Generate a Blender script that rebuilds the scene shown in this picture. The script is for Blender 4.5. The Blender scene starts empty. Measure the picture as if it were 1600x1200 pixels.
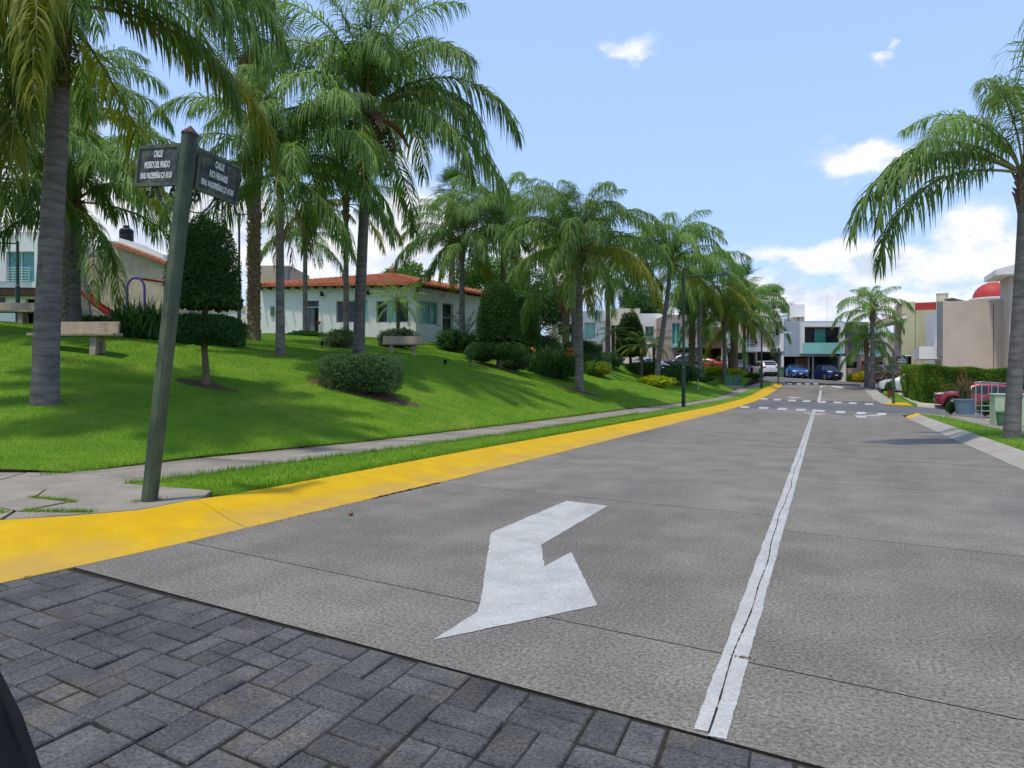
import bpy, bmesh, math, random
import numpy as np
from mathutils import Vector, Matrix, Euler
random.seed(7); RNG = np.random.default_rng(7)
SC = bpy.context.scene
COL = SC.collection
R = math.radians
F = 1150.0; HY = 596.0; CH = 1.5
A = math.atan2(487, F); SA, CA = math.sin(A), math.cos(A)

# ------------------------------------------------------------------ camera, sky, sun
cam = bpy.data.objects.new('camera', bpy.data.cameras.new('camera')); COL.objects.link(cam)
cam.data.sensor_width = 36; cam.data.lens = 36 * F / 1600
cam.data.clip_start = 0.05; cam.data.clip_end = 5000
cam.location = (0, 0, CH)
cam.rotation_euler = (R(90) - math.atan(4 / F), 0, A)
SC.camera = cam
SC.view_settings.view_transform = 'Standard'; SC.view_settings.look = 'None'
SC.view_settings.gamma = 1; SC.view_settings.use_curve_mapping = False
SC.view_settings.exposure = 0.42
SUN_EL, SUN_AZ = R(73), A + R(138)         # azimuth measured to the left of +Y
wd = bpy.data.worlds.new('World'); SC.world = wd; wd.use_nodes = True
def build_world():
    nt = wd.node_tree; N = nt.nodes; L = nt.links; N.clear()
    out = N.new('ShaderNodeOutputWorld'); bg = N.new('ShaderNodeBackground')
    sky = N.new('ShaderNodeTexSky'); sky.sky_type = 'NISHITA'; sky.sun_disc = False
    sky.sun_elevation = SUN_EL; sky.sun_rotation = (2 * math.pi - SUN_AZ) % (2 * math.pi)
    sky.air_density = 1.0; sky.dust_density = 1.4; sky.ozone_density = 1.0
    bg.inputs[1].default_value = 0.138
    tc = N.new('ShaderNodeTexCoord'); V = tc.outputs['Generated']
    def vm(op, a, b=None):
        n = N.new('ShaderNodeVectorMath'); n.operation = op
        for i, x in enumerate((a, b)):
            if x is None: continue
            if isinstance(x, (tuple, list, Vector)): n.inputs[i].default_value = tuple(x)
            else: L.new(x, n.inputs[i])
        return n.outputs['Value'] if op == 'DOT_PRODUCT' else n.outputs['Vector']
    def mt(op, a, b=None, c=None, clamp=False):
        n = N.new('ShaderNodeMath'); n.operation = op; n.use_clamp = clamp
        for i, x in enumerate((a, b, c)):
            if x is None: continue
            if isinstance(x, (int, float)): n.inputs[i].default_value = x
            else: L.new(x, n.inputs[i])
        return n.outputs[0]
    def noise(sc, det, rough, off=(0, 0, 0)):
        mp = N.new('ShaderNodeMapping'); L.new(V, mp.inputs[0]); mp.inputs['Location'].default_value = off
        mp.inputs['Scale'].default_value = (1, 1, 1.6)
        n = N.new('ShaderNodeTexNoise'); L.new(mp.outputs[0], n.inputs['Vector'])
        n.inputs['Scale'].default_value = sc; n.inputs['Detail'].default_value = det; n.inputs['Roughness'].default_value = rough
        return n
    warp = noise(9, 5, 0.6)
    wv = vm('SUBTRACT', warp.outputs['Color'], (0.5, 0.5, 0.5))
    sn = N.new('ShaderNodeVectorMath'); sn.operation = 'SCALE'; L.new(wv, sn.inputs[0]); sn.inputs['Scale'].default_value = 0.09
    P = vm('ADD', V, sn.outputs[0])
    # clouds: centre (px, py), radii in px, strength
    blobs = [(985, 76, 40, 19, 1.0), (1380, 82, 24, 11, .75), (1400, 60, 9, 12, .6),
             (1350, 246, 80, 24, 1.1), (1310, 250, 40, 20, 1.0), (1425, 262, 70, 16, .8),
             (1520, 372, 55, 48, 1.1), (1590, 420, 50, 50, 1.1), (1490, 420, 60, 40, 1.0), (1395, 425, 70, 36, 1.1), (1300, 402, 70, 24, 1.0),
             (1215, 392, 95, 18, .8), (1330, 478, 120, 28, 1.1), (1235, 470, 60, 26, .95), (1470, 480, 110, 26, 1.1), (1180, 450, 60, 30, .8), (1100,500,120,30,1.0),
             (650, 365, 95, 62, 1.25), (600, 440, 130, 70, 1.2), (480, 390, 130, 80, 1.1), (640, 250, 45, 40, .7),
             (150, 350, 190, 90, 1.25), (20, 190, 110, 90, 1.25), (300, 360, 140, 90, 1.2), (-120, 250, 160, 120, .9), (820, 440, 140, 60, 1.1)]
    dens = None
    for (px, py, rx, ry, s) in blobs:
        c = Vector(((px - 800) / F * CA - SA, (px - 800) / F * SA + CA, (HY - py) / F)); ln = c.length; c.normalize()
        r = Vector((CA, SA, 0)); r = (r - c * r.dot(c)).normalized(); u = r.cross(c)
        a = mt('MULTIPLY', vm('DOT_PRODUCT', P, r), F / rx * ln); b = mt('MULTIPLY', vm('DOT_PRODUCT', P, u), F / ry * ln)
        q = mt('ADD', mt('MULTIPLY', a, a), mt('MULTIPLY', b, b))
        g = mt('MULTIPLY', mt('EXPONENT', mt('MULTIPLY', q, -0.8)), s)
        front = mt('GREATER_THAN', vm('DOT_PRODUCT', V, c), 0.3)
        g = mt('MULTIPLY', g, front)
        dens = g if dens is None else mt('MAXIMUM', dens, g)
    # clouds elsewhere, thicker towards the horizon all round
    gn = noise(2.6, 6, 0.55, (3.1, 1.7, 0.4))
    sep = N.new('ShaderNodeSeparateXYZ'); L.new(V, sep.inputs[0])
    low = mt('SUBTRACT', 0.80, mt('MULTIPLY', mt('ABSOLUTE', sep.outputs[2]), 1.25), clamp=True)
    gen = mt('MULTIPLY', mt('SUBTRACT', gn.outputs[0], 0.42), mt('MULTIPLY', low, 4.2), clamp=True)
    dens = mt('MAXIMUM', dens, mt('MULTIPLY', gen, 0.62))
    fine = noise(22, 8, 0.66, (1, 2, 3))
    dd = mt('ADD', dens, mt('MULTIPLY', mt('SUBTRACT', fine.outputs[0], 0.5), 0.8))
    mr = N.new('ShaderNodeMapRange'); mr.interpolation_type = 'SMOOTHSTEP'
    L.new(dd, mr.inputs[0]); mr.inputs[1].default_value = 0.22; mr.inputs[2].default_value = 0.86
    # soft body shading of the clouds
    sh = noise(15, 7, 0.6, (5, 5, 5))
    cr = N.new('ShaderNodeMapRange'); L.new(sh.outputs[0], cr.inputs[0]); cr.inputs[1].default_value = .40; cr.inputs[2].default_value = .57
    cr.inputs[3].default_value = 0; cr.inputs[4].default_value = 1
    cc = N.new('ShaderNodeMix'); cc.data_type = 'RGBA'; L.new(cr.outputs[0], cc.inputs[0])
    cc.inputs[6].default_value = (3.75, 4.25, 5.1, 1); cc.inputs[7].default_value = (5.7, 5.75, 5.8, 1)
    # summer haze tint of the clear sky
    hz = N.new('ShaderNodeMix'); hz.data_type = 'RGBA'; hz.inputs[0].default_value = 0.6
    L.new(sky.outputs[0], hz.inputs[6]); hz.inputs[7].default_value = (2.9, 4.25, 7.3, 1)
    mx = N.new('ShaderNodeMix'); mx.data_type = 'RGBA'; L.new(mr.outputs[0], mx.inputs[0])
    L.new(hz.outputs[2], mx.inputs[6]); L.new(cc.outputs[2], mx.inputs[7])
    L.new(mx.outputs[2], bg.inputs[0]); L.new(bg.outputs[0], out.inputs[0])
build_world()
sun = bpy.data.objects.new('sun', bpy.data.lights.new('sun', 'SUN')); COL.objects.link(sun)
sun.data.energy = 2.6; sun.data.angle = R(3.0); sun.data.color = (1, .925, .80)
sdir = Vector((-math.sin(SUN_AZ) * math.cos(SUN_EL), math.cos(SUN_AZ) * math.cos(SUN_EL), math.sin(SUN_EL)))
sun.rotation_euler = sdir.to_track_quat('Z', 'Y').to_euler(); sun.location = sdir * 50 + Vector((0, 0, 20))

# ------------------------------------------------------------------ materials
def _n(nt, t, **k):
    n = nt.nodes.new(t)
    for a, b in k.items(): setattr(n, a, b)
    return n
def pm(name, c1, c2=None, scale=5.0, rough=.8, bump=0.0, bscale=None, detail=6, metal=0, spec=.15, stretch=(1, 1, 1), rnd=0.0,
       speck=None, coat=0, patch=None, lo=.35, hi=.65, coords='Object', transl=0, bdist=.02):
    """layered procedural material: c1..c2 by noise, optional specks, patches, per-object variation"""
    m = bpy.data.materials.new(name); m.use_nodes = True; nt = m.node_tree; L = nt.links
    b = nt.nodes['Principled BSDF']; out = nt.nodes['Material Output']
    b.inputs['Roughness'].default_value = rough; b.inputs['Metallic'].default_value = metal
    b.inputs['Specular IOR Level'].default_value = spec; b.inputs['Coat Weight'].default_value = coat
    c2 = c2 or c1
    tc = _n(nt, 'ShaderNodeNewGeometry') if coords == 'Position' else _n(nt, 'ShaderNodeTexCoord'); mp = _n(nt, 'ShaderNodeMapping'); L.new(tc.outputs[coords], mp.inputs[0]); mp.inputs['Scale'].default_value = stretch
    no = _n(nt, 'ShaderNodeTexNoise'); L.new(mp.outputs[0], no.inputs['Vector']); no.inputs['Scale'].default_value = scale; no.inputs['Detail'].default_value = detail
    no.inputs['Roughness'].default_value = .6
    mr = _n(nt, 'ShaderNodeMapRange'); L.new(no.outputs[0], mr.inputs[0]); mr.inputs[1].default_value = lo; mr.inputs[2].default_value = hi
    mx = _n(nt, 'ShaderNodeMix', data_type='RGBA'); L.new(mr.outputs[0], mx.inputs[0])
    mx.inputs[6].default_value = (*c1, 1); mx.inputs[7].default_value = (*c2, 1); col = mx.outputs[2]
    if patch:  # (color, scale, lo, hi)
        for (pc, ps, pl, ph, st) in patch:
            mp2 = _n(nt, 'ShaderNodeMapping'); L.new(tc.outputs[coords], mp2.inputs[0]); mp2.inputs['Scale'].default_value = st
            p = _n(nt, 'ShaderNodeTexNoise'); L.new(mp2.outputs[0], p.inputs['Vector']); p.inputs['Scale'].default_value = ps; p.inputs['Detail'].default_value = 5; p.inputs['Roughness'].default_value = .65
            r2 = _n(nt, 'ShaderNodeMapRange'); L.new(p.outputs[0], r2.inputs[0]); r2.inputs[1].default_value = pl; r2.inputs[2].default_value = ph
            r2.inputs[4].default_value = .85
            q = _n(nt, 'ShaderNodeMix', data_type='RGBA'); L.new(r2.outputs[0], q.inputs[0]); L.new(col, q.inputs[6]); q.inputs[7].default_value = (*pc, 1); col = q.outputs[2]
    if speck:  # (scale, darkmul, lightmul)
        s = _n(nt, 'ShaderNodeTexNoise'); L.new(tc.outputs[coords], s.inputs['Vector']); s.inputs['Scale'].default_value = speck[0]; s.inputs['Detail'].default_value = 4; s.inputs['Roughness'].default_value = .85
        r3 = _n(nt, 'ShaderNodeMapRange'); L.new(s.outputs[0], r3.inputs[0]); r3.inputs[1].default_value = .34; r3.inputs[2].default_value = .66
        r3.inputs[3].default_value = speck[1]; r3.inputs[4].default_value = speck[2]
        q = _n(nt, 'ShaderNodeVectorMath', operation='SCALE'); L.new(col, q.inputs[0]); L.new(r3.outputs[0], q.inputs['Scale']); col = q.outputs[0]
    if rnd:
        oi = _n(nt, 'ShaderNodeObjectInfo'); r4 = _n(nt, 'ShaderNodeMapRange'); L.new(oi.outputs['Random'], r4.inputs[0])
        r4.inputs[3].default_value = 1 - rnd; r4.inputs[4].default_value = 1 + rnd
        q = _n(nt, 'ShaderNodeVectorMath', operation='SCALE'); L.new(col, q.inputs[0]); L.new(r4.outputs[0], q.inputs['Scale']); col = q.outputs[0]
    L.new(col, b.inputs['Base Color'])
    if bump:
        bn = _n(nt, 'ShaderNodeTexNoise'); L.new(mp.outputs[0], bn.inputs['Vector']); bn.inputs['Scale'].default_value = bscale or scale * 6; bn.inputs['Detail'].default_value = 5
        bp = _n(nt, 'ShaderNodeBump'); bp.inputs['Strength'].default_value = bump; bp.inputs['Distance'].default_value = bdist
        L.new(bn.outputs[0], bp.inputs['Height']); L.new(bp.outputs[0], b.inputs['Normal'])
    if transl:
        tr = _n(nt, 'ShaderNodeBsdfTranslucent'); hs = _n(nt, 'ShaderNodeVectorMath', operation='MULTIPLY'); L.new(col, hs.inputs[0]); hs.inputs[1].default_value = (1.9, 1.8, .9)
        L.new(hs.outputs[0], tr.inputs[0]); ms = _n(nt, 'ShaderNodeMixShader'); ms.inputs[0].default_value = transl
        L.new(b.outputs[0], ms.inputs[1]); L.new(tr.outputs[0], ms.inputs[2]); L.new(ms.outputs[0], out.inputs[0])
    return m
M = {}
M['road'] = pm('road_concrete', (.140, .127, .107), (.188, .172, .147), 1.3, .9, .08, 90, speck=(44, .30, 1.68), rnd=.09, bdist=.006,
               patch=[((.098, .094, .092), .5, .50, .74, (.9, .16, 1)), ((.22, .195, .165), .8, .62, .85, (1, .5, 1)), ((.105, .095, .082), 9, .62, .78, (1, 1, 1)), ((.085, .085, .088), 3.1, .68, .82, (1, 1, 1))])
M['asphalt'] = pm('asphalt', (.085, .085, .09), (.125, .125, .13), 1.2, .9, .3, 90, speck=(50, .7, 1.3), patch=[((.16, .155, .15), .4, .5, .7, (1, .4, 1))])
M['joint'] = pm('joint_dirt', (.014, .013, .011), (.034, .030, .024), 12, .95)
M['paint_w'] = pm('worn_white_paint', (.345, .35, .33), (.42, .425, .40), 3, .8, .2, 90, speck=(44, .72, 1.12), bdist=.004, patch=[((.22, .21, .195), 22, .60, .70, (1, 1, 1)), ((.29, .28, .265), 1.7, .52, .75, (1, .6, 1))])
M['paint_f'] = pm('faded_white_paint', (.34, .34, .34), (.5, .5, .5), 3, .7, patch=[((.2, .2, .2), 9, .55, .7, (1, 1, 1))])
M['kerb_y'] = pm('yellow_kerb_paint', (.56, .345, .002), (.49, .29, .003), 2.2, .6, .4, 40, bdist=.006, speck=(70, .82, 1.12), patch=[((.44, .26, .012), 1.3, .55, .8, (1, 1, 1)), ((.26, .18, .07), 7, .68, .78, (1, 1, 1)), ((.33, .22, .05), 24, .68, .75, (1, 1, 1))])
M['kerb_g'] = pm('kerb_concrete', (.32, .295, .25), (.25, .23, .20), 2.5, .85, .3, 60, speck=(80, .8, 1.2), rnd=.08, bdist=.005, patch=[((.24, .22, .19), 3, .6, .8, (1, 1, 1))])
M['walk'] = pm('pavement_concrete', (.25, .225, .185), (.19, .17, .14), 2.0, .9, .35, 50, speck=(90, .78, 1.25), rnd=.07, bdist=.006, patch=[((.16, .145, .125), 1.4, .55, .8, (1, 1, 1)), ((.27, .235, .19), 5, .6, .8, (1, 1, 1))])
M['paver'] = pm('dark_paver', (.056, .055, .055), (.084, .082, .080), 3, .9, .3, 90, speck=(60, .4, 1.7), rnd=.16, bdist=.005, patch=[((.105, .088, .062), 2.6, .54, .76, (1, 1, 1)), ((.036, .036, .038), 1.1, .5, .7, (1, 1, 1))], coords='Position')
M['lawn'] = pm('lawn_turf', (.085, .19, .010), (.13, .245, .013), .9, .95, .8, 45, speck=(45, .55, 1.35), patch=[((.20, .24, .035), .45, .54, .74, (1, 1, 1)), ((.035, .10, .008), 1.1, .56, .76, (1, 1, 1))], bdist=.05)
M['ground'] = pm('distant_ground', (.09, .12, .04), (.14, .13, .07), .05, .95)
M['soil'] = pm('bare_soil', (.07, .045, .025), (.115, .075, .04), 6, .95, .8, 30, bdist=.03)
M['blade'] = pm('grass_blade', (.088, .20, .010), (.15, .27, .014), 1.1, .8, transl=.3, patch=[((.22, .26, .04), .5, .54, .76, (1, 1, 1)), ((.05, .13, .008), 1.2, .58, .78, (1, 1, 1))])
M['frond'] = pm('palm_frond', (.085, .16, .036), (.145, .24, .055), 1.5, .62, spec=.25, rnd=.25, transl=.33)
M['frond_y'] = pm('palm_frond_yellowing', (.12, .18, .022), (.25, .25, .025), 1.2, .6, spec=.25, rnd=.2, transl=.4)
M['frond_l'] = pm('palm_frond_light', (.095, .185, .04), (.16, .27, .058), 1.5, .62, spec=.25, rnd=.2, transl=.36)
M['dry'] = pm('dry_palm_thatch', (.20, .12, .06), (.32, .22, .12), 3, .9, rnd=.2, transl=.15)
M['rachis'] = pm('palm_rachis', (.16, .19, .05), (.22, .22, .08), 3, .5)
M['boots'] = pm('palm_boots', (.12, .085, .055), (.27, .20, .13), 8, .9, .6, 20)
M['spathe'] = pm('brown_spathe', (.20, .09, .06), (.27, .13, .085), 4, .6)
M['fruit'] = pm('palm_fruit', (.07, .09, .012), (.16, .13, .01), 6, .5)
M['fan'] = pm('fan_palm_leaf', (.035, .09, .03), (.06, .14, .035), 2, .5, rnd=.2, transl=.25)
M['trunk'] = pm('palm_trunk_grey', (.13, .116, .10), (.21, .19, .165), 2.2, .9, .5, 14, stretch=(1, 1, 3.5), patch=[((.05, .046, .042), 1.3, .52, .75, (1, 1, 1)), ((.20, .185, .165), .8, .58, .8, (1, 1, 1))], rnd=.12)
def add_rings(m, freq, k):
    nt = m.node_tree; L = nt.links; b = nt.nodes['Principled BSDF']
    tc = _n(nt, 'ShaderNodeTexCoord'); w = _n(nt, 'ShaderNodeTexWave', bands_direction='Z'); w.inputs['Scale'].default_value = freq; w.inputs['Distortion'].default_value = 5; w.inputs['Detail'].default_value = 3
    L.new(tc.outputs['Object'], w.inputs['Vector']); mr = _n(nt, 'ShaderNodeMapRange'); L.new(w.outputs['Fac'], mr.inputs[0]); mr.inputs[1].default_value = 0; mr.inputs[2].default_value = .35; mr.inputs[3].default_value = k
    src = b.inputs['Base Color'].links[0].from_socket; q = _n(nt, 'ShaderNodeVectorMath', operation='SCALE'); L.new(src, q.inputs[0]); L.new(mr.outputs[0], q.inputs['Scale']); L.new(q.outputs[0], b.inputs['Base Color'])
add_rings(M['trunk'], 1.7, .8)
M['bark'] = pm('tree_bark', (.10, .07, .045), (.18, .13, .085), 9, .95, .6, 30, stretch=(1, 1, .3))
M['leaf_dk'] = pm('dark_leaf', (.026, .070, .014), (.052, .118, .024), 3, .7, spec=.2, transl=.15, patch=[((.05, .12, .02), 5, .6, .75, (1, 1, 1))])
M['leaf'] = pm('shrub_leaf', (.040, .085, .028), (.085, .15, .045), 4, .7, spec=.25, transl=.2, patch=[((.12, .13, .07), 6, .62, .78, (1, 1, 1))])
M['leaf_gy'] = pm('grey_green_leaf', (.075, .12, .06), (.12, .17, .09), 4, .6, transl=.15)
M['leaf_yl'] = pm('yellow_green_leaf', (.22, .30, .012), (.38, .42, .02), 3, .5, transl=.3)
M['leaf_hd'] = pm('hedge_leaf', (.055, .135, .015), (.12, .22, .02), 1.6, .7, spec=.25, transl=.25, patch=[((.26, .26, .02), .9, .5, .68, (1, 1, .6))])
M['leaf_br'] = pm('bright_tree_leaf', (.06, .14, .02), (.11, .21, .03), 2, .55, transl=.25)
M['strap'] = pm('strap_leaf', (.030, .080, .022), (.066, .14, .036), 2, .45, transl=.2)
M['orange'] = pm('orange_flower', (.75, .14, .03), (.85, .25, .04), 5, .5)
M['post'] = pm('patina_green_iron', (.040, .058, .042), (.105, .135, .070), 5, .5, .5, 30, stretch=(1, 1, .35), bdist=.004, patch=[((.14, .16, .085), 4, .56, .72, (1, 1, .4)), ((.11, .045, .03), 5, .70, .76, (1, 1, 1)), ((.018, .026, .03), 2.2, .5, .7, (1, 1, .5))])
M['plate'] = pm('weathered_sign_plate', (.022, .028, .034), (.06, .075, .05), 6, .45, .3, 30, bdist=.003, patch=[((.13, .15, .085), 7, .5, .7, (1, 1, 1))], lo=.4, hi=.7)
M['letter'] = pm('faded_white_lettering', (.50, .53, .48), (.66, .68, .62), 12, .6)
M['iron'] = pm('black_iron', (.018, .022, .024), None, 5, .45)
M['lamp'] = pm('dark_green_pole', (.025, .045, .038), (.045, .07, .055), 4, .45, metal=.2)
M['stone'] = pm('cast_stone', (.36, .30, .215), (.27, .22, .155), 3, .9, .5, 30, speck=(80, .8, 1.2), bdist=.006, patch=[((.12, .10, .08), 3, .58, .78, (1, 1, .5)), ((.42, .37, .29), 2, .6, .8, (1, 1, 1))])
M['white'] = pm('white_plaster', (.74, .715, .67), (.68, .655, .615), .8, .85, .15, 20, patch=[((.5, .49, .46), .5, .6, .85, (1, 1, .3))])
M['beige'] = pm('beige_plaster', (.54, .45, .36), (.48, .395, .31), .9, .9, .3, 15, patch=[((.44, .365, .285), .7, .55, .8, (1, 1, .45)), ((.27, .22, .17), 1.6, .66, .75, (.5, 1, 2.5))])
M['cream'] = pm('cream_plaster', (.66, .60, .42), (.58, .52, .37), .8, .9, .15, 15)
M['olive'] = pm('pale_olive_plaster', (.56, .54, .32), (.50, .48, .285), .8, .9, .2, 15, patch=[((.34, .33, .21), .8, .58, .8, (1, 1, 1))])
M['tan'] = pm('tan_block_wall', (.50, .39, .27), (.42, .33, .23), 1.2, .9, .35, 12, patch=[((.47, .385, .285), .35, .5, .6, (1, 1, 1)), ((.29, .22, .155), .6, .55, .75, (1, 1, 1))])
M['greyp'] = pm('blue_grey_plaster', (.34, .38, .40), (.30, .34, .365), .7, .85, .15, 20)
M['dgrey'] = pm('dark_grey_plaster', (.20, .20, .205), (.165, .165, .17), .7, .85, .15, 20)
M['brown'] = pm('brown_cladding', (.17, .095, .07), (.12, .065, .05), 2, .7, .2, 10, stretch=(1, 1, .2))
M['pink'] = pm('dusty_pink_plaster', (.40, .31, .28), (.34, .26, .235), 1, .9)
M['redp'] = pm('brick_red_paint', (.42, .055, .05), (.34, .045, .04), 1.2, .55, patch=[((.5, .16, .13), 1.2, .62, .8, (1, 1, 1))])
M['tile'] = pm('terracotta_tile', (.44, .155, .075), (.31, .10, .05), 3.0, .8, .3, 10, patch=[((.58, .26, .13), 2.5, .55, .75, (1, 1, 1)), ((.20, .075, .04), 5, .62, .75, (1, 1, 1))])
M['dark'] = pm('dark_recess', (.018, .018, .02), (.03, .03, .032), 1, .9)
M['darkwood'] = pm('dark_wood', (.05, .025, .018), (.08, .04, .028), 3, .5, stretch=(1, 1, .2))
M['wood'] = pm('brown_door_wood', (.20, .09, .045), (.15, .065, .03), 3, .45, stretch=(2, 2, .2))
M['glass'] = pm('dark_window_glass', (.010, .016, .018), None, 1, .12, spec=.45)
M['teal'] = pm('teal_window_glass', (.03, .20, .17), (.04, .26, .21), .6, .08, spec=.8)
M['teal2'] = pm('pale_teal_glass', (.22, .50, .42), (.27, .56, .47), .6, .1, spec=.8)
M['metal'] = pm('light_metal', (.45, .47, .48), None, 1, .35, metal=.6)
M['frame'] = pm('white_window_frame', (.52, .54, .52), None, 1, .5)
M['blk'] = pm('black_plastic', (.015, .015, .017), (.022, .022, .026), 2, .5)
M['rubber'] = pm('tyre_rubber', (.018, .018, .018), None, 1, .85)
M['rim'] = pm('alloy_rim', (.42, .43, .45), None, 1, .3, metal=.9)
M['carglass'] = pm('car_glass', (.015, .02, .022), None, 1, .08, spec=.5)
M['chrome'] = pm('chrome_trim', (.65, .66, .68), None, 1, .15, metal=1)
M['lamp_w'] = pm('headlight_glass', (.65, .68, .70), None, 1, .08, spec=1)
M['lamp_r'] = pm('tail_light_red', (.38, .01, .01), None, 1, .15)
M['purple'] = pm('purple_paint', (.19, .10, .42), (.15, .08, .35), 4, .4)
M['redpaint'] = pm('red_plastic', (.52, .05, .02), (.40, .04, .02), 2, .4)
M['box'] = pm('green_cabinet_paint', (.09, .18, .095), (.065, .14, .075), 1.5, .55, patch=[((.12, .17, .13), 1.5, .55, .8, (1, 1, 1))])
M['palegreen'] = pm('pale_green_paint', (.42, .50, .33), (.37, .45, .30), 1.5, .6)
M['pot'] = pm('blue_grey_pot', (.20, .27, .29), (.17, .23, .25), 3, .6)
M['terra'] = pm('terracotta_pot', (.30, .085, .05), (.24, .07, .04), 4, .75)
M['redpave'] = pm('red_paving', (.42, .17, .14), (.34, .14, .12), 2, .85)
M['drive'] = pm('driveway_concrete', (.44, .40, .34), (.36, .33, .28), 1, .85, patch=[((.26, .24, .21), .6, .58, .8, (1, 1, 1))])
M['hose'] = pm('log_bark', (.14, .10, .06), (.2, .15, .09), 6, .9)

def low_dirt(m, col, z0, z1):
    nt = m.node_tree; L = nt.links; b = nt.nodes['Principled BSDF']; src = b.inputs['Base Color'].links[0].from_socket
    tc = _n(nt, 'ShaderNodeTexCoord'); sp = _n(nt, 'ShaderNodeSeparateXYZ'); L.new(tc.outputs['Object'], sp.inputs[0]); no = _n(nt, 'ShaderNodeTexNoise'); no.inputs['Scale'].default_value = 1.1; no.inputs['Detail'].default_value = 7; L.new(tc.outputs['Object'], no.inputs['Vector'])
    ad = _n(nt, 'ShaderNodeMath', operation='MULTIPLY_ADD'); L.new(no.outputs[0], ad.inputs[0]); ad.inputs[1].default_value = -.22; L.new(sp.outputs[2], ad.inputs[2])
    mr = _n(nt, 'ShaderNodeMapRange'); L.new(ad.outputs[0], mr.inputs[0]); mr.inputs[1].default_value = z1 - .11; mr.inputs[2].default_value = z0 - .11; mr.inputs[3].default_value = 0; mr.inputs[4].default_value = .6
    q = _n(nt, 'ShaderNodeMix', data_type='RGBA'); L.new(mr.outputs[0], q.inputs[0]); L.new(src, q.inputs[6]); q.inputs[7].default_value = (*col, 1); L.new(q.outputs[2], b.inputs['Base Color'])
low_dirt(M['kerb_y'], (.34, .225, .085), -.02, .07)
def car_mat(n, c): return pm('car_paint_' + n, c, None, 1, .28, coat=1, metal=.25, spec=.5)

# ------------------------------------------------------------------ mesh helpers
def to_mesh(name, V, Fs, mats, mi=None, smooth=False):
    me = bpy.data.meshes.new(name)
    me.from_pydata([tuple(v) for v in V], [], [tuple(f) for f in Fs])
    for m in (mats if isinstance(mats, (list, tuple)) else [mats]): me.materials.append(m)
    if mi is not None: me.polygons.foreach_set('material_index', mi)
    if smooth: me.polygons.foreach_set('use_smooth', [True] * len(me.polygons))
    me.update(); return me
def fast_mesh(name, V, k, mats, smooth=False, mi=None):
    """V: (n*k,3) array of consecutive k-gons"""
    V = np.asarray(V, np.float32).reshape(-1, 3); n = len(V) // k
    me = bpy.data.meshes.new(name); me.vertices.add(len(V)); me.vertices.foreach_set('co', V.ravel())
    me.loops.add(n * k); me.loops.foreach_set('vertex_index', np.arange(n * k, dtype=np.int32))
    me.polygons.add(n); me.polygons.foreach_set('loop_start', np.arange(0, n * k, k, dtype=np.int32)); me.polygons.foreach_set('loop_total', np.full(n, k, np.int32))
    for m in (mats if isinstance(mats, (list, tuple)) else [mats]): me.materials.append(m)
    if mi is not None: me.polygons.foreach_set('material_index', mi)
    me.update(); me.validate(); return me
def link(name, me, parent=None, loc=(0, 0, 0), rot=(0, 0, 0), scale=(1, 1, 1)):
    o = bpy.data.objects.new(name, me); COL.objects.link(o); o.location = loc; o.rotation_euler = rot; o.scale = scale
    if parent is not None: o.parent = parent
    return o
def tag(o, label=None, cat=None, group=None, kind=None):
    if label: o['label'] = label
    if cat: o['category'] = cat
    if group: o['group'] = group
    if kind: o['kind'] = kind
    return o
def thing(name, label, cat, loc, rz=0, group=None):
    o = bpy.data.objects.new(name, None); COL.objects.link(o); o.location = loc; o.rotation_euler = (0, 0, rz); o.empty_display_size = .2
    return tag(o, label, cat, group)
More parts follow.
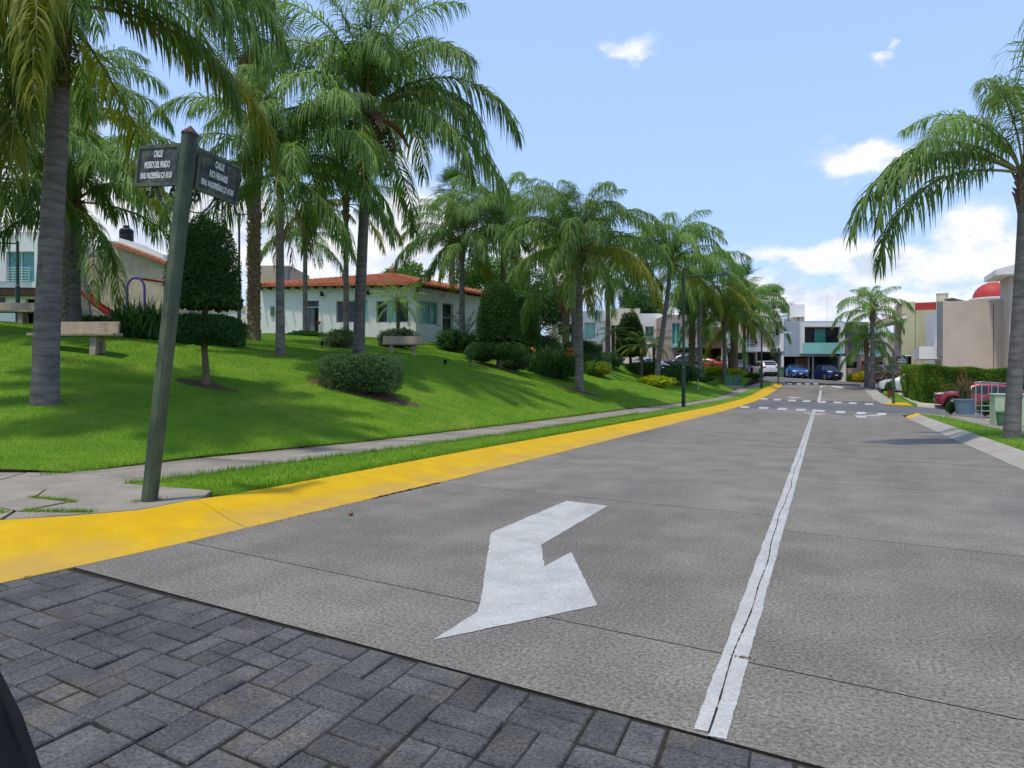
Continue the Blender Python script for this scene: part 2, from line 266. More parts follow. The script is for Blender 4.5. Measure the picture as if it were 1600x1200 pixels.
class MB:
    def __init__(s, off=(0, 0, 0)): s.v = []; s.f = []; s.m = []; s.off = off
    def add(s, vs, fs, mi=0):
        b = len(s.v); ox, oy, oz = s.off
        s.v += [(v[0] - ox, v[1] - oy, v[2] - oz) for v in vs]; s.f += [tuple(i + b for i in f) for f in fs]; s.m += [mi] * len(fs); return s
    def box(s, x0, x1, y0, y1, z0, z1, mi=0):
        return s.add([(x0, y0, z0), (x1, y0, z0), (x1, y1, z0), (x0, y1, z0), (x0, y0, z1), (x1, y0, z1), (x1, y1, z1), (x0, y1, z1)],
                     [(0, 3, 2, 1), (4, 5, 6, 7), (0, 1, 5, 4), (1, 2, 6, 5), (2, 3, 7, 6), (3, 0, 4, 7)], mi)
    def prism(s, poly, z0, z1, mi=0):
        n = len(poly)
        g = lambda z, p: z(p[0], p[1]) if callable(z) else z
        return s.add([(p[0], p[1], g(z0, p)) for p in poly] + [(p[0], p[1], g(z1, p)) for p in poly],
                     [tuple(range(n - 1, -1, -1)), tuple(range(n, 2 * n))] + [(i, (i + 1) % n, n + (i + 1) % n, n + i) for i in range(n)], mi)
    def prism_x(s, poly, x0, x1, mi=0):      # poly in (y,z)
        n = len(poly)
        return s.add([(x0, p[0], p[1]) for p in poly] + [(x1, p[0], p[1]) for p in poly],
                     [tuple(range(n)), tuple(range(2 * n - 1, n - 1, -1))] + [(i, n + i, n + (i + 1) % n, (i + 1) % n) for i in range(n)], mi)
    def tube(s, pts, r, n=8, mi=0, cap=True):
        pts = [Vector(p) for p in pts]; rr = r if isinstance(r, (list, tuple)) else [r] * len(pts); b = len(s.v); ox, oy, oz = s.off
        up = None
        for i, p in enumerate(pts):
            t = (pts[min(i + 1, len(pts) - 1)] - pts[max(i - 1, 0)]).normalized()
            if up is None: up = Vector((0, 0, 1)) if abs(t.z) < .9 else Vector((1, 0, 0))
            a = t.cross(up).normalized(); c = a.cross(t).normalized(); up = c
            for k in range(n):
                q = p + (a * math.cos(2 * math.pi * k / n) + c * math.sin(2 * math.pi * k / n)) * rr[i]
                s.v.append((q.x - ox, q.y - oy, q.z - oz))
        for i in range(len(pts) - 1):
            for k in range(n):
                s.f.append((b + i * n + k, b + i * n + (k + 1) % n, b + (i + 1) * n + (k + 1) % n, b + (i + 1) * n + k)); s.m.append(mi)
        if cap:
            s.f.append(tuple(b + k for k in range(n - 1, -1, -1))); s.m.append(mi)
            e = b + (len(pts) - 1) * n; s.f.append(tuple(e + k for k in range(n))); s.m.append(mi)
        return s
    def lathe(s, prof, n=20, c=(0, 0), mi=0):    # prof: (r,z)
        return s.tube([(c[0], c[1], z + i * 1e-5) for i, (r, z) in enumerate(prof)], [max(r, 1e-3) for r, z in prof], n, mi)
    def bar(s, p, q, w, h, mi=0):            # square bar
        p, q = Vector(p), Vector(q); t = (q - p).normalized(); up = Vector((0, 0, 1)) if abs(t.z) < .95 else Vector((0, 1, 0))
        a = t.cross(up).normalized() * (w / 2); c = a.cross(t).normalized() * (h / 2)
        return s.add([p - a - c, p + a - c, p + a + c, p - a + c, q - a - c, q + a - c, q + a + c, q - a + c],
                     [(0, 3, 2, 1), (4, 5, 6, 7), (0, 1, 5, 4), (1, 2, 6, 5), (2, 3, 7, 6), (3, 0, 4, 7)], mi)
    def build(s, name, mats, parent=None, smooth=False, bevel=0):
        o = link(name, to_mesh(name, s.v, s.f, mats, s.m, smooth), parent)
        if bevel:
            b = o.modifiers.new('bevel', 'BEVEL'); b.width = bevel; b.segments = 2; b.limit_method = 'ANGLE'
        return o
def auto_smooth(o):   # flat sides stay flat, round ones round
    me = o.data; me.polygons.foreach_set('use_smooth', [True] * len(me.polygons))
    try: me.set_sharp_from_angle(angle=R(35))
    except Exception: pass
    return o

# ------------------------------------------------------------------ terrain
FD = np.array([-50, 0, 24, 30, 39, 49, 55, 60, 64, 68, 72, 78, 90, 130, 3000.]); FZ = np.array([0, 0, 0, .01, .06, .2, .5, .85, 1.1, 1.35, 1.5, 1.75, 1.85, 1.9, 1.9])
_dd = np.arange(-50, 160, .5); _zz = np.interp(_dd, FD, FZ); _k = np.hanning(15); _k /= _k.sum(); _zz = np.convolve(np.pad(_zz, 7, 'edge'), _k, 'valid')
def fz(x, y):
    d = np.asarray(y) * CA - np.asarray(x) * SA
    t = np.clip((np.asarray(y) - 20) / 10, 0, 1); t = t * t * (3 - 2 * t)
    # the side street on the right falls away, but only short of the far row of houses
    u = np.clip((66 - d) / 10, 0, 1)
    X = np.asarray(x) * CA + np.asarray(y) * SA; w = np.clip((d - 64) / 12, 0, 1); w = w * w * (3 - 2 * w)
    return np.interp(d, _dd, _zz) + .065 * w * np.clip(30 - X, -12, 14) - .08 * np.clip(np.asarray(x) - 3.6, 0, 12) * t * u
def Wc(px, d): X = (px - 800) / F * d; return X * CA - d * SA, X * SA + d * CA
def pxz(py, d): return CH + (HY - py) * d / F
def G(px, py, dz=0.0):
    """point where the view ray through a pixel meets the street surface raised by dz"""
    lo, hi = 1.5, 110.
    f = lambda d: pxz(py, d) - float(fz(*Wc(px, d))) - dz
    d = lo
    while d < hi and f(d) > 0: d += .25
    a, b = d - .25, d
    for _ in range(30):
        m = (a + b) / 2
        if f(m) > 0: a = m
        else: b = m
    x, y = Wc(px, b); return (x, y, float(fz(x, y)) + dz)
S_Y = [7.4, 9.9, 13.7, 21.3, 33, 38, 44, 50, 58, 62, 68, 73]; S_X = [-10.3, -10.12, -9.5, -9.05, -8.65, -8.3, -7.4, -6.85, -6.4, -6.15, -5.7, -5.3]     # sidewalk edge by the lawn
G_Y = [6.9, 7.4, 10.6, 17.4, 30.2, 38, 45, 52, 60, 70]; G_X = [-8.6, -8.36, -8.1, -7.45, -7.05, -6.85, -6.3, -5.8, -5.4, -4.6]   # sidewalk edge by the verge
K_Y = [4.67, 5.63, 7.5, 12.7, 16.5, 22, 29.5, 38, 50, 61.5, 71]; K_X = [-7.4, -6.62, -6.48, -6.40, -6.25, -6.05, -5.8, -5.4, -5.0, -4.5, -3.8]      # top of kerb
T_Y = [-20, 3.0, 3.55, 5.12, 7.0, 9.9, 13.4, 18.7, 28.2, 42, 53, 62, 71]; T_X = [-5.8, -5.75, -5.63, -5.47, -5.38, -5.23, -5.15, -5.02, -4.84, -4.40, -4.05, -3.6, -3.2]  # toe of kerb
sx = lambda y: np.interp(y, S_Y, S_X); gx = lambda y: np.interp(y, G_Y, G_X); kx = lambda y: np.interp(y, K_Y, K_X); tx = lambda y: np.interp(y, T_Y, T_X)
anch = [(70, 628, 15), (130, 537, 21), (320, 602, 18.5), (438, 555, 25), (560, 554, 28), (565, 612, 22), (630, 555, 32), (25, 506, 32), (773, 572, 36), (712, 548, 44), (530, 545, 33),
        (650, 532, 48), (402, 524, 49.5), (477, 523, 42), (870, 594, 40), (905, 612, 37), (920, 580, 46), (1025, 603, 52), (950, 562, 56), (1005, 590, 54), (1140, 587, 62), (1143, 606.5, 61),
        (1100, 583, 66), (150, 520, 36), (340, 537, 26), (260, 530, 27), (200, 517, 34), (1185, 592, 68), (820, 585, 38), (1060, 598, 56)]
AP = [(*Wc(px, d), pxz(py, d)) for px, py, d in anch]
for y in [7.4, 9, 11, 13.7, 17, 21, 25, 30, 35, 40, 46, 52, 58, 64, 72]: AP.append((float(sx(y)), y, float(fz(sx(y), y)) + .17))
for x, y in [(-12.5, 6.6), (-15, 5.7), (-20, 4)]: AP.append((x, y, .2))
for X, d, z in [(-40, 34, 4.9), (-30, 50, 5.0), (-45, 55, 5.3), (-22, 60, 4.9), (-12, 60, 4.4), (-5, 66, 3.6), (-30, 70, 4.8), (-60, 60, 5.3), (-30, 20, 4.3)]: AP.append((X * CA - d * SA, X * SA + d * CA, z))
AP = np.array(AP)
def _phi(r2): return np.where(r2 > 0, .5 * r2 * np.log(r2 + 1e-12), 0)
def tps_fit(P, lam=.02):
    n = len(P); d2 = ((P[:, None, :2] - P[None, :, :2]) ** 2).sum(-1) / 100
    K = _phi(d2) + lam * np.eye(n); Q = np.c_[np.ones(n), P[:, :2] / 10]
    Mx = np.block([[K, Q], [Q.T, np.zeros((3, 3))]]); return np.linalg.solve(Mx, np.r_[P[:, 2], 0, 0, 0])
TW = tps_fit(AP)
def lz(x, y):
    x = np.atleast_1d(np.asarray(x, float)); y = np.atleast_1d(np.asarray(y, float)); out = np.empty(len(x))
    for i in range(0, len(x), 20000):
        a, b = x[i:i + 20000], y[i:i + 20000]
        d2 = ((a[:, None] - AP[None, :, 0]) ** 2 + (b[:, None] - AP[None, :, 1]) ** 2) / 100
        out[i:i + 20000] = _phi(d2) @ TW[:-3] + TW[-3] + TW[-2] * a / 10 + TW[-1] * b / 10
    return out
def lawn_z(x, y): return float(lz(x, y)[0])
FRX = [-60, -20, -15, -12.5, -10.9, -10.3, -10.12, -9.5, -9.05, -8.75, -8.4]; FRY = [-8, 4, 5.7, 6.6, 7.25, 7.6, 9.9, 13.7, 21.3, 37.8, 72]
frontY = lambda x: np.interp(x, FRX, FRY)
ymax = lambda x: (70.5 + x * SA) / CA
def P(px, d, dz=0):          # a spot on the lawn
    x, y = Wc(px, d); return (x, y, lawn_z(x, y) + dz)

def grid_mesh(name, xs, ysf, zf, mat, parent=None, nv=40, smooth=True, skirt=0):
    V = []; Fs = []; n = len(xs)
    for i, x in enumerate(xs):
        y0, y1 = ysf(x)
        for j in range(nv):
            t = j / (nv - 1); V.append((x, y0 + (y1 - y0) * t))
    a = np.array(V); z = zf(a[:, 0], a[:, 1]); V = np.c_[a, z]
    for i in range(n - 1):
        for j in range(nv - 1): Fs.append((i * nv + j, (i + 1) * nv + j, (i + 1) * nv + j + 1, i * nv + j + 1))
    return link(name, to_mesh(name, V, Fs, mat, smooth=smooth), parent)
def strip(name, ys, xa, xb, zf, mat, parent=None, n=2, thick=0, smooth=True):
    """strip between curves xa(y) (left) and xb(y) (right) with n cross divisions"""
    V = []; Fs = []; m = n + 1
    for y in ys:
        for k in range(m):
            t = k / n; x = float(xa(y)) * (1 - t) + float(xb(y)) * t; V.append((x, y, float(zf(x, y, t))))
    for i in range(len(ys) - 1):
        for k in range(n): Fs.append((i * m + k, i * m + k + 1, (i + 1) * m + k + 1, (i + 1) * m + k))
    if thick:
        b = len(V); V += [(x, y, z - thick) for x, y, z in V]
        L0 = (len(ys) - 1) * m
        for k in range(n): Fs.append((k + 1, k, b + k, b + k + 1)); Fs.append((L0 + k, L0 + k + 1, b + L0 + k + 1, b + L0 + k))
        for i in range(len(ys) - 1):
            Fs.append((i * m, (i + 1) * m, b + (i + 1) * m, b + i * m)); Fs.append((i * m + n, b + i * m + n, b + (i + 1) * m + n, (i + 1) * m + n))
    return link(name, to_mesh(name, V, Fs, mat, smooth=smooth), parent)

# big ground to the horizon
gm = MB(); rings = [0, 30, 60, 90, 140, 300, 900, 3000]; ns = 48
for i, r in enumerate(rings):
    for k in range(ns):
        a = 2 * math.pi * k / ns; x, y = r * math.cos(a) - 10, r * math.sin(a) + 30; gm.v.append((x, y, float(fz(min(x, 40), y)) - 1.6 if r < 100 else .4))
for i in range(len(rings) - 1):
    for k in range(ns): gm.f.append((i * ns + k, i * ns + (k + 1) % ns, (i + 1) * ns + (k + 1) % ns, (i + 1) * ns + k)); gm.m.append(0)
tag(gm.build('ground', M['ground']), kind='structure')
# asphalt sheet under streets beyond
xs = sorted(set(list(np.round(np.arange(-60, 60.1, 1.5), 3)) + [3.6, 3.9, 15.6]))
o = grid_mesh('street_bed', xs, lambda x: (-12, 150), lambda x, y: fz(x, y) - .03, M['asphalt'], nv=240); tag(o, kind='structure')
# lawn
EY = [-8, 4, 5.7, 6.6, 7.25, 7.6] + S_Y[1:] + [80]; EX = [-60, -20, -15, -12.5, -10.9, -10.25] + S_X[1:] + [-5.3]
ex = lambda y: np.interp(y, EY, EX)
ymax = lambda x: (70.5 + x * SA) / CA
def lawn_rows():
    V = []; Fs = []; rows = list(np.arange(-8, 8, .4)) + list(np.arange(8, 74.4, .5)); nc = 110
    for y in rows:
        e = float(ex(y)); x0 = min(max(-78., (y * CA - 70.5) / SA), e - .2)
        for k in range(nc):
            t = (k / (nc - 1)); t = t * .45 + .55 * t ** 2.6; V.append((e + (x0 - e) * t, y))
    a = np.array(V); z = lz(a[:, 0], a[:, 1]); V = np.c_[a, z]
    for i in range(len(rows) - 1):
        for k in range(nc - 1): Fs.append((i * nc + k, (i + 1) * nc + k, (i + 1) * nc + k + 1, i * nc + k + 1))
    # skirt of earth round the rim
    idx = [i * nc for i in range(len(rows))] + [(len(rows) - 1) * nc + k for k in range(1, nc)] + [i * nc + nc - 1 for i in range(len(rows) - 2, -1, -1)] + list(range(nc - 2, 0, -1))
    b = len(V); V = np.r_[V, np.array([(V[i][0], V[i][1], V[i][2] - (.3 if n < len(rows) else 3)) for n, i in enumerate(idx)])]
    mi = [0] * len(Fs)
    for k in range(len(idx)): k2 = (k + 1) % len(idx); Fs.append((idx[k], idx[k2], b + k2, b + k)); mi.append(1)
    me = to_mesh('park_lawn', V, Fs, [M['lawn'], M['soil']], mi, smooth=True); me.flip_normals() if me.polygons[0].normal.z < 0 else None
    return link('park_lawn', me)
lawn = lawn_rows(); tag(lawn, kind='structure')

# ------------------------------------------------------------------ road slabs
CX = -.442
def bY(x): return 3.10 - .172 * (x + .04)           # seam between pavers and concrete
road = thing('road', None, None, (0, 0, 0)); tag(road, kind='structure')
_A = [G(1378, 630.8), G(1366, 625), G(1356, 615), G(1349, 607.5), G(1346, 603.5)]
rx = lambda y: 3.11 if y < 36 else float(np.interp(y, [36, 37.2, 42] + [a[1] for a in _A], [3.11, 3.55, 3.55] + [a[0] for a in _A]))
for _a, _b in ((1.5, 40.4), (53.2, 74)): strip('joint_bed', list(np.arange(_a, _b, .4)), tx, lambda y: 3.3 if y < 36 else rx(y), lambda x, y, t: fz(x, y) - .012, M['joint'], road, n=6)
def slab(xa, xb, y0, y1, sl=-.19, g=.0065):
    nx, ny = 7, max(4, int((y1 - y0) / .6)); V = []; Fs = []
    for j in range(ny + 1):
        for i in range(nx + 1):
            t = i / nx; yc = y0 + g + (y1 - y0 - 2 * g) * j / ny
            x0, x1 = float(xa(yc)) , float(xb(yc)); x = x0 + (x1 - x0) * t
            y = yc + sl * (x - CX)
            if j == 0 and y0 < 3.3: y = bY(x) + .012
            elif y0 < 3.3: y = bY(x) + .012 + (y1 - g + sl * (x - CX) - bY(x) - .012) * j / ny
            x = float(xa(y)) + (float(xb(y)) - float(xa(y))) * t
            V.append((x, y, float(fz(x, y))))
    m = nx + 1
    for j in range(ny):
        for i in range(nx): Fs.append((j * m + i, j * m + i + 1, (j + 1) * m + i + 1, (j + 1) * m + i))
    b = len(V); rim = [i for i in range(m)] + [j * m + nx for j in range(1, ny + 1)] + [ny * m + i for i in range(nx - 1, -1, -1)] + [j * m for j in range(ny - 1, 0, -1)]
    V += [(V[i][0], V[i][1], V[i][2] - .011) for i in rim]; nf = len(Fs)
    for k in range(len(rim)): k2 = (k + 1) % len(rim); Fs.append((rim[k2], rim[k], b + k, b + k2))
    link('slab', to_mesh('slab', V, Fs, [M['road'], M['joint']], [0] * nf + [1] * (len(Fs) - nf)), road)
cxl = lambda y: CX - .004; cxr = lambda y: CX + .004
yl = [3.1, 4.17, 8.68, 13.2, 17.7, 22.2, 26.7, 31.2, 35.7, 40.2]
for a, b in zip(yl[:-1], yl[1:]): slab(tx, cxl, a, b)
yr = [3.1, 4.12, 7.9, 11.9, 15.9, 19.9, 23.9, 27.9, 31.9, 35.6, 40.2]
for a, b in zip(yr[:-1], yr[1:]): slab(cxr, rx, a, b)
for a, b in [(53.0, 57.4), (57.4, 61.8), (61.8, 66.2), (66.2, 70.6)]: slab(tx, cxl, a, b, 0); slab(cxr, rx, a, b, 0)
strip('intersection_surface', list(np.arange(39.6, 53.3, .5)), tx, lambda y: 3.55, lambda x, y, t: fz(x, y) - (.016 if y < 40.4 or y > 52.9 else .004), M['asphalt'], road, n=12)

def flat(name, poly, mat, dz=.004, parent=road):
    n = len(poly); bm = bmesh.new(); vs = [bm.verts.new((p[0], p[1], 0)) for p in poly]; f = bm.faces.new(vs)
    bmesh.ops.triangulate(bm, faces=[f]); bmesh.ops.subdivide_edges(bm, edges=bm.edges[:], cuts=2, use_grid_fill=True)
    for v in bm.verts: v.co.z = float(fz(v.co.x, v.co.y)) + dz
    bmesh.ops.recalc_face_normals(bm, faces=bm.faces[:])
    me = bpy.data.meshes.new(name); bm.to_mesh(me); bm.free(); me.materials.append(mat)
    o = link(name, me, parent)
    if me.polygons and me.polygons[0].normal.z < 0: me.flip_normals()
    return o
arrow = [(-2.08, 3.74), (-2.07, 4.31), (-2.18, 4.6), (-3.03, 6.62), (-2.97, 8.76), (-2.39, 8.6), (-2.38, 6.31), (-2.08, 5.58), (-2.04, 6.15), (-1.39, 4.75)]
def ragged(poly, amp, step, seed):
    rr = random.Random(seed); out = []
    for (a, b) in zip(poly, poly[1:] + poly[:1]):
        n = max(1, int(math.dist(a, b) / step))
        for i in range(n):
            t = i / n; j = amp if i else 0; out.append((a[0] + (b[0] - a[0]) * t + rr.uniform(-j, j), a[1] + (b[1] - a[1]) * t + rr.uniform(-j, j)))
    return out
flat('lane_arrow', ragged(arrow, .0045, .06, 4), M['paint_w'])
def line_half(sgn):
    V = []; Fs = []; ys = list(np.arange(3.19, 41.3, .045)) ; r = random.Random(3 + sgn)
    w = 0; w2 = 0; q = []
    for y in ys:
        w = w * .75 + r.uniform(-.006, .006); w2 = w2 * .7 + r.uniform(-.003, .003)
        q.append((y, w, w2))
    for y, w, w2 in q:
        wob = .012 * math.sin(y * 1.3) + .006 * math.sin(y * 4.1)
        a = CX + wob + (-.0012 if sgn < 0 else .0012) + w * .3; b = CX + sgn * .072 + w2
        if y < 3.3: y = y + (.03 if sgn < 0 else -.01)
        x0, x1 = (b, a) if sgn < 0 else (a, b)
        V += [(x0, y, float(fz(x0, y)) + .004), (x1, y, float(fz(x1, y)) + .004)]
    for i in range(len(ys) - 1): Fs.append((2 * i, 2 * i + 1, 2 * i + 3, 2 * i + 2))
    link('centre_line', to_mesh('centre_line', V, Fs, M['paint_w']), road)
line_half(-1); line_half(1)
cr = MB(); r = random.Random(5)
for i, y in enumerate(np.arange(3.2, 40, .09)):
    wob = lambda yy: .012 * math.sin(yy * 1.3) + .006 * math.sin(yy * 4.1)
    a, b = r.uniform(.001, .0055), r.uniform(.001, .0055); xa_, xb_ = CX + wob(y), CX + wob(y + .09)
    z0, z1 = float(fz(CX, y)) + .0062, float(fz(CX, y + .09)) + .0062
    cr.add([(xa_ - a, y, z0), (xa_ + a, y, z0), (xb_ + b, y + .09, z1), (xb_ - b, y + .09, z1)], [(0, 1, 2, 3)])
cr.build('crack_filler', M['joint'], road)
# crosswalk dashes (near row, far row), far centre line, small arrows
def quadpx(pts, mat, name): flat(name, [G(*p)[:2] for p in pts], mat, .004)
for x0, w, y0 in [(1156, 14, 635.5), (1185, 15, 637), (1214, 15, 638.5), (1243, 15, 640), (1273, 15, 641.5), (1306, 14, 643.3), (1338, 14, 645), (1370, 14, 646.6)]:
    quadpx([(x0, y0 + 1.8), (x0 + w, y0 + 2.2), (x0 + w + 1.5, y0 - .8), (x0 + 1.5, y0 - 1.2)], M['paint_w'] if x0 < 1290 else M['paint_f'], 'crossing_dash')
for x0, w, y0 in [(1188, 11, 623), (1208, 12, 624.3), (1231, 12, 625.6), (1254, 12, 626.6), (1278, 12, 627.7), (1302, 12, 628.7), (1326, 12, 629.8), (1351, 13, 631.2)]:
    quadpx([(x0, y0 + 1.4), (x0 + w, y0 + 1.7), (x0 + w + 1, y0 - .9), (x0 + 1, y0 - 1.2)], M['paint_w'], 'crossing_dash')
for x0 in (1230, 1245, 1258, 1271): quadpx([(x0, 600.4), (x0 + 7, 600.6), (x0 + 7, 599.4), (x0, 599.2)], M['paint_f'], 'crossing_dash')
quadpx([(1276.5, 628), (1282, 628), (1284.5, 604), (1282, 604)], M['paint_w'], 'centre_line')
quadpx([(1281, 604), (1290, 603.4), (1290, 602.4), (1281, 603)], M['paint_w'], 'centre_line')
quadpx([(1334, 649), (1340, 652.6), (1354, 652.8), (1353, 650.4), (1381, 650.2), (1366, 648), (1350, 649.4)], M['paint_w'], 'lane_arrow')
quadpx([(1230, 621), (1240, 622.8), (1243, 621.9), (1256, 621.8), (1243, 620.4), (1234, 620.2)], M['paint_w'], 'lane_arrow')
quadpx([(1297, 603.8), (1312, 606.8), (1319, 606.6), (1317, 604.2), (1303, 603)], M['paint_f'], 'lane_arrow')
quadpx([(1256, 645.2), (1292, 647), (1292, 646.3), (1256, 644.6)], M['paint_f'], 'stop_line')
quadpx([(1262, 648), (1288, 648.6), (1284, 647.8), (1264, 647.2)], M['paint_f'], 'stop_line')

# ------------------------------------------------------------------ pavers
pave = thing('paver_street', None, None, (0, 0, 0)); tag(pave, kind='structure')
U = Vector((.345, -.058, 0)); Vv = Vector((-.012, .335, 0)); O = Vector((-1.64, 3.04, 0))
def paver_verts(hu, hv):        # half sizes in cell units, with a small chamfer
    P8 = []
    for z, e in ((-.06, 0), (-.008, 0), (0, .018)):
        for a, b in ((-1, -1), (1, -1), (1, 1), (-1, 1)):
            q = U * (a * (hu - e)) + Vv * (b * (hv - e)); P8.append((q.x, q.y, z))
    return P8
PF = [(8, 9, 10, 11)] + [(i, (i + 1) % 4, 4 + (i + 1) % 4, 4 + i) for i in range(4)] + [(4 + i, 4 + (i + 1) % 4, 8 + (i + 1) % 4, 8 + i) for i in range(4)]
gp = .017
pm_ = {'h': to_mesh('paver', paver_verts(.5 - gp, .25 - gp), PF, M['paver']), 'v': to_mesh('paver', paver_verts(.25 - gp, .5 - gp), PF, M['paver']),
       's': to_mesh('paver', paver_verts(.25 - gp, .25 - gp), PF, M['paver'])}
rest = MB(); rp = random.Random(11); cand = []
for i in range(-34, 20):
    for j in range(-26, 6):
        c = O + U * (i + .5) + Vv * (j + .5)
        if c.y > bY(c.x) + .3 or c.y < -6 or c.x < -12 + 0 or c.x > 5: continue
        if c.x < tx(c.y) + .0 - .25: continue
        if (i + j) % 2: sub = [('h', (0, .25)), ('h', (0, -.25))]
        else: sub = [('v', (.25, 0)), ('v', (-.25, 0))]
        out = []
        for k, (a, b) in sub:
            if rp.random() < .09: out += [('s', (a + (.25 if k == 'h' else 0), b + (.25 if k == 'v' else 0))), ('s', (a - (.25 if k == 'h' else 0), b - (.25 if k == 'v' else 0)))]
            else: out.append((k, (a, b)))
        for k, (a, b) in out:
            p = c + U * a + Vv * b; cand.append((k, p))
sel = []; oth = []
for k, p in cand:
    d = p.y * CA - p.x * SA; X = p.x * CA + p.y * SA
    hu, hv = {'h': (.5, .25), 'v': (.25, .5), 's': (.25, .25)}[k]
    top = max(p.y + s * hu * U.y + t * hv * Vv.y - bY(p.x + s * hu * U.x + t * hv * Vv.x) for s in (-1, 1) for t in (-1, 1))
    if top > .34: continue
    vis = d > 2.4 and abs(X) < d * .74 and p.y > 1.2
    (sel if (vis and len(sel) < 299) else oth).append((k, p, top))
for ii, (k, p, top) in enumerate(sel + oth):
    z = rp.uniform(-.009, .004); rx_, ry_, rz_ = rp.uniform(-.022, .022), rp.uniform(-.022, .022), rp.uniform(-.028, .028); p = p + Vector((rp.uniform(-.004, .004), rp.uniform(-.004, .004), 0))
    me = pm_[k]; cut = top > -.01
    if cut:     # trimmed against the concrete edge
        V = []
        for v in me.vertices:
            q = Vector(v.co); w = q + p; lim = bY(w.x) - .012 - (.006 if v.co.z > -.004 else 0)
            if w.y > lim: q.y = lim - p.y
            V.append(tuple(q))
        me2 = to_mesh('paver', V, PF, M['paver']); rx_ = ry_ = 0
        ar = max(v[1] for v in V) - min(v[1] for v in V)
        if ar < .07: continue
    else: me2 = me
    if ii < len(sel): link('paver', me2, pave, (p.x, p.y, z), (rx_, ry_, 0 if cut else rz_))
    else:
        rot = Euler((rx_, ry_, 0)).to_matrix()
        rest.add([rot @ v.co + Vector((p.x, p.y, z)) for v in me2.vertices], PF)
tag(rest.build('paver_field', M['paver'], pave), kind='stuff')
link('paver_bed', to_mesh('paver_bed', [(-13, -6.5, -.022), (6, -6.5, -.022), (6, bY(6), -.022), (tx(4.1), 4.12, -.022), (-7, 4, -.022), (-13, 4, -.022)], [(0, 1, 2, 3, 4, 5)], M['joint']), pave)

# ------------------------------------------------------------------ kerbs
def kerb(name, P0, P1, mats, seg, zprof, h=.15, mat=None):
    """P0 toe line, P1 top line: lists of (x,y); blocks of seg points each"""
    root = thing(name, None, None, (0, 0, 0)); tag(root, kind='structure'); n = len(P0)
    i = 0
    while i < n - 1:
        e = min(n - 1, i + seg); V = []; Fs = []; K = len(zprof)
        for a in range(i, e + 1):
            t, p = Vector(P0[a]), Vector(P1[a])
            if a == i and i > 0: nx_ = (Vector(P0[a + 1]) - t); t = t + nx_ * .012 / max(nx_.length, .01); p = p + (Vector(P1[a + 1]) - p).normalized() * .008
            for (s, z) in zprof:
                q = t.lerp(p, s); V.append((q.x, q.y, float(fz(q.x, q.y)) + z * h))
            V.append((p.x, p.y, float(fz(p.x, p.y)) - .3))
        m = K + 1
        for a in range(e - i):
            for k in range(m - 1): Fs.append((a * m + k, a * m + k + 1, (a + 1) * m + k + 1, (a + 1) * m + k))
        for a in (0, e - i): Fs.append(tuple(a * m + k for k in range(m)))
        o = link('kerb_block', to_mesh('kerb_block', V, Fs, mats(i) if callable(mats) else mats), root); auto_smooth(o)
        i = e
    return root
prof = [(0, -.15), (.0, .02), (.12, .08), (.3, .22), (.5, .48), (.68, .76), (.82, .93), (.93, 1.0), (1, 1.0)]
ys = [5.12 + .75 * i for i in range(int((66 - 5.12) / .75))]
toe = [(-15, -.6), (-12, -.3), (-9.5, .15), (-7.9, .7), (-6.8, 1.5), (-6.1, 2.4), (-5.8, 3.0), (-5.63, 3.55), (-5.55, 4.3)] + [(float(tx(y)), y) for y in ys]
top = [(-15, 2.2), (-12.5, 2.4), (-11, 2.7), (-9.9, 3.0), (-9.0, 3.4), (-8.3, 3.85), (-7.85, 4.2), (-7.42, 4.62), (-7.0, 5.05)] + [(float(kx(y)) if y > 6 else -6.62, y + (.45 if y < 6 else 0)) for y in ys]
end_t = [G(1216, 600, .0)[:2], G(1224, 598.4)[:2], G(1221, 597)[:2], G(1205, 596)[:2], G(1170, 595)[:2]]
ly = toe[-1][1]
toe += [(-3.4, ly + 1.5), (-3.3, ly + 3.5), (-3.5, ly + 5.2), (-4.4, ly + 6.6), (-6.5, ly + 7.6), (-14, ly + 5.0), (-30, ly - 1.8)]
top += [(-4.1, ly + 1.4), (-3.95, ly + 3.2), (-4.15, ly + 4.6), (-4.9, ly + 5.8), (-6.6, ly + 6.6), (-13.9, ly + 4.0), (-29.8, ly - 2.8)]
kerb('yellow_kerb', toe, top, M['kerb_y'], 5, prof)
strip('kerb_gap', [5.1, 5.13], lambda y: -6.6, lambda y: -5.5, lambda x, y, t: 0, M['joint'], road)
gprof = [(0, -.3), (0, .04), (.25, .3), (.55, .72), (.8, .97), (1, 1)]
ys = [-12 + 1.0 * i for i in range(0, 47)]
kerb('right_kerb', [(3.11, y) for y in ys] + [(3.25, 35.5), (3.6, 36.1), (4.4, 36.6), (9, 37.0)], [(3.58, y) for y in ys] + [(3.68, 35.0), (3.95, 35.5), (4.5, 36.0), (9, 36.45)], lambda i: M['kerb_y'] if i >= 44 else M['kerb_g'], 3, gprof)
A1 = [G(1440, 634.6)[:2], G(1420, 633.6)[:2], G(1398, 632.4)[:2], G(1378, 630.8)[:2], G(1366, 625)[:2], G(1356, 615)[:2], G(1349, 607.5)[:2], G(1346, 603.5)[:2]]
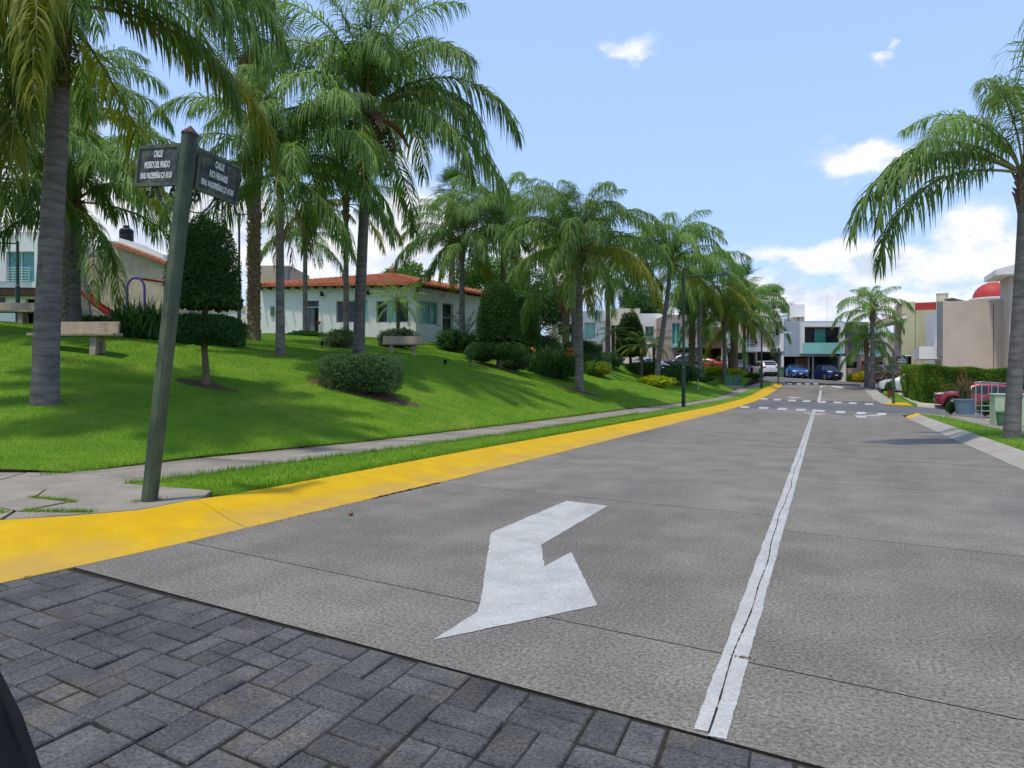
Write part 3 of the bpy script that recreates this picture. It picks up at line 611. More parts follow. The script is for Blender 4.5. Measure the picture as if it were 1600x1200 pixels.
kerb('far_right_kerb', [(12, A1[0][1] - .5)] + A1, [(12, A1[0][1] - 0)] + [(A1[0][0] + .1, A1[0][1] + .55), (A1[1][0] + .1, A1[1][1] + .6), (A1[2][0] + .25, A1[2][1] + .6), (A1[3][0] + .8, A1[3][1] + .8), (A1[4][0] + .9, A1[4][1] + .6), (A1[5][0] + .8, A1[5][1] + .3), (A1[6][0] + .8, A1[6][1]), (A1[7][0] + .8, A1[7][1])],
     lambda i: M['kerb_y'] if 1 <= i <= 3 else M['kerb_g'], 3 if False else 1, gprof)

# ------------------------------------------------------------------ pavements and verges
walk = thing('sidewalk', None, None, (0, 0, 0)); tag(walk, kind='structure')
y = 7.45
while y < 68:
    L_ = 2.4; ys = [y + .012 + (L_ - .024) * k / 4 for k in range(5)]
    strip('slab', ys, sx, gx, lambda x, yy, t: fz(x, yy) + .15, M['walk'], walk, n=3, thick=.06); y += L_
# corner apron slabs
def poly_slab(pts, z, mat, parent, name='slab'):
    mb = MB(); mb.prism(pts, z - .08, z); return mb.build(name, mat, parent, bevel=.006)
poly_slab([(-7.4, 4.7), (-6.66, 5.6), (-6.66, 6.5), (-7.0, 6.95), (-8.6, 7.4), (-8.95, 6.2), (-8.1, 5.4)], .15, M['walk'], walk)
poly_slab([(-8.62, 7.42), (-8.97, 6.22), (-9.9, 5.9), (-10.9, 7.25), (-10.28, 7.42)], .15, M['walk'], walk)
poly_slab([(-7.42, 4.66), (-8.3, 3.9), (-9.6, 4.4), (-9.92, 5.88), (-8.98, 6.2), (-8.12, 5.38)], .151, M['walk'], walk)
poly_slab([(-8.32, 3.88), (-9.9, 3.02), (-13, 3.3), (-12.5, 6.6), (-10.92, 7.23), (-9.93, 5.86), (-9.61, 4.38)], .149, M['walk'], walk)
poly_slab([(-9.92, 3.0), (-12.5, 2.42), (-20, 2.2), (-22, 3.4), (-15, 5.7), (-12.52, 6.58), (-13.02, 3.28)], .15, M['walk'], walk)
tag(MB().prism([(-6.6, 4.9), (-22, 2.1), (-22, 4), (-10.5, 7.6), (-8.4, 7.6), (-6.5, 7.1)], .05, .085).build('apron_bed', M['joint']), kind='structure')
# utility lid with cracked edge
lid = MB(); lid.prism([(-7.65, 5.02), (-8.32, 5.12), (-8.42, 5.62), (-7.75, 5.6)], .15, .168)
tag(lid.build('manhole_cover', M['walk'], bevel=.01), 'small square concrete cover set in the corner pavement by the sign post', 'manhole cover')
vs_ = strip('verge', [6.95] + list(np.arange(7.5, 69.5, .8)), lambda y: float(gx(y)) + .0, lambda y: float(kx(y)) - (.45 if y < 7.2 else 0), lambda x, yy, t: fz(x, yy) + .15 + .03 * math.sin(math.pi * t), M['lawn'], n=5, thick=.1); tag(vs_, kind='structure')
# right hand side
vr = strip('right_verge', list(np.arange(-12, 35.2, .8)), lambda y: 3.58, lambda y: 4.75 if y < 31 else 4.75 - .25 * (y - 31), lambda x, yy, t: fz(x, yy) + .145 + .02 * math.sin(math.pi * t), M['lawn'], n=4, thick=.1); tag(vr, kind='structure')
wr = thing('right_sidewalk', None, None, (0, 0, 0)); tag(wr, kind='structure')
for i in range(24):
    y = -12 + 2 * i; strip('slab', [y + .01, y + .7, y + 1.3, y + 1.99], lambda y: 4.76 if y < 31 else 4.76 - .25 * (y - 31), lambda y: 6.1, lambda x, yy, t: fz(x, yy) + .14, M['walk'], wr, n=3, thick=.06)
o = strip('right_forecourt', list(np.arange(-12, 36.6, 1.2)), lambda y: 6.11, lambda y: 30, lambda x, yy, t: fz(x, yy) + .13, M['drive'], n=16); tag(o, kind='structure')
fv = strip('far_verge', list(np.arange(50.6, 66, .8)), lambda y: 4.25 if y > 53 else 4.3, lambda y: 5.2, lambda x, yy, t: fz(x, yy) + .15, M['lawn'], n=3, thick=.3); tag(fv, kind='structure')
fs = strip('far_sidewalk', list(np.arange(50.4, 72, .8)), lambda y: 5.2, lambda y: 26, lambda x, yy, t: fz(x, yy) + .145, M['drive'], n=12, thick=.3); tag(fs, kind='structure')
# kerb and forecourts of the far row (set square to the row of houses)
def cb(x0, x1, d0, d1, zf, mat, name, n=40, m=6):
    V = []; Fs = []
    for i in range(n + 1):
        for j in range(m + 1):
            X = x0 + (x1 - x0) * i / n; d = d0 + (d1 - d0) * j / m; x, y = X * CA - d * SA, X * SA + d * CA; V.append((x, y, float(fz(x, y)) + zf))
    for i in range(n):
        for j in range(m): Fs.append((i * (m + 1) + j, (i + 1) * (m + 1) + j, (i + 1) * (m + 1) + j + 1, i * (m + 1) + j + 1))
    b = len(V); V += [(v[0] + SA * .0, v[1], v[2] - .4) for v in V[::m + 1]]
    for i in range(n): Fs.append((i * (m + 1), b + i, b + i + 1, (i + 1) * (m + 1)))
    o = link(name, to_mesh(name, V, Fs, mat)); tag(o, kind='structure')
cb(-30, 36.2, 75.6, 95, .12, M['drive'], 'far_forecourt'); cb(36.2, 60, 75.6, 95, .13, M['redpave'], 'red_forecourt')

# ------------------------------------------------------------------ foliage builders
def leaf_cloud(pts, nrm, size, asp=.45, droop=0, rng=RNG):
    """one folded diamond leaf (2 triangles) per point"""
    n = len(pts); d = rng.normal(size=(n, 3)); d += nrm * .6; d[:, 2] -= droop; d /= np.linalg.norm(d, axis=1)[:, None]
    w = np.cross(d, rng.normal(size=(n, 3))); w /= np.linalg.norm(w, axis=1)[:, None] + 1e-9
    s = size * rng.uniform(.6, 1.3, n)[:, None]
    a = pts; b = pts + d * s * .5 + w * s * asp * .5; c = pts + d * s; e = pts + d * s * .5 - w * s * asp * .5
    return np.stack([a, b, c, e], 1).reshape(-1, 3)
def shell_pts(n, a, b, c, e=2.0, thick=.22, lump=.12, rng=RNG, half=False, lf=3.0):
    """points in the outer layer of a lumpy superellipsoid"""
    v = rng.normal(size=(n, 3)); v /= np.linalg.norm(v, axis=1)[:, None]
    if half: v[:, 2] = np.abs(v[:, 2])
    k = (np.abs(v) ** e).sum(1) ** (-1 / e); ph = rng.uniform(0, 6, 6)
    l = 1 + lump * (np.sin(v[:, 0] * lf * 2 + ph[0]) * np.sin(v[:, 1] * lf * 2 + ph[1]) + .7 * np.sin(v[:, 2] * lf * 3 + ph[2]) * np.sin(v[:, 0] * lf * 3 + ph[3]))
    r = k * l * (1 - thick * rng.random(n) ** 1.3)
    return v * r[:, None] * np.array([a, b, c]), v
def shrub_mesh(name, n, a, b, c, size, mat, e=2.0, zc=None, mat2=None, frac2=0, lump=.12, thick=.25, asp=.45, seed=1, half=False, core=True):
    rng = np.random.default_rng(seed); p, nr = shell_pts(n, a, b, c, e, thick, lump, rng, half)
    p[:, 2] += c if zc is None else zc
    V = leaf_cloud(p, nr, size, asp, rng=rng); mi = np.zeros(n, np.int32)
    mats = [mat] + ([mat2] if mat2 else [])
    if mat2: mi = (rng.random(n) < frac2).astype(np.int32)
    if core:      # inner leaves, larger and denser
        m = n // 4; q = rng.normal(size=(m, 3)); q /= np.linalg.norm(q, axis=1)[:, None]
        if half: q[:, 2] = np.abs(q[:, 2])
        k = (np.abs(q) ** e).sum(1) ** (-1 / e); q = q * (k * rng.uniform(.35, .8, m))[:, None] * np.array([a, b, c]); q[:, 2] += c if zc is None else zc
        V = np.r_[V, leaf_cloud(q, q * 0, size * 2.6, .9, rng=rng)]; mi = np.r_[mi, np.zeros(m, np.int32)]
    return fast_mesh(name, V, 4, mats, mi=mi)
def stems(mb, n, r, h, w=.012, seed=1, mi=0):
    rr = random.Random(seed)
    for i in range(n):
        a = rr.uniform(0, 6.28); q = rr.uniform(.3, 1) * r
        mb.tube([(math.cos(a) * q * .15, math.sin(a) * q * .15, -.05), (math.cos(a) * q * .6, math.sin(a) * q * .6, h * .5), (math.cos(a + .2) * q, math.sin(a + .2) * q, h)], [w, w * .8, w * .5], 5, mi)
    return mb
def soil_patch(parent, a, b, loc, seed=3, name='soil_bed'):
    """a low uneven ring of bare soil that follows the lawn"""
    mb = MB(); rr = random.Random(seed); n = 26; cx, cy = loc[0], loc[1]; rad = [rr.uniform(.8, 1.12) for _ in range(n)]
    V = []; Fs = []
    for j, (s, dz) in enumerate([(1.0, -.03), (.93, .022), (.6, .045), (0.01, .05)]):
        for k in range(n):
            t = 2 * math.pi * k / n; dx, dy = math.cos(t) * a * s * rad[k], math.sin(t) * b * s * rad[k]
            x, y = cx + dx * CA - dy * SA, cy + dx * SA + dy * CA
            V.append((x - cx, y - cy, lawn_z(x, y) + dz + rr.uniform(-.008, .012) - loc[2]))
    for j in range(3):
        for k in range(n): Fs.append((j * n + k, j * n + (k + 1) % n, (j + 1) * n + (k + 1) % n, (j + 1) * n + k))
    o = link(name, to_mesh(name, V, Fs, M['soil'], smooth=True), parent)
    if parent is not None and abs(parent.rotation_euler.z) > 1e-6: o.rotation_euler = (0, 0, -parent.rotation_euler.z)
    return o

# ---- queen palm fronds, one mesh per starting angle, shared by all palms
def frond_mesh(name, L, e0, droop, nl, lmax, wid, mat, seed, curl=0.0, sparse=1.0, stiff=0.0, plum=1.0, side=0.0):
    rng = random.Random(seed); n = 20; pts = []; p = Vector((0, 0, 0)); yaw = 0
    for i in range(n + 1):
        t = i / n; e = R(e0 - droop * (t ** 1.25)); pts.append(p.copy())
        p = p + Vector((math.cos(e) * math.cos(yaw), math.cos(e) * math.sin(yaw), math.sin(e))) * (L / n); yaw += side / n
    rad = [.026 * (1 - .86 * i / n) * (L / 3.5) + .003 for i in range(n + 1)]
    mb = MB(); mb.tube(pts, rad, 5, 1)
    V = []; MI = []
    def at(t):
        f = t * n; i = min(int(f), n - 1); a = f - i; return pts[i].lerp(pts[i + 1], a), (pts[i + 1] - pts[i]).normalized()
    start = .16
    for sgn in (-1, 1):
        for k in range(nl):
            if rng.random() > sparse: continue
            t = start + (1 - start) * (k + rng.uniform(-.35, .35)) / nl; t = min(max(t, start), .995)
            q, T = at(t); S = T.cross(Vector((0, 0, 1)))
            if S.length < .05: S = Vector((0, 1, 0))
            S.normalize(); S *= sgn; Un = S.cross(T) * sgn
            u = (t - start) / (1 - start); ln = lmax * (math.sin(math.pi * (.12 + .80 * u)) ** .7) * rng.uniform(.8, 1.1)
            el = R(rng.choice([-28, -8, 14, 38]) * plum + rng.uniform(-10, 10)) ; sw = R(28 + 22 * u + rng.uniform(-8, 8))
            D = (S * math.cos(el) + Un * math.sin(el)) * math.cos(sw) + T * math.sin(sw); D.normalize()
            g = rng.uniform(.75, 1.25) * (1 - stiff); w = wid * rng.uniform(.8, 1.15); a = q.copy(); prev = None; m = 4
            W = D.cross(Vector((rng.uniform(-.6, .6), rng.uniform(-.6, .6), 1))).normalized()
            for j in range(m + 1):
                ww = w * (.55, 1, .85, .55, .08)[j] * .5
                cur = (a - W * ww, a + W * ww)
                if prev is not None:
                    V.append((prev[0], prev[1], cur[1], cur[0]))
                prev = cur
                D = (D + Vector((0, 0, -1)) * g * (.3 + .3 * j)).normalized(); a = a + D * (ln / m)
    b = len(mb.v)
    for q in V:
        mb.v += [tuple(x) for x in q]; mb.f.append((b, b + 1, b + 2, b + 3)); mb.m.append(0); b += 4
    return to_mesh(name, mb.v, mb.f, [mat, M['rachis']], mb.m)
QL = 4.3
QA = [(86, 105), (78, 122), (68, 132), (56, 134), (42, 124), (25, 108), (6, 90), (-22, 58), (-56, 27)]
QF = {}
for mk in ('frond', 'frond_l', 'frond_y'):
    for i, (e0, dr) in enumerate(QA):
        if mk == 'frond_y' and e0 > 30: continue
        QF[(mk, i)] = [frond_mesh('frond', QL, e0, dr, 96, 1.0, .038, M[mk], 100 + i * 7 + v, side=(-.35 if v else .3)) for v in range(2 if mk != 'frond_l' else 1)]
DRYF = [frond_mesh('dry_frond', 2.6, -60, 22, 34, .5, .03, M['dry'], 900 + v, sparse=.8) for v in range(2)]
def spathe_mesh(seed, L=1.15):
    rr = random.Random(seed); pts = []; p = Vector((0, 0, 0)); V = []; Fs = []; n = 12
    for i in range(n + 1):
        t = i / n; e = R(20 - 110 * t); w = .085 * math.sin(math.pi * min(1, t * 1.02)) ** .6 + .008
        c = Vector((math.cos(e), 0, math.sin(e))); nn = Vector((-math.sin(e), 0, math.cos(e)))
        for k in range(5):
            u = (k - 2) / 2; V.append(tuple(p + Vector((0, 1, 0)) * (w * math.sin(u * 1.3)) - nn * w * (math.cos(u * 1.3))))
        for k in range(5):
            u = (2 - k) / 2; V.append(tuple(p + Vector((0, 1, 0)) * (w * .9 * math.sin(u * 1.3)) - nn * w * .86 * (math.cos(u * 1.3))))
        p = p + c * (L / n)
    for i in range(n):
        for k in range(10): Fs.append((i * 10 + k, i * 10 + (k + 1) % 10, (i + 1) * 10 + (k + 1) % 10, (i + 1) * 10 + k))
    return to_mesh('spathe', V, Fs, M['spathe'], smooth=True)
SPATHE = spathe_mesh(1)
def fruit_mesh(seed):
    rng = np.random.default_rng(seed); n = 1500; t = rng.random(n); a = rng.uniform(0, 6.28, n); r = .27 * np.sin(np.pi * (.08 + .86 * t)) ** .6 * np.sqrt(rng.uniform(.35, 1, n))
    p = np.c_[.42 + r * np.cos(a), r * np.sin(a), -.25 - 1.15 * t]; V = leaf_cloud(p, p * 0, .045, .9, rng=rng)
    me = fast_mesh('fruit_cluster', V, 4, [M['fruit']]); return me
FRUIT = [fruit_mesh(3), fruit_mesh(4)]
def trunk_obj(root, h, r0, r1, lean=(0, 0), mat='trunk', bulge=.0, n=18, seed=0, name='trunk'):
    rr = random.Random(seed); K = 26; V = []; Fs = []; c = []
    for i in range(K + 1):
        t = i / K; s = t * t * (3 - 2 * t) * .5 + t * .5; r = r0 + (r1 - r0) * t; r *= 1 + .16 * math.exp(-t * h * 2.2) + bulge * math.sin(math.pi * t) + rr.uniform(-.012, .012)
        for k in range(n):
            a = 2 * math.pi * k / n; f = 1 + .03 * math.sin(3 * a + 5 * t)
            V.append((lean[0] * s + math.cos(a) * r * f, lean[1] * s + math.sin(a) * r * f, -.25 + (h + .25) * t))
    for i in range(K):
        for k in range(n): Fs.append((i * n + k, i * n + (k + 1) % n, (i + 1) * n + (k + 1) % n, (i + 1) * n + k))
    Fs.append(tuple(K * n + k for k in range(n)))
    return link(name, to_mesh(name, V, Fs, M[mat], smooth=True), root)
def boots_mesh(r, h, n, seed, mat='boots', out=.12, sz=.16, z0=0.0, wrap=1.0):
    """old leaf bases clasping the trunk"""
    rr = random.Random(seed); mb = MB()
    for i in range(n):
        a = i * 2.399; z = z0 + h * (i + .5) / n; ca, sa = math.cos(a), math.sin(a); rad = r * (1 + .05 * rr.random()); o = out * rr.uniform(.6, 1.3); l = sz * rr.uniform(.8, 1.5); w = r * .62
        T = Vector((-sa, ca, 0)); C = Vector((ca, sa, 0)); b = C * rad * .92; 
        mb.add([b - T * w + Vector((0, 0, z - l)), b + T * w + Vector((0, 0, z - l)), b + T * w * .7 + C * o * .5 + Vector((0, 0, z)), b - T * w * .7 + C * o * .5 + Vector((0, 0, z)),
                b + C * o * 1.1 - T * w * .3 + Vector((0, 0, z + l * .8)), b + C * o * 1.1 + T * w * .3 + Vector((0, 0, z + l * .8)), b + Vector((0, 0, z + l * .4)) + C * .01],
               [(0, 1, 2, 3), (3, 2, 5, 4), (2, 6, 5), (3, 4, 6), (4, 5, 6), (1, 6, 2), (0, 3, 6)])
    return mb
PN = [0]
def queen_palm(label, px, d, ch_py, r, group='queen palms of the park', n=20, scale=1.0, fm='frond', lean_px=0, seed=None, yellow=.12, fruit=0, spathe=0, dry=0, up=1.0, low=1.0,
               base=None, extra=None, soil=None, rz=0, thick=None, shag=0, trunkmat='trunk', hh=None):
    """px,d: trunk foot on the lawn; ch_py: picture row of the crown's base, used only to get the height"""
    PN[0] += 1; seed = seed or PN[0] * 13; rr = random.Random(seed)
    loc = base or P(px, d)
    z_top = pxz(ch_py, d); h = hh or (z_top - loc[2]); root = thing('queen_palm', label, 'palm tree', loc, 0, group)
    X = lean_px / F * d; lean = (X * CA, X * SA); r0 = r
    trunk_obj(root, h, r0, r0 * .74, lean, trunkmat, seed=seed)
    if shag:
        bm_ = boots_mesh(r0 * .9, h * .93, int(h * 22), seed, out=.07, sz=.11); bm_.build('leaf_base_cover', M['boots'], root)
    cs = boots_mesh(r0 * .72, .95, 26, seed, out=.13, sz=.2, z0=-.35); cs.lathe([(r0 * .70, -.4), (r0 * .95, -.1), (r0 * .85, .4), (r0 * .4, .8), (.03, 1.0)], 12)
    o = cs.build('crownshaft', M['boots'], root); o.location = (lean[0], lean[1], h)
    C0 = Vector((lean[0], lean[1], h + .35))
    n = int(n * 1.35)
    for i in range(n):
        t = (i + .5) / n; az = i * 2.399963 + rr.uniform(-.25, .25) + seed
        f = t ** (1.05 / up) * 7.6 * low; k = min(len(QA) - 1, max(0, int(f + rr.uniform(-.35, .35))))
        mk = fm; yprob = yellow * (3 if k >= 6 else (1 if k >= 5 else 0))
        if k >= 5 and rr.random() < yprob: mk = 'frond_y'
        sc = scale * rr.uniform(.85, 1.1) * (1.0 if k > 0 else .85)
        lst = QF[(mk, k)]; fr = link('frond', lst[rr.randrange(len(lst))], root, C0 + Vector((math.cos(az) * r0 * .5, math.sin(az) * r0 * .5, .35 - .45 * t)), (0, 0, az), (sc, sc, sc))
    for (az, k, sc, mk) in (extra or []):
        azw = A + R(az)
        lst = QF[(mk, k)]; link('frond', lst[0], root, C0 + Vector((math.cos(azw) * r0 * .5, math.sin(azw) * r0 * .5, .1)), (0, 0, azw), (sc, sc, sc))
    for i in range(fruit): az = A + R(-90) + (i - (fruit - 1) / 2) * 1.1; link('fruit_cluster', FRUIT[i % 2], root, C0 + Vector((0, 0, -.1)), (0, 0, az), (scale * 1.05,) * 3)
    for i in range(spathe): az = A + R(-90) + (i - (spathe - 1) / 2) * 1.5 + .5; link('spathe', SPATHE, root, C0 + Vector((0, 0, -.15)), (0, 0, az), (scale * 1.3,) * 3)
    for i in range(dry): az = seed + i * 1.7; link('dry_frond', DRYF[i % 2], root, C0 + Vector((math.cos(az) * r0 * .5, math.sin(az) * r0 * .5, -.35)), (0, 0, az), (scale,) * 3)
    if soil: soil_patch(root, soil[0], soil[1], loc, seed)
    return root

# ---- fan palms
def fan_mesh(seed, pet=1.0, rad=.85, e0=40, mat='fan', name='fan_leaf', droopy=.5):
    rr = random.Random(seed); mb = MB(); e = R(e0); tip = Vector((math.cos(e), 0, math.sin(e))) * pet; mb.tube([(0, 0, 0), tip * .5 + Vector((0, 0, .03)), tip], [.02, .016, .012], 5, 1)
    ax = (tip.normalized() + Vector((0, 0, -.45))).normalized(); sd = Vector((0, 1, 0)); n = 30
    for i in range(n):
        a = R(-140 + 280 * i / (n - 1)); D = (ax * math.cos(a) + sd * math.sin(a)).normalized(); N = ax.cross(sd).normalized(); W = D.cross(N).normalized()
        L = rad * (1 - .25 * abs(a) / 2.4) * rr.uniform(.88, 1.08); w = .052; p = tip.copy(); pr = (p - W * .004, p + W * .004); z = ((-1) ** i) * .012
        for j, (l, ww) in enumerate([(.3, .6), (.35, 1), (.2, .55), (.15, .08)]):
            D = (D + Vector((0, 0, -1)) * (.05, .12, .4, .7)[j] * droopy).normalized(); p = p + D * L * l; cu = (p - W * w * ww * .5 + N * z, p + W * w * ww * .5 + N * z)
            mb.add([pr[0], pr[1], cu[1], cu[0]], [(0, 1, 2, 3)], 0); pr = cu
    return to_mesh(name, mb.v, mb.f, [M[mat], M['rachis'] if mat == 'fan' else M['dry']], mb.m)
FAN = {e: fan_mesh(40 + e, 1.1, .95, e) for e in (75, 50, 25, 0, -25)}
FAND = [fan_mesh(81 + i, .7, .9, -72 - 4 * i, 'dry', 'dry_fan_leaf', 2.2) for i in range(2)]
def fan_palm(label, px, d, ch_py, r, n=34, scale=1.0, skirt=12, seed=5, base=None, boots=False, group='fan palms', zfoot=None):
    rr = random.Random(seed); loc = base or P(px, d); h = pxz(ch_py, d) - loc[2]; root = thing('fan_palm', label, 'palm tree', loc, 0, group)
    trunk_obj(root, h, r, r * .8, (rr.uniform(-.2, .2), rr.uniform(-.2, .2)), 'boots' if boots else 'trunk', seed=seed)
    if boots: boots_mesh(r * .92, h * .97, int(h * 26), seed, out=.1, sz=.13).build('leaf_base_cover', M['boots'], root)
    for i in range(n):
        t = (i + .5) / n; e = sorted(FAN)[::-1][min(4, int(t * 5))]; az = i * 2.4; s = scale * rr.uniform(.85, 1.1)
        link('fan_leaf', FAN[e], root, (0, 0, h + .3 * (1 - t)), (rr.uniform(-.1, .1), rr.uniform(-.1, .1), az), (s, s, s))
    for i in range(skirt):
        s = scale * rr.uniform(.85, 1.15); link('dry_fan_leaf', FAND[i % 2], root, (0, 0, h - .1 - .9 * (i / max(1, skirt)) ** 1), (0, 0, i * 2.4), (s, s, s))
    return root

# ---- cycads and small feather palms
CY = {e: frond_mesh('frond', 1.25, e, 42, 30, .22, .018, M['strap'], 300 + e, stiff=.7, plum=.2) for e in (72, 45, 18, -8)}
CYL = {e: frond_mesh('frond', 1.35, e, 75, 34, .24, .016, M['frond_l'], 340 + e, stiff=.45, plum=.2) for e in (70, 48, 20, -10)}
CYY = frond_mesh('frond', 1.3, 5, 60, 30, .2, .02, M['frond_y'], 371, stiff=.5, plum=.2)
def small_palm(name, label, cat, loc, h, r, n=22, scale=1.0, light=False, seed=3, yellow=0, group=None):
    rr = random.Random(seed); root = thing(name, label, cat, loc, 0, group); S_ = CYL if light else CY
    if h > .05:
        o = trunk_obj(root, h, r, r * .9, (rr.uniform(-.08, .08), 0), 'bark', seed=seed, n=12)
        if h > .5: boots_mesh(r * .95, h, int(h * 30), seed, out=.05, sz=.07).build('leaf_base_cover', M['bark'], root)
    ks = sorted(S_)[::-1]
    for i in range(n):
        t = (i + .5) / n; s = scale * rr.uniform(.85, 1.1); me = S_[ks[min(3, int(t * 4))]]
        if yellow and i >= n - yellow: me = CYY
        link('frond', me, root, (0, 0, h), (0, 0, i * 2.4), (s, s, s))
    return root

# ---- strap leaved clumps (agapanthus, bird of paradise)
def strap_clump(rx, ry, h, n, w, seed, mat='strap', flowers=0, spread=.5):
    rng = np.random.default_rng(seed); V = []; m = 6
    for i in range(n):
        a = rng.uniform(0, 6.28); q = math.sqrt(rng.random()); bx, by = rx * q * math.cos(a) * .8, ry * q * math.sin(a) * .8
        da = rng.uniform(0, 6.28); L = h * rng.uniform(.8, 1.35); e = rng.uniform(R(52), R(88)); p = np.array([bx, by, 0.]); D = np.array([math.cos(da) * math.cos(e), math.sin(da) * math.cos(e), math.sin(e)])
        side = np.array([-math.sin(da), math.cos(da), 0]); pr = None; fl = rng.uniform(.1, .33)
        for j in range(m + 1):
            ww = w * (.7, 1, 1, .95, .8, .5, .05)[j] * .5; cu = (p - side * ww, p + side * ww)
            if pr is not None: V += [pr[0], pr[1], cu[1], cu[0]]
            pr = cu; D = D + np.array([0, 0, -1]) * fl * (j / 3); D /= np.linalg.norm(D); p = p + D * L / m
    return fast_mesh('leaves', np.array(V), 4, [M[mat]])
def flower_heads(pts, seed=1, mat='orange'):
    rng = np.random.default_rng(seed); V = []
    for p in pts:
        q = np.tile(np.array(p), (14, 1)) + rng.normal(size=(14, 3)) * .03; nr = np.tile(np.array([0, 0, 1.]), (14, 1)); V.append(leaf_cloud(q, nr, .16, .25, rng=rng))
    return fast_mesh('flowers', np.concatenate(V), 4, [M[mat]])
def bush(name, label, cat, loc, a, b, c, n, size, mat, e=2.0, rz=A, seed=1, soil=None, group=None, stem=True, **k):
    root = thing(name, label, cat, loc, rz, group)
    link('foliage', shrub_mesh('foliage', n, a, b, c, size, M[mat], e, seed=seed, **k), root)
    if stem: stems(MB(), 9, min(a, b) * .7, c * 1.2, .012, seed).build('stems', M['bark'], root)
    if soil: soil_patch(root, soil[0], soil[1], loc, seed)
    return root

# ------------------------------------------------------------------ palms
queen_palm('tall queen palm with thick smooth grey trunk, nearest to the left edge', 70, 15, 30, .25, n=20, scale=1.22, lean_px=26, yellow=.4, fruit=2, thick=1, up=1.0, low=.92, seed=21, soil=None,
           extra=[(-97, 7, 1.1, 'frond_y'), (-108, 7, .95, 'frond_l'), (-98, 8, 1.0, 'frond_l'), (-72, 7, 1.05, 'frond_y'), (-88, 8, 1.15, 'frond_y'), (-84, 8, .85, 'frond_y'), (-150, 7, 1.1, 'frond_y'), (-112, 7, .8, 'frond_y'), (-8, 5, 1.2, 'frond'), (-15, 5, 1.05, 'frond'), (6, 4, 1.25, 'frond'), (172, 7, 1.0, 'frond_y'), (-130, 8, .95, 'frond'), (12, 6, 1.0, 'frond'), (-60, 6, .9, 'frond')])
queen_palm('queen palm with dark slim trunk rising behind the stone bench near the thick trunk', 118, 25, 330, .19, n=21, scale=1.12, seed=34, yellow=.05, spathe=1, trunkmat='trunk')
queen_palm('pale tufted queen palm behind the two near trunks on the left', 104, 30, 200, .2, n=19, scale=1.2, seed=52, fm='frond_l', shag=1)
queen_palm('dark green queen palm cut by the left edge of the view', -35, 22, 300, .2, n=19, scale=1.1, seed=66, yellow=.05)
queen_palm('queen palm with skirt of dry brown fronds hanging down its slender trunk', 438, 25, 285, .155, n=22, scale=1.15, seed=71, dry=5, spathe=1, yellow=.12, up=1.25, soil=None)
queen_palm('biggest queen palm standing behind the square clipped shrub, with fruit clusters and brown spathes', 560, 28, 195, .225, n=24, scale=1.5, lean_px=14, seed=88, fruit=4, spathe=3, yellow=.04, fm='frond',
           extra=[(-95, 7, 1.15, 'frond_l'), (-105, 6, 1.2, 'frond_l'), (-25, 5, 1.25, 'frond'), (-5, 4, 1.25, 'frond'), (-95, 0, 1.2, 'frond'), (100, 0, 1.2, 'frond')])
queen_palm('slim queen palm before the clubhouse door with dark ball of leaf bases', 477, 42, 378, .15, n=15, scale=.78, seed=93, yellow=.05)
queen_palm('slender grey palm trunk rising just left of the biggest palm before the clubhouse windows', 541, 34, 330, .14, n=14, scale=.8, seed=97, yellow=.3)
fan_palm('very tall fan palm with shaggy brown trunk and dead leaf skirt behind the topiary tree', 397, 33, 60, .26, n=30, scale=1.25, skirt=26, seed=6, boots=True)
queen_palm('queen palm with reddish brown crown base above the clubhouse roof end', 786, 47, 372, .2, n=24, scale=1.32, seed=103, spathe=3, yellow=.08, up=1.2)
queen_palm('queen palm with tan bare trunk behind the dark bushes at the clubhouse corner', 722, 45, 395, .2, n=20, scale=1.15, seed=117, yellow=.06)
queen_palm('large arching queen palm in a ring of soil at the middle of the park', 905, 37, 400, .215, n=26, scale=1.24, seed=121, yellow=.05, spathe=1, fm='frond', up=1.05, soil=(1.25, .75),
           extra=[(-70, 7, 1.0, 'frond_l'), (-110, 7, 1.1, 'frond_l'), (-80, 8, .9, 'frond_y')])
queen_palm('light green queen palm leaning right above the yellow bush by the lamp', 1025, 52, 418, .2, n=24, scale=1.24, lean_px=22, seed=139, fm='frond_l', yellow=.12)
queen_palm('slim queen palm behind the clipped shrub to the right of the big arching palm', 950, 56, 445, .2, n=16, scale=1.1, seed=144, yellow=.05)
queen_palm('dark slim palm trunk just left of and behind the big arching palm', 897, 48, 420, .19, n=14, scale=1.0, seed=149, yellow=.02)
fan_palm('fan palm with shaggy patterned trunk behind the flowering bushes', 884, 54, 440, .24, n=24, scale=1.1, skirt=8, seed=16, boots=True)
queen_palm('queen palm with yellow fronds behind the arm of the near street lamp', 1094, 60, 455, .2, n=20, scale=1.2, seed=158, yellow=.3, fm='frond_l')
fan_palm('shaggy trunked fan palm beside the red parked car', 1081, 62, 460, .26, n=24, scale=1.0, skirt=10, seed=19, boots=True)
queen_palm('left of two queen palms behind the green utility cabinet, smooth dark trunk', 1132, 62, 505, .19, n=22, scale=1.12, seed=163, yellow=.05, fm='frond_l')
queen_palm('right of two queen palms behind the green utility cabinet, slim pale trunk', 1163, 66, 500, .15, n=22, scale=1.15, seed=171, yellow=.1, fm='frond_l')
fan_palm('fan palm with reddish shaggy trunk between the two palms behind the green cabinet', 1147, 64, 462, .3, n=24, scale=1.0, skirt=0, seed=23, boots=True)
fan_palm('fan palm crown above the roofs left of the beige roof terrace', 1158, 95, 447, .3, n=30, scale=1.75, skirt=3, seed=25, base=(*Wc(1158, 95), 1.9))
fan_palm('small fan palm top rising over the beige roof terrace', 1208, 100, 474, .3, n=30, scale=1.3, skirt=3, seed=26, base=(*Wc(1208, 100), 1.9))
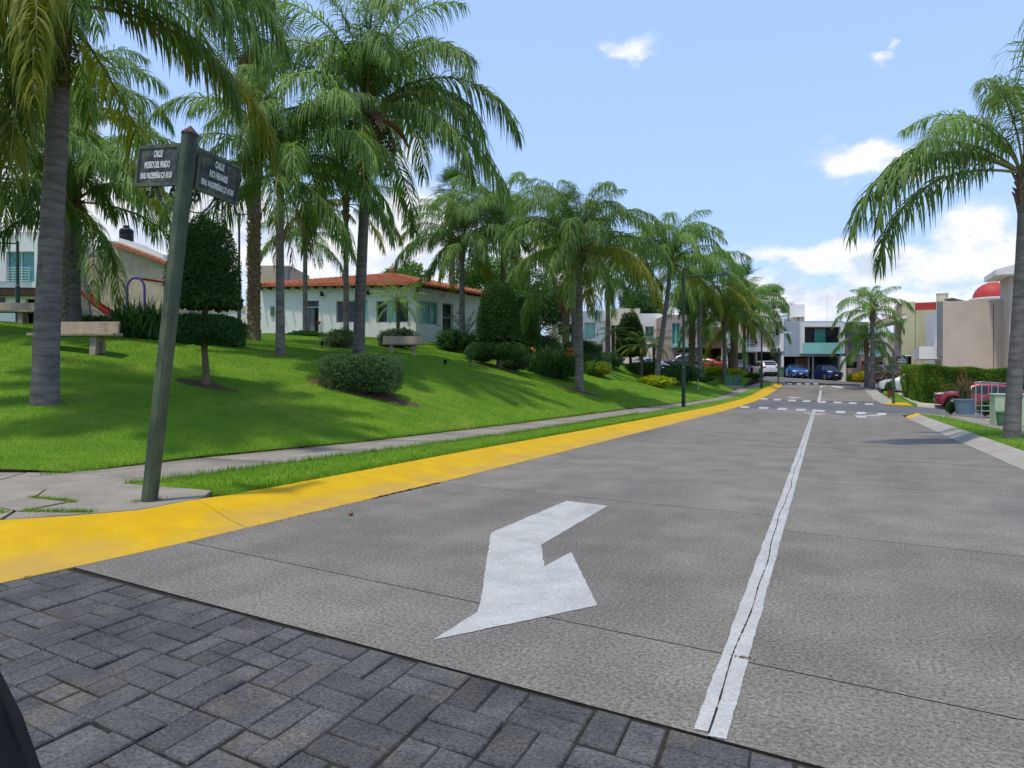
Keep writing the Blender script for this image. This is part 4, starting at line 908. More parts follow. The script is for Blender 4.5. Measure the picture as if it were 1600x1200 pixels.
fan_palm('tiny fan palm top just left of the white rooftop tank', 1232, 105, 500, .3, n=26, scale=1.2, skirt=0, seed=27, base=(*Wc(1232, 105), 1.9))
fan_palm('tall fan palm with brown dead skirt seen above the clubhouse roof', 708, 66, 305, .3, n=30, scale=1.35, skirt=18, seed=28, base=(*Wc(708, 66), 4.0))
fan_palm('dark fan palm crown behind the big arching palm', 885, 75, 330, .3, n=26, scale=1.3, skirt=12, seed=29, base=(*Wc(885, 75), 3.0))
bx_, by_ = Wc(1360, 60)
def rg(px, d, dz=.15): x, y = Wc(px, d); return (x, y, float(fz(x, y)) + dz)
queen_palm('left trunk of the twin queen palms on the far right verge', 1354, 61, 545, .2, n=17, scale=.72, seed=181, yellow=.0, fm='frond_l', base=rg(1354, 61), group='queen palms on the right verge')
queen_palm('taller right trunk of the twin queen palms on the far right verge', 1363, 59, 497, .2, n=17, scale=.78, seed=187, yellow=.0, fm='frond_l', base=rg(1363, 59), group='queen palms on the right verge')
queen_palm('near queen palm at the right edge with long fronds arching over the street', 1583, 17.4, 300, .175, n=0, scale=1.1, seed=190, yellow=.05, base=(*Wc(1581, 17.4), .15), lean_px=20, group='queen palms on the right verge', up=1.0, low=.3,
           extra=[(178, 5, 1.22, 'frond'), (186, 5, 1.15, 'frond'), (184, 6, 1.15, 'frond'), (172, 4, 1.0, 'frond'), (192, 3, .95, 'frond_l'), (-120, 0, 1.2, 'frond'), (150, 1, .8, 'frond'), (60, 0, 1.1, 'frond'), (20, 4, .9, 'frond'), (-20, 3, .9, 'frond'), (-60, 1, 1.1, 'frond'), (110, 2, 1.0, 'frond'), (-150, 1, .85, 'frond')])

# ------------------------------------------------------------------ building kit: everything in (X, d, z): right of the view axis, distance, height
def cam_root(name, label, cat, X, d, z, group=None):
    return thing(name, label, cat, (X * CA - d * SA, X * SA + d * CA, z), A, group)
class Wall:
    """a wall line from A to B in (X, d); inside is to the left of the outward view"""
    def __init__(s, a, b, root, off): s.a = Vector((a[0], a[1])); v = Vector((b[0], b[1])) - s.a; s.len = v.length; s.t = v / s.len; s.n = Vector((-s.t.y, s.t.x)); s.root = root; s.off = off
    def S(s, px): k = (px - 800) / F; return (k * s.a.y - s.a.x) / (s.t.x - k * s.t.y)
    def Z(s, py, S_): return pxz(py, s.a.y + s.t.y * S_)
    def p(s, S_, dep, z): q = s.a + s.t * S_ + s.n * dep; return (q.x, q.y, z)
    def box(s, mb, s0, s1, d0, d1, z0, z1, mi=0):
        if s1 - s0 < 1e-4 or z1 - z0 < 1e-4: return mb
        P_ = [s.p(s0, d0, z0), s.p(s1, d0, z0), s.p(s1, d1, z0), s.p(s0, d1, z0), s.p(s0, d0, z1), s.p(s1, d0, z1), s.p(s1, d1, z1), s.p(s0, d1, z1)]
        return mb.add(P_, [(0, 3, 2, 1), (4, 5, 6, 7), (0, 1, 5, 4), (1, 2, 6, 5), (2, 3, 7, 6), (3, 0, 4, 7)], mi)
    def panel(s, mb, z0, z1, holes=(), th=.25, s0=0, s1=None, mi=0):
        s1 = s.len if s1 is None else s1; cuts = sorted({s0, s1, *[h[0] for h in holes], *[h[1] for h in holes]})
        for a, b in zip(cuts[:-1], cuts[1:]):
            if b <= s0 or a >= s1: continue
            m = (a + b) / 2; hs = sorted([(h[2], h[3]) for h in holes if h[0] < m < h[1]]); z = z0
            for (u, v) in hs: s.box(mb, a, b, 0, th, z, u, mi); z = max(z, v)
            s.box(mb, a, b, 0, th, z, z1, mi)
        return mb
    def window(s, s0, s1, z0, z1, cols=2, rows=1, glass='glass', frame='frame', dep=.14, fw=.06, blank=None, name='window'):
        f = MB(s.off); s.box(f, s0, s1, dep, dep + .06, z0, z0 + fw); s.box(f, s0, s1, dep, dep + .06, z1 - fw, z1); s.box(f, s0, s0 + fw, dep, dep + .06, z0 + fw, z1 - fw); s.box(f, s1 - fw, s1, dep, dep + .06, z0 + fw, z1 - fw)
        for c in range(1, cols): m = s0 + (s1 - s0) * c / cols; s.box(f, m - fw / 2, m + fw / 2, dep + .003, dep + .063, z0 + fw, z1 - fw)
        for c in range(1, rows): m = z0 + (z1 - z0) * c / rows; s.box(f, s0 + fw, s1 - fw, dep + .006, dep + .066, m - fw / 3, m + fw / 3)
        w = f.build(name, M[frame], s.root)
        for c in range(cols):
            g = MB(s.off); a, b = s0 + (s1 - s0) * c / cols + .01, s0 + (s1 - s0) * (c + 1) / cols - .01; s.box(g, a, b, dep + .07, dep + .09, z0 + .02, z1 - .02)
            g.build('pane', M[glass[c % len(glass)] if isinstance(glass, (list, tuple)) else glass], w)
        return w
def pxhole(w, px0, px1, py0, py1):
    a, b = w.S(px0), w.S(px1); m = (a + b) / 2; return (a, b, w.Z(py1, m), w.Z(py0, m))
def tiled_slope(mb, p0, p1, q0, q1, pitch=.27, rows=10, r=.085):
    """barrel tiles on a roof plane: eave p0->p1, ridge q0->q1"""
    p0, p1, q0, q1 = map(Vector, (p0, p1, q0, q1)); N = (p1 - p0).cross(q0 - p0).normalized()
    if N.z < 0: N = -N
    L_ = (p1 - p0).length; n = max(2, int(L_ / pitch)); T = (p1 - p0).normalized()
    for i in range(n):
        t = (i + .5) / n; a = p0.lerp(p1, t); 
        # run up the slope perpendicular to the eave until the hip
        b = q0.lerp(q1, t) if (q1 - q0).length > .05 else None
        if b is None:
            U_ = N.cross(T).normalized(); U_ = U_ if U_.z > 0 else -U_
            # clip by the hips p0-q0 and p1-q0
            s_ = 1e9
            for h0 in (p0, p1):
                e = q0 - h0; den = (e.dot(U_) * 0 + 1)
                ex, eu = e.dot(T), e.dot(U_); ax = (a - h0).dot(T)
                if abs(ex) > 1e-6 and 0 < ax / ex <= 1.0: s_ = min(s_, ax / ex * eu)
            if s_ > 1e8: continue
            b = a + U_ * s_
        D = b - a; m = max(1, min(rows, int(D.length / .42)))
        for j in range(m):
            u0, u1 = j / m, (j + 1) / m; c0, c1 = a + D * u0 + N * .045, a + D * u1 + N * .012; vs = []
            for c, rr_ in ((c0, r), (c1, r * .86)):
                for k in range(5):
                    an = math.pi * k / 4; vs.append(c + T * math.cos(an) * rr_ + N * math.sin(an) * rr_ * .8)
            mb.add(vs, [(k, k + 1, 6 + k, 5 + k) for k in range(4)] + [(4, 3, 2, 1, 0)])

# ---- clubhouse
kA, kK, kB, kC, kD = (-17.1, 49.5), (-6.26, 48), (-2.2, 53.9), (-6.5, 61), (-17.5, 61)
off = (-6.26, 48, 4.1); club = cam_root('clubhouse', 'low white clubhouse with orange tiled hip roof on top of the park lawn', 'building', *off)
w1 = Wall(kA, kK, club, off); w2 = Wall(kK, kB, club, off)
zT = 7.78; holes1 = [pxhole(w1, 480, 498, 470, 530), pxhole(w1, 525, 575, 469.5, 504), pxhole(w1, 588, 638, 470, 504)]
holes2 = [pxhole(w2, 655, 685, 471, 507), pxhole(w2, 691.5, 708, 474, 540)]
mb = MB(off); w1.panel(mb, 3.4, zT, holes1); w2.panel(mb, 3.4, zT, holes2)
w3 = Wall(kB, kC, club, off); w4 = Wall(kC, kD, club, off); w5 = Wall(kD, kA, club, off)
for w in (w3, w4, w5): w.panel(mb, 3.4, zT)
mb.build('wall', M['white'], club)
h = holes1[1]; w1.window(h[0], h[1], h[2], h[3], 3, glass=['glass', 'glass', 'teal2'])
h = holes1[2]; w1.window(h[0], h[1], h[2], h[3], 3, glass=['glass', 'teal2', 'glass'])
h = holes2[0]; w2.window(h[0], h[1], h[2], h[3], 3, glass=['teal2', 'teal', 'teal'])
h = holes2[1]; w2.window(h[0], h[1], h[2], h[3], 1, 3, name='glass_door')
h = holes1[0]; d_ = MB(off); w1.box(d_, h[0] + .45, h[1] - .04, .18, .24, h[2], h[2] + 2.1); d_.build('door', M['dark'], club); 
d_ = MB(off); w1.box(d_, h[0], h[0] + .43, .2, .23, h[2], h[2] + 2.1); d_.build('door_leaf', M['dgrey'], club)
d_ = MB(off); w1.box(d_, h[0], h[1], .1, .16, h[2] + 2.1, h[2] + 2.17); w1.box(d_, h[1] - .04, h[1], .1, .16, h[2], h[2] + 2.1); tr = d_.build('door_frame', M['frame'], club)
d_ = MB(off); w1.box(d_, h[0] + .02, h[1] - .02, .12, .14, h[2] + 2.17, h[3] - .03); d_.build('transom_pane', M['glass'], club)
inn = MB(off); w1.panel(inn, 3.6, zT - .1, th=.02, s0=.3, s1=w1.len - .3)
for i in range(len(inn.v)): pass
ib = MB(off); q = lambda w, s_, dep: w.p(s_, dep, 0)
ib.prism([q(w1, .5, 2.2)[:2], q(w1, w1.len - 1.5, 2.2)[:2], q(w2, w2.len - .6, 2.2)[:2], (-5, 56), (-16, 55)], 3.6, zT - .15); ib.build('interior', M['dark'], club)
# roof: eaves polygon to an apex
apex = Vector((-8.95, 55.2, 9.5)); ev = []
for (x, y) in (kA, kK, kB, kC, kD):
    c = Vector((-9.5, 54.5)); v = Vector((x, y)) - c; v *= 1 + .75 / v.length; ev.append(Vector((c.x + v.x, c.y + v.y, 7.72)))
ev[0].z = 7.82; ev[0].x += .9
rf = MB(off); n = 5
rf.add([tuple(v) for v in ev] + [(v.x, v.y, v.z + .1) for v in ev] + [tuple(apex)], [(4, 3, 2, 1, 0)] + [(i, (i + 1) % n, n + (i + 1) % n, n + i) for i in range(n)] + [(n + i, n + (i + 1) % n, 10) for i in range(n)])
roof = rf.build('roof', M['tile'], club)
tl = MB(off)
for i in range(5): tiled_slope(tl, (ev[i].x, ev[i].y, ev[i].z + .1), (ev[(i + 1) % 5].x, ev[(i + 1) % 5].y, ev[(i + 1) % 5].z + .1), apex, apex, rows=26)
tag(tl.build('roof_tiles', M['tile'], roof), kind='stuff')
rg_ = MB(off)
for i in (0, 1, 2):
    a, b = ev[i] + Vector((0, 0, .16)), apex + Vector((0, 0, .06)); m = 26
    for j in range(m): rg_.tube([a.lerp(b, j / m), a.lerp(b, (j + .96) / m)], [.13, .1], 7)
rg_.build('ridge_tiles', M['tile'], roof)
fn = MB(off); c = apex; fn.lathe([(.12, c.z), (.1, c.z + .12), (.2, c.z + .2), (.27, c.z + .35), (.27, c.z + .5), (.18, c.z + .65), (.03, c.z + .72)], 14, (c.x, c.y)); auto_smooth(fn.build('finial', M['stone'], roof))
for w, nn in ((w1, 17), (w2, 11)):
    for i in range(nn):
        s_ = (i + .5) * w.len / nn; b = MB(off); b.bar(w.p(s_, -.62, zT - .11), w.p(s_, .3, zT - .05), .09, .13); b.build('rafter', M['darkwood'], club)
for w, px, py in ((w1, 505, 459), (w1, 577, 457), (w2, 690, 461)):
    s_ = w.S(px); z = w.Z(py, s_); b = MB(off); b.tube([w.p(s_, 0, z), w.p(s_, -.18, z)], .03, 8); b.tube([w.p(s_, -.18, z - .14), w.p(s_, -.3, z + .1)], [.14, .07], 12); b.build('spotlight', M['blk' if w is w1 else 'metal'], club)
lw = MB(off); a = Wall((-17.9, 49.7), (-16.9, 49.55), club, off)
lw.box(-17.95, -16.9, 49.6, 55, 3.4, pxz(453, 49.6)); lw.build('side_wall', M['white'], club)
b = MB(off); s_ = w1.S(426); z = w1.Z(485, s_); w1.box(b, s_ - .12, s_ + .12, -.1, -.002, z - .35, z + .25); b.build('meter_box', M['box'], club)
# red extinguisher-like flower pot by the door
s_ = w1.S(500); z = w1.Z(505, s_); q = w1.p(s_, -.2, z)
b = MB(); b.lathe([(.06, -.08), (.12, .0), (.16, .09), (.13, .1)], 12); o = thing('wall_pot', 'small red pot fixed to the white wall beside the clubhouse door', 'flower pot', (q[0] * CA - q[1] * SA, q[0] * SA + q[1] * CA, z), A); b.build('pot', M['redpaint'], o)
b = MB(); b.bar((0, .2, -.03), (0, .0, -.03), .03, .03); b.bar((-.12, .03, .0), (.12, .03, .0), .03, .03); b.build('bracket', M['iron'], o)

# ---- generic far houses (facing the view), each with recessed garage
def simple_back(w, z0, z1, depth, mat, off, root, roofmat=None, s0=0, s1=None, name='wall'):
    mb = MB(off); s1 = w.len if s1 is None else s1
    w.box(mb, s0, s0 + .2, .26, depth, z0, z1); w.box(mb, s1 - .2, s1, .26, depth, z0, z1); w.box(mb, s0 + .2, s1 - .2, depth - .2, depth, z0, z1); mb.build(name, M[mat], root)
    rb = MB(off); w.box(rb, s0 + .2, s1 - .2, .26, depth - .2, z1 - .35, z1 - .15); rb.build('roof', M[roofmat or 'white'], root)
def fwall(px0, px1, d, root=None, off=None, d2=None):
    return Wall(((px0 - 800) / F * d, d), ((px1 - 800) / F * (d2 or d), d2 or d), root, off)
def floor_z(px, d): x, y = Wc(px, d); return float(fz(x, y)) + .13
# H1 blue-grey house with framed bay window
D1 = 80.0; off = ((1222 - 800) / F * D1, D1, floor_z(1262, D1)); h1 = cam_root('grey_house', 'blue grey two storey house with white framed balcony window and two blue cars', 'building', *off)
w = fwall(1221, 1318, D1, h1, off); z0 = off[2] - .6; Zt = w.Z(501.5, 0)
g1 = (w.S(1223.5), w.S(1270), z0, w.Z(557, 2)); g2 = (w.S(1271.5), w.S(1310), z0, w.Z(557, 2)); bay = pxhole(w, 1254, 1310, 512, 547)
mb = MB(off); w.panel(mb, z0, Zt, [g1, g2, (bay[0], bay[1], bay[2], bay[3])]); mb.build('wall', M['greyp'], h1)
simple_back(w, z0, Zt, 9, 'greyp', off, h1)
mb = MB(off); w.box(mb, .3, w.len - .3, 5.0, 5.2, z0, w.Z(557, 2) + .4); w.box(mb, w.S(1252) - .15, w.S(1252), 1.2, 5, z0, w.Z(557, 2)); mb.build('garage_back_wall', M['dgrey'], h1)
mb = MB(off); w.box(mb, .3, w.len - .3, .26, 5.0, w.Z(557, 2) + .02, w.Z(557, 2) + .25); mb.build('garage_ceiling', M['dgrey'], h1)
mb = MB(off); w.box(mb, w.S(1252), w.S(1268.5), 1.3, 1.4, off[2], w.Z(559, 2)); dr = mb.build('door', M['wood'], h1)
mb = MB(off); w.box(mb, w.S(1262), w.S(1262) + .05, 1.22, 1.29, off[2] + .6, off[2] + 1.5); mb.build('handle', M['metal'], dr)
mb = MB(off); w.box(mb, w.S(1270), w.S(1271.5), 1.2, 5, z0, w.Z(557, 2)); mb.build('garage_partition', M['white'], h1)
fr = MB(off); o0, o1 = w.S(1249.5), w.S(1316); zb, zt = w.Z(552.5, 3), w.Z(505, 3)
w.box(fr, o0, o1, -.55, .0 - .002, zt - .42, zt); w.box(fr, o0, bay[0], -.55, -.002, zb + .25, zt - .42); w.box(fr, bay[1], o1, -.55, -.002, zb + .25, zt - .42); w.box(fr, o0, o1, -.55, -.002, zb, zb + .25); fr.build('bay_frame', M['white'], h1)
w.window(bay[0], bay[1], bay[2], bay[3], 3, glass=['glass', 'teal', 'glass'], frame='blk', dep=.1)
gb = MB(off); w.box(gb, w.S(1250.5), w.S(1313), -.64, -.6, zb - .05, w.Z(536, 3)); gb.build('balcony_glass', M['teal2'], h1)
cl = MB(off); w.box(cl, w.S(1310), w.S(1316), -.9, -.003, z0, w.Z(557, 2)); cl.build('column', M['white'], h1); cl = MB(off); w.box(cl, w.S(1220), w.S(1223), -.3, -.003, z0, w.Z(556, 2)); cl.build('column', M['white'], h1)
wl = MB(off); w.box(wl, w.S(1305), w.S(1311), -.12, -.004, w.Z(555.5, 2), w.Z(553, 2)); wl.build('house_lamp', M['blk'], h1)
tk = MB(off); x0 = (1241 - 800) / F * 84; x1 = (1257.5 - 800) / F * 84; tk.box(x0, x1, 84, 85.4, pxz(495, 84), pxz(475.5, 84)); o = tk.build('rooftop_screen', M['white'], h1)
tk = MB(off); tk.box(x0, x0 + .45, 84.1, 85.2, pxz(502, 84), pxz(495, 84)); tk.box(x0 + .6, x1, 84.1, 85.2, pxz(502, 84), pxz(495, 84)); tk.build('rooftop_base', M['stone'], h1)
for px, h_ in ((1292, 461), (1233, 480)):
    an = MB(off); X_ = (px - 800) / F * 83; an.tube([(X_, 83, Zt - .3), (X_, 83, pxz(h_, 83))], .018, 5); an.build('antenna', M['metal'], h1)
# H2 white framed house
off = ((1180 - 800) / F * 80.6, 80.6, floor_z(1185, 80)); h2 = cam_root('white_house', 'white framed two storey house with beige panel and small roof terrace', 'building', *off)
w = fwall(1131, 1221, 80.6, h2, off); z0 = off[2] - .6; Zt = w.Z(497, 5)
ga = (w.S(1137), w.S(1166), z0, w.Z(551, 2)); gb_ = (w.S(1183), w.S(1216), z0, w.Z(550, 2)); gd = (w.S(1167.5), w.S(1181), z0, w.Z(551, 2))
b1 = pxhole(w, 1163, 1181, 505, 543); b2 = pxhole(w, 1211.5, 1217, 503, 524)
mb = MB(off); w.panel(mb, z0, Zt, [ga, gb_, gd, b1, b2], s0=0); mb.build('wall', M['beige'], h2); simple_back(w, z0, Zt, 9, 'white', off, h2)
fr = MB(off)
for a, b, c, d_ in ((1160, 1221, 497, 503), (1160, 1163.5, 503, 543), (1217, 1221, 503, 543), (1160, 1221, 543, 549.5)): w.box(fr, w.S(a), w.S(b), -.7, -.004, w.Z(d_, 3), w.Z(c, 3))
fr.build('facade_frame', M['white'], h2)
w.window(b1[0], b1[1], b1[2], b1[3], 2, glass='glass', frame='frame'); w.window(b2[0], b2[1], b2[2], b2[3], 1, 2, glass='glass', frame='blk')
pn = MB(off); w.box(pn, w.S(1211), w.S(1217), -.05, -.005, w.Z(543, 3), w.Z(524, 3)); pn.build('blue_panel', M['greyp'], h2)
pn = MB(off); w.box(pn, 0, w.S(1142), -.3, -.006, w.Z(545, 3), Zt); pn.build('white_panel', M['white'], h2)
for k in range(5):
    rl = MB(off); z = w.Z(543 - 2.6 * k, 3); w.box(rl, w.S(1161), w.S(1182), -.9, -.87, z, z + .05); rl.build('rail', M['metal'], h2)
mb = MB(off); w.box(mb, w.S(1168), w.S(1180.5), .8, .88, off[2], w.Z(552, 2)); mb.build('door', M['darkwood'], h2)
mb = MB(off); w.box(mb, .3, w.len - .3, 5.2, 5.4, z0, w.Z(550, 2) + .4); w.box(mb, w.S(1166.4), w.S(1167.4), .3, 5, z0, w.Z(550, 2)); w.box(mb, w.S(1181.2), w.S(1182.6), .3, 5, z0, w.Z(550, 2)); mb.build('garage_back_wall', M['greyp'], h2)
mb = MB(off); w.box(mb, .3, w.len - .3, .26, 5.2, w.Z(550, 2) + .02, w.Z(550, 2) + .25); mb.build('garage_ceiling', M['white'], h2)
mb = MB(off); w.box(mb, w.S(1197), w.S(1223), 1.5, 4.5, Zt - .1, w.Z(484, 5)); mb.build('terrace_room', M['cream'], h2)
mb = MB(off); w.box(mb, w.S(1195), w.S(1225), 1.2, 4.8, w.Z(484, 5), w.Z(481, 5)); mb.build('terrace_roof', M['white'], h2)
mb = MB(off); w.box(mb, w.S(1211), w.S(1220), 1.42, 1.499, w.Z(495, 5), w.Z(489.5, 5)); mb.build('terrace_window', M['glass'], h2)
# H3 brown block, H4 green glass
off = ((1092 - 800) / F * 79, 79, floor_z(1110, 79)); h3 = cam_root('brown_house', 'brown clad house above a dark open garage with the red car', 'building', *off)
w = fwall(1090, 1131, 79, h3, off); z0 = off[2] - .5; Zt = w.Z(511, 3); ga = (w.S(1093), w.S(1127), z0, w.Z(544, 2))
mb = MB(off); w.panel(mb, z0, Zt, [ga]); mb.build('wall', M['brown'], h3); simple_back(w, z0, Zt, 8, 'brown', off, h3)
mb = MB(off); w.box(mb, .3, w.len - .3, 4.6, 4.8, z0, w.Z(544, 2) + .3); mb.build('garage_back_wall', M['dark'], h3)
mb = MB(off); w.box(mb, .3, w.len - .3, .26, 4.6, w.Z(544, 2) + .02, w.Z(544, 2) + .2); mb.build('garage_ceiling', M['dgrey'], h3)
mb = MB(off); w.box(mb, w.S(1127.5), w.S(1131), -.5, -.005, z0, w.Z(544, 2)); w.box(mb, w.S(1124), w.S(1130.5), -1.6, -.51, z0, w.Z(556, 2)); mb.build('pillar', M['white'], h3)
off = ((1050 - 800) / F * 77, 77, floor_z(1060, 77)); h4 = cam_root('balcony_house', 'beige house with tall green window and green glass balcony edge', 'building', *off)
w = fwall(1040, 1089.5, 77, h4, off); z0 = off[2] - .5; Zt = w.Z(492, 3); b1 = pxhole(w, 1050, 1063, 505, 538)
mb = MB(off); w.panel(mb, z0, Zt, [b1]); mb.build('wall', M['pink'], h4); simple_back(w, z0, Zt, 8, 'pink', off, h4); w.window(b1[0], b1[1], b1[2], b1[3], 2, glass='teal')
mb = MB(off); w.box(mb, w.S(1050), w.S(1089), -1.2, -.004, w.Z(543.5, 2), w.Z(539, 2)); mb.build('balcony_slab', M['teal2'], h4)
for py in (547, 554.5):
    mb = MB(off); w.box(mb, w.S(1059), w.S(1077), -.06, -.004, w.Z(py + 2.6, 2), w.Z(py, 2)); mb.build('slot_window', M['dark'], h4)
# H5 right
off = ((1325 - 800) / F * 81, 81, floor_z(1340, 81)); h5 = cam_root('dark_grey_house', 'dark grey and white house with pink ground floor behind the twin palms', 'building', *off)
w = fwall(1318.5, 1400, 81, h5, off); z0 = off[2] - .6; Zt = w.Z(503, 2); b1 = pxhole(w, 1336, 1351, 527, 553); b2 = pxhole(w, 1366, 1378, 542, 556)
mb = MB(off); w.panel(mb, w.Z(558, 3), Zt, [b1], s1=w.S(1356)); mb.build('wall', M['dgrey'], h5)
mb = MB(off); w.panel(mb, w.Z(560, 3), w.Z(520, 3), [b2], s0=w.S(1356) + .001); mb.build('white_wall', M['white'], h5)
lw_ = [pxhole(w, 1320, 1339, 565, 575), pxhole(w, 1346, 1352, 564, 592), pxhole(w, 1371, 1385, 566, 576)]
mb = MB(off); w.panel(mb, z0, w.Z(558, 3) - .002, lw_, th=.24); mb.build('ground_floor_wall', M['pink'], h5); simple_back(w, z0, w.Z(520, 3), 8, 'white', off, h5)
w.window(b1[0], b1[1], b1[2], b1[3], 3, glass='teal'); w.window(b2[0], b2[1], b2[2], b2[3], 1, glass='teal2'); w.window(*lw_[0][:2], *lw_[0][2:], 2, frame='blk'); w.window(*lw_[2][:2], *lw_[2][2:], 2, frame='blk')
mb = MB(off); h = lw_[1]; w.box(mb, h[0], h[1], .1, .18, off[2], h[3]); mb.build('door', M['wood'], h5)
mb = MB(off); w.box(mb, w.S(1356), w.S(1380), -.9, -.005, w.Z(559.5, 3), w.Z(556.5, 3)); mb.build('balcony_slab', M['dgrey'], h5)
mb = MB(off); w.box(mb, w.S(1367), w.S(1378.5), -.95, -.92, w.Z(556, 3), w.Z(543, 3)); mb.build('balcony_glass', M['teal2'], h5)
mb = MB(off); sp = [(1317, 501.5), (1340, 505.5), (1356, 508)]; w.box(mb, w.S(1317), w.S(1333), -1.5, 1, w.Z(508, 3), w.Z(506, 3)); mb.build('canopy', M['metal'], h5)
# house glimpsed between the park palms
off = ((860 - 800) / F * 78, 78, 3.0); h6 = cam_root('cream_house', 'white and cream house with teal balcony window glimpsed between the park palms', 'building', *off)
w = fwall(862, 945, 78, h6, off); z0 = 1.8; Zt = w.Z(486, 3); b1 = pxhole(w, 913, 930, 504, 530); b3 = pxhole(w, 872, 896, 506, 524); ga = (w.S(905), w.S(943), z0, w.Z(538, 3))
mb = MB(off); w.panel(mb, z0, Zt, [b1, b3, ga]); mb.build('wall', M['white'], h6); simple_back(w, z0, Zt, 8, 'white', off, h6); w.window(b1[0], b1[1], b1[2], b1[3], 2, glass='teal2'); w.window(b3[0], b3[1], b3[2], b3[3], 2)
mb = MB(off); w.box(mb, w.S(911), w.S(932), -.9, -.005, w.Z(533, 3), w.Z(530.5, 3)); mb.build('balcony_slab', M['white'], h6)
mb = MB(off); w.box(mb, .3, w.len - .3, 4.5, 4.7, z0, w.Z(538, 3) + .3); mb.build('garage_back_wall', M['teal'], h6)
for k in range(6):
    rl = MB(off); s_ = w.S(911) + (w.S(932) - w.S(911)) * k / 5; w.box(rl, s_ - .02, s_ + .02, -.9, -.86, w.Z(530.5, 3), w.Z(519, 3)); rl.build('rail', M['blk'], h6)
off = ((960 - 800) / F * 80, 80, 3.0); h7 = cam_root('yellow_house', 'pale yellow house behind the slim palm right of the big arching palm', 'building', *off)
w = fwall(946, 1000, 80, h7, off); b1 = pxhole(w, 955, 968, 508, 525); mb = MB(off); w.panel(mb, 1.6, w.Z(482, 3), [b1]); mb.build('wall', M['cream'], h7); simple_back(w, 1.6, w.Z(482, 3), 8, 'cream', off, h7); w.window(b1[0], b1[1], b1[2], b1[3], 2)
off = ((1015 - 800) / F * 82, 82, 3.0); h8 = cam_root('plain_white_house', 'plain white house mostly hidden by drooping fronds left of the street lamp', 'building', *off)
w = fwall(1000.5, 1040, 82, h8, off); b1 = pxhole(w, 1008, 1022, 510, 528); mb = MB(off); w.panel(mb, 1.6, w.Z(490, 3), [b1]); mb.build('wall', M['white'], h8); simple_back(w, 1.6, w.Z(490, 3), 8, 'white', off, h8); w.window(b1[0], b1[1], b1[2], b1[3], 2, glass='teal')
# left: tan block house and white modern house
off = ((180 - 800) / F * 50, 50, 5.0); tn = cam_root('tan_house', 'tan block walled house with sloping tiled roof edge and water tank behind the playground', 'building', *off)
w = fwall(93, 262, 50, tn, off); z0 = 4.0; x = lambda px: (px - 800) / F * 50
mb = MB(off); prof_ = [(93, 403), (164, 402), (164.5, 377), (182, 377), (252, 403), (262, 410)]
pts = [(x(px), pxz(py, 50)) for px, py in prof_]; V = []; 
n_ = len(pts)
for dd_ in (50, 58):
    V += [(p[0], dd_, p[1]) for p in pts] + [(pts[-1][0], dd_, z0), (pts[0][0], dd_, z0)]
m_ = n_ + 2; mb.add(V, [tuple(range(m_))[::-1], tuple(range(m_, 2 * m_))] + [(i, (i + 1) % m_, m_ + (i + 1) % m_, m_ + i) for i in range(m_)]); mb.build('wall', M['tan'], tn)
wp = MB(off); wp.add([(x(182), 50.3, pxz(370, 50)), (x(225), 50.3, pxz(383, 50)), (x(252), 50.3, pxz(396, 50)), (x(182), 57, pxz(370, 50)), (x(225), 57, pxz(383, 50)), (x(252), 57, pxz(396, 50)),
       (x(182), 50.3, pxz(380, 50)), (x(252), 50.3, pxz(405, 50)), (x(182), 57, pxz(380, 50)), (x(252), 57, pxz(405, 50))], [(0, 6, 7, 2, 1), (0, 1, 4, 3), (1, 2, 5, 4), (3, 4, 5, 9, 8), (0, 3, 8, 6), (2, 7, 9, 5)]); wp.build('parapet', M['white'], tn)
tl = MB(off); tiled_slope(tl, (x(262), 49.7, pxz(411, 50)), (x(262), 50.4, pxz(411, 50)), (x(183), 49.7, pxz(381, 50)), (x(183), 50.4, pxz(381, 50)), pitch=.22, rows=26)
mbx = MB(off); mbx.add([(x(264), 49.6, pxz(412, 50)), (x(264), 50.45, pxz(412, 50)), (x(183), 50.45, pxz(382, 50)), (x(183), 49.6, pxz(382, 50)), (x(264), 49.6, pxz(415, 50)), (x(264), 50.45, pxz(415, 50)), (x(183), 50.45, pxz(385, 50)), (x(183), 49.6, pxz(385, 50))],
        [(0, 1, 2, 3), (7, 6, 5, 4), (0, 3, 7, 4), (1, 5, 6, 2), (0, 4, 5, 1), (2, 6, 7, 3)]); rr_ = mbx.build('roof_edge', M['tile'], tn); tl.build('roof_tiles', M['tile'], rr_)
bs = MB(off); bs.box(x(94), x(262), 49.9, 49.998, z0, pxz(484, 50)); bs.build('wall_base', M['stone'], tn)
def world(X, d, z): return (X * CA - d * SA, X * SA + d * CA, z)
tk = MB(); r_ = .46; tk.lathe([(r_, 0), (r_, .25), (r_ * .96, .28), (r_, .31), (r_, .6), (r_ * .96, .63), (r_, .66), (r_, .92), (r_ * .75, 1.05), (.2, 1.08), (.2, 1.18), (.01, 1.2)], 20)
t_ = thing('water_tank', 'black plastic water tank on top of the tan block wall', 'water tank', world(x(186), 51, pxz(377, 50)), A); auto_smooth(tk.build('tank', M['blk'], t_))
tk = MB(); tk.lathe([(.2, 1.19), (.2, 1.26), (.01, 1.28)], 12); tk.build('lid', M['blk'], t_)
t_ = thing('solar_heater', 'solar water heater with grey tank on the flat roof behind the palm trunk', 'water heater', world(x(140), 51.5, pxz(402, 50)), A)
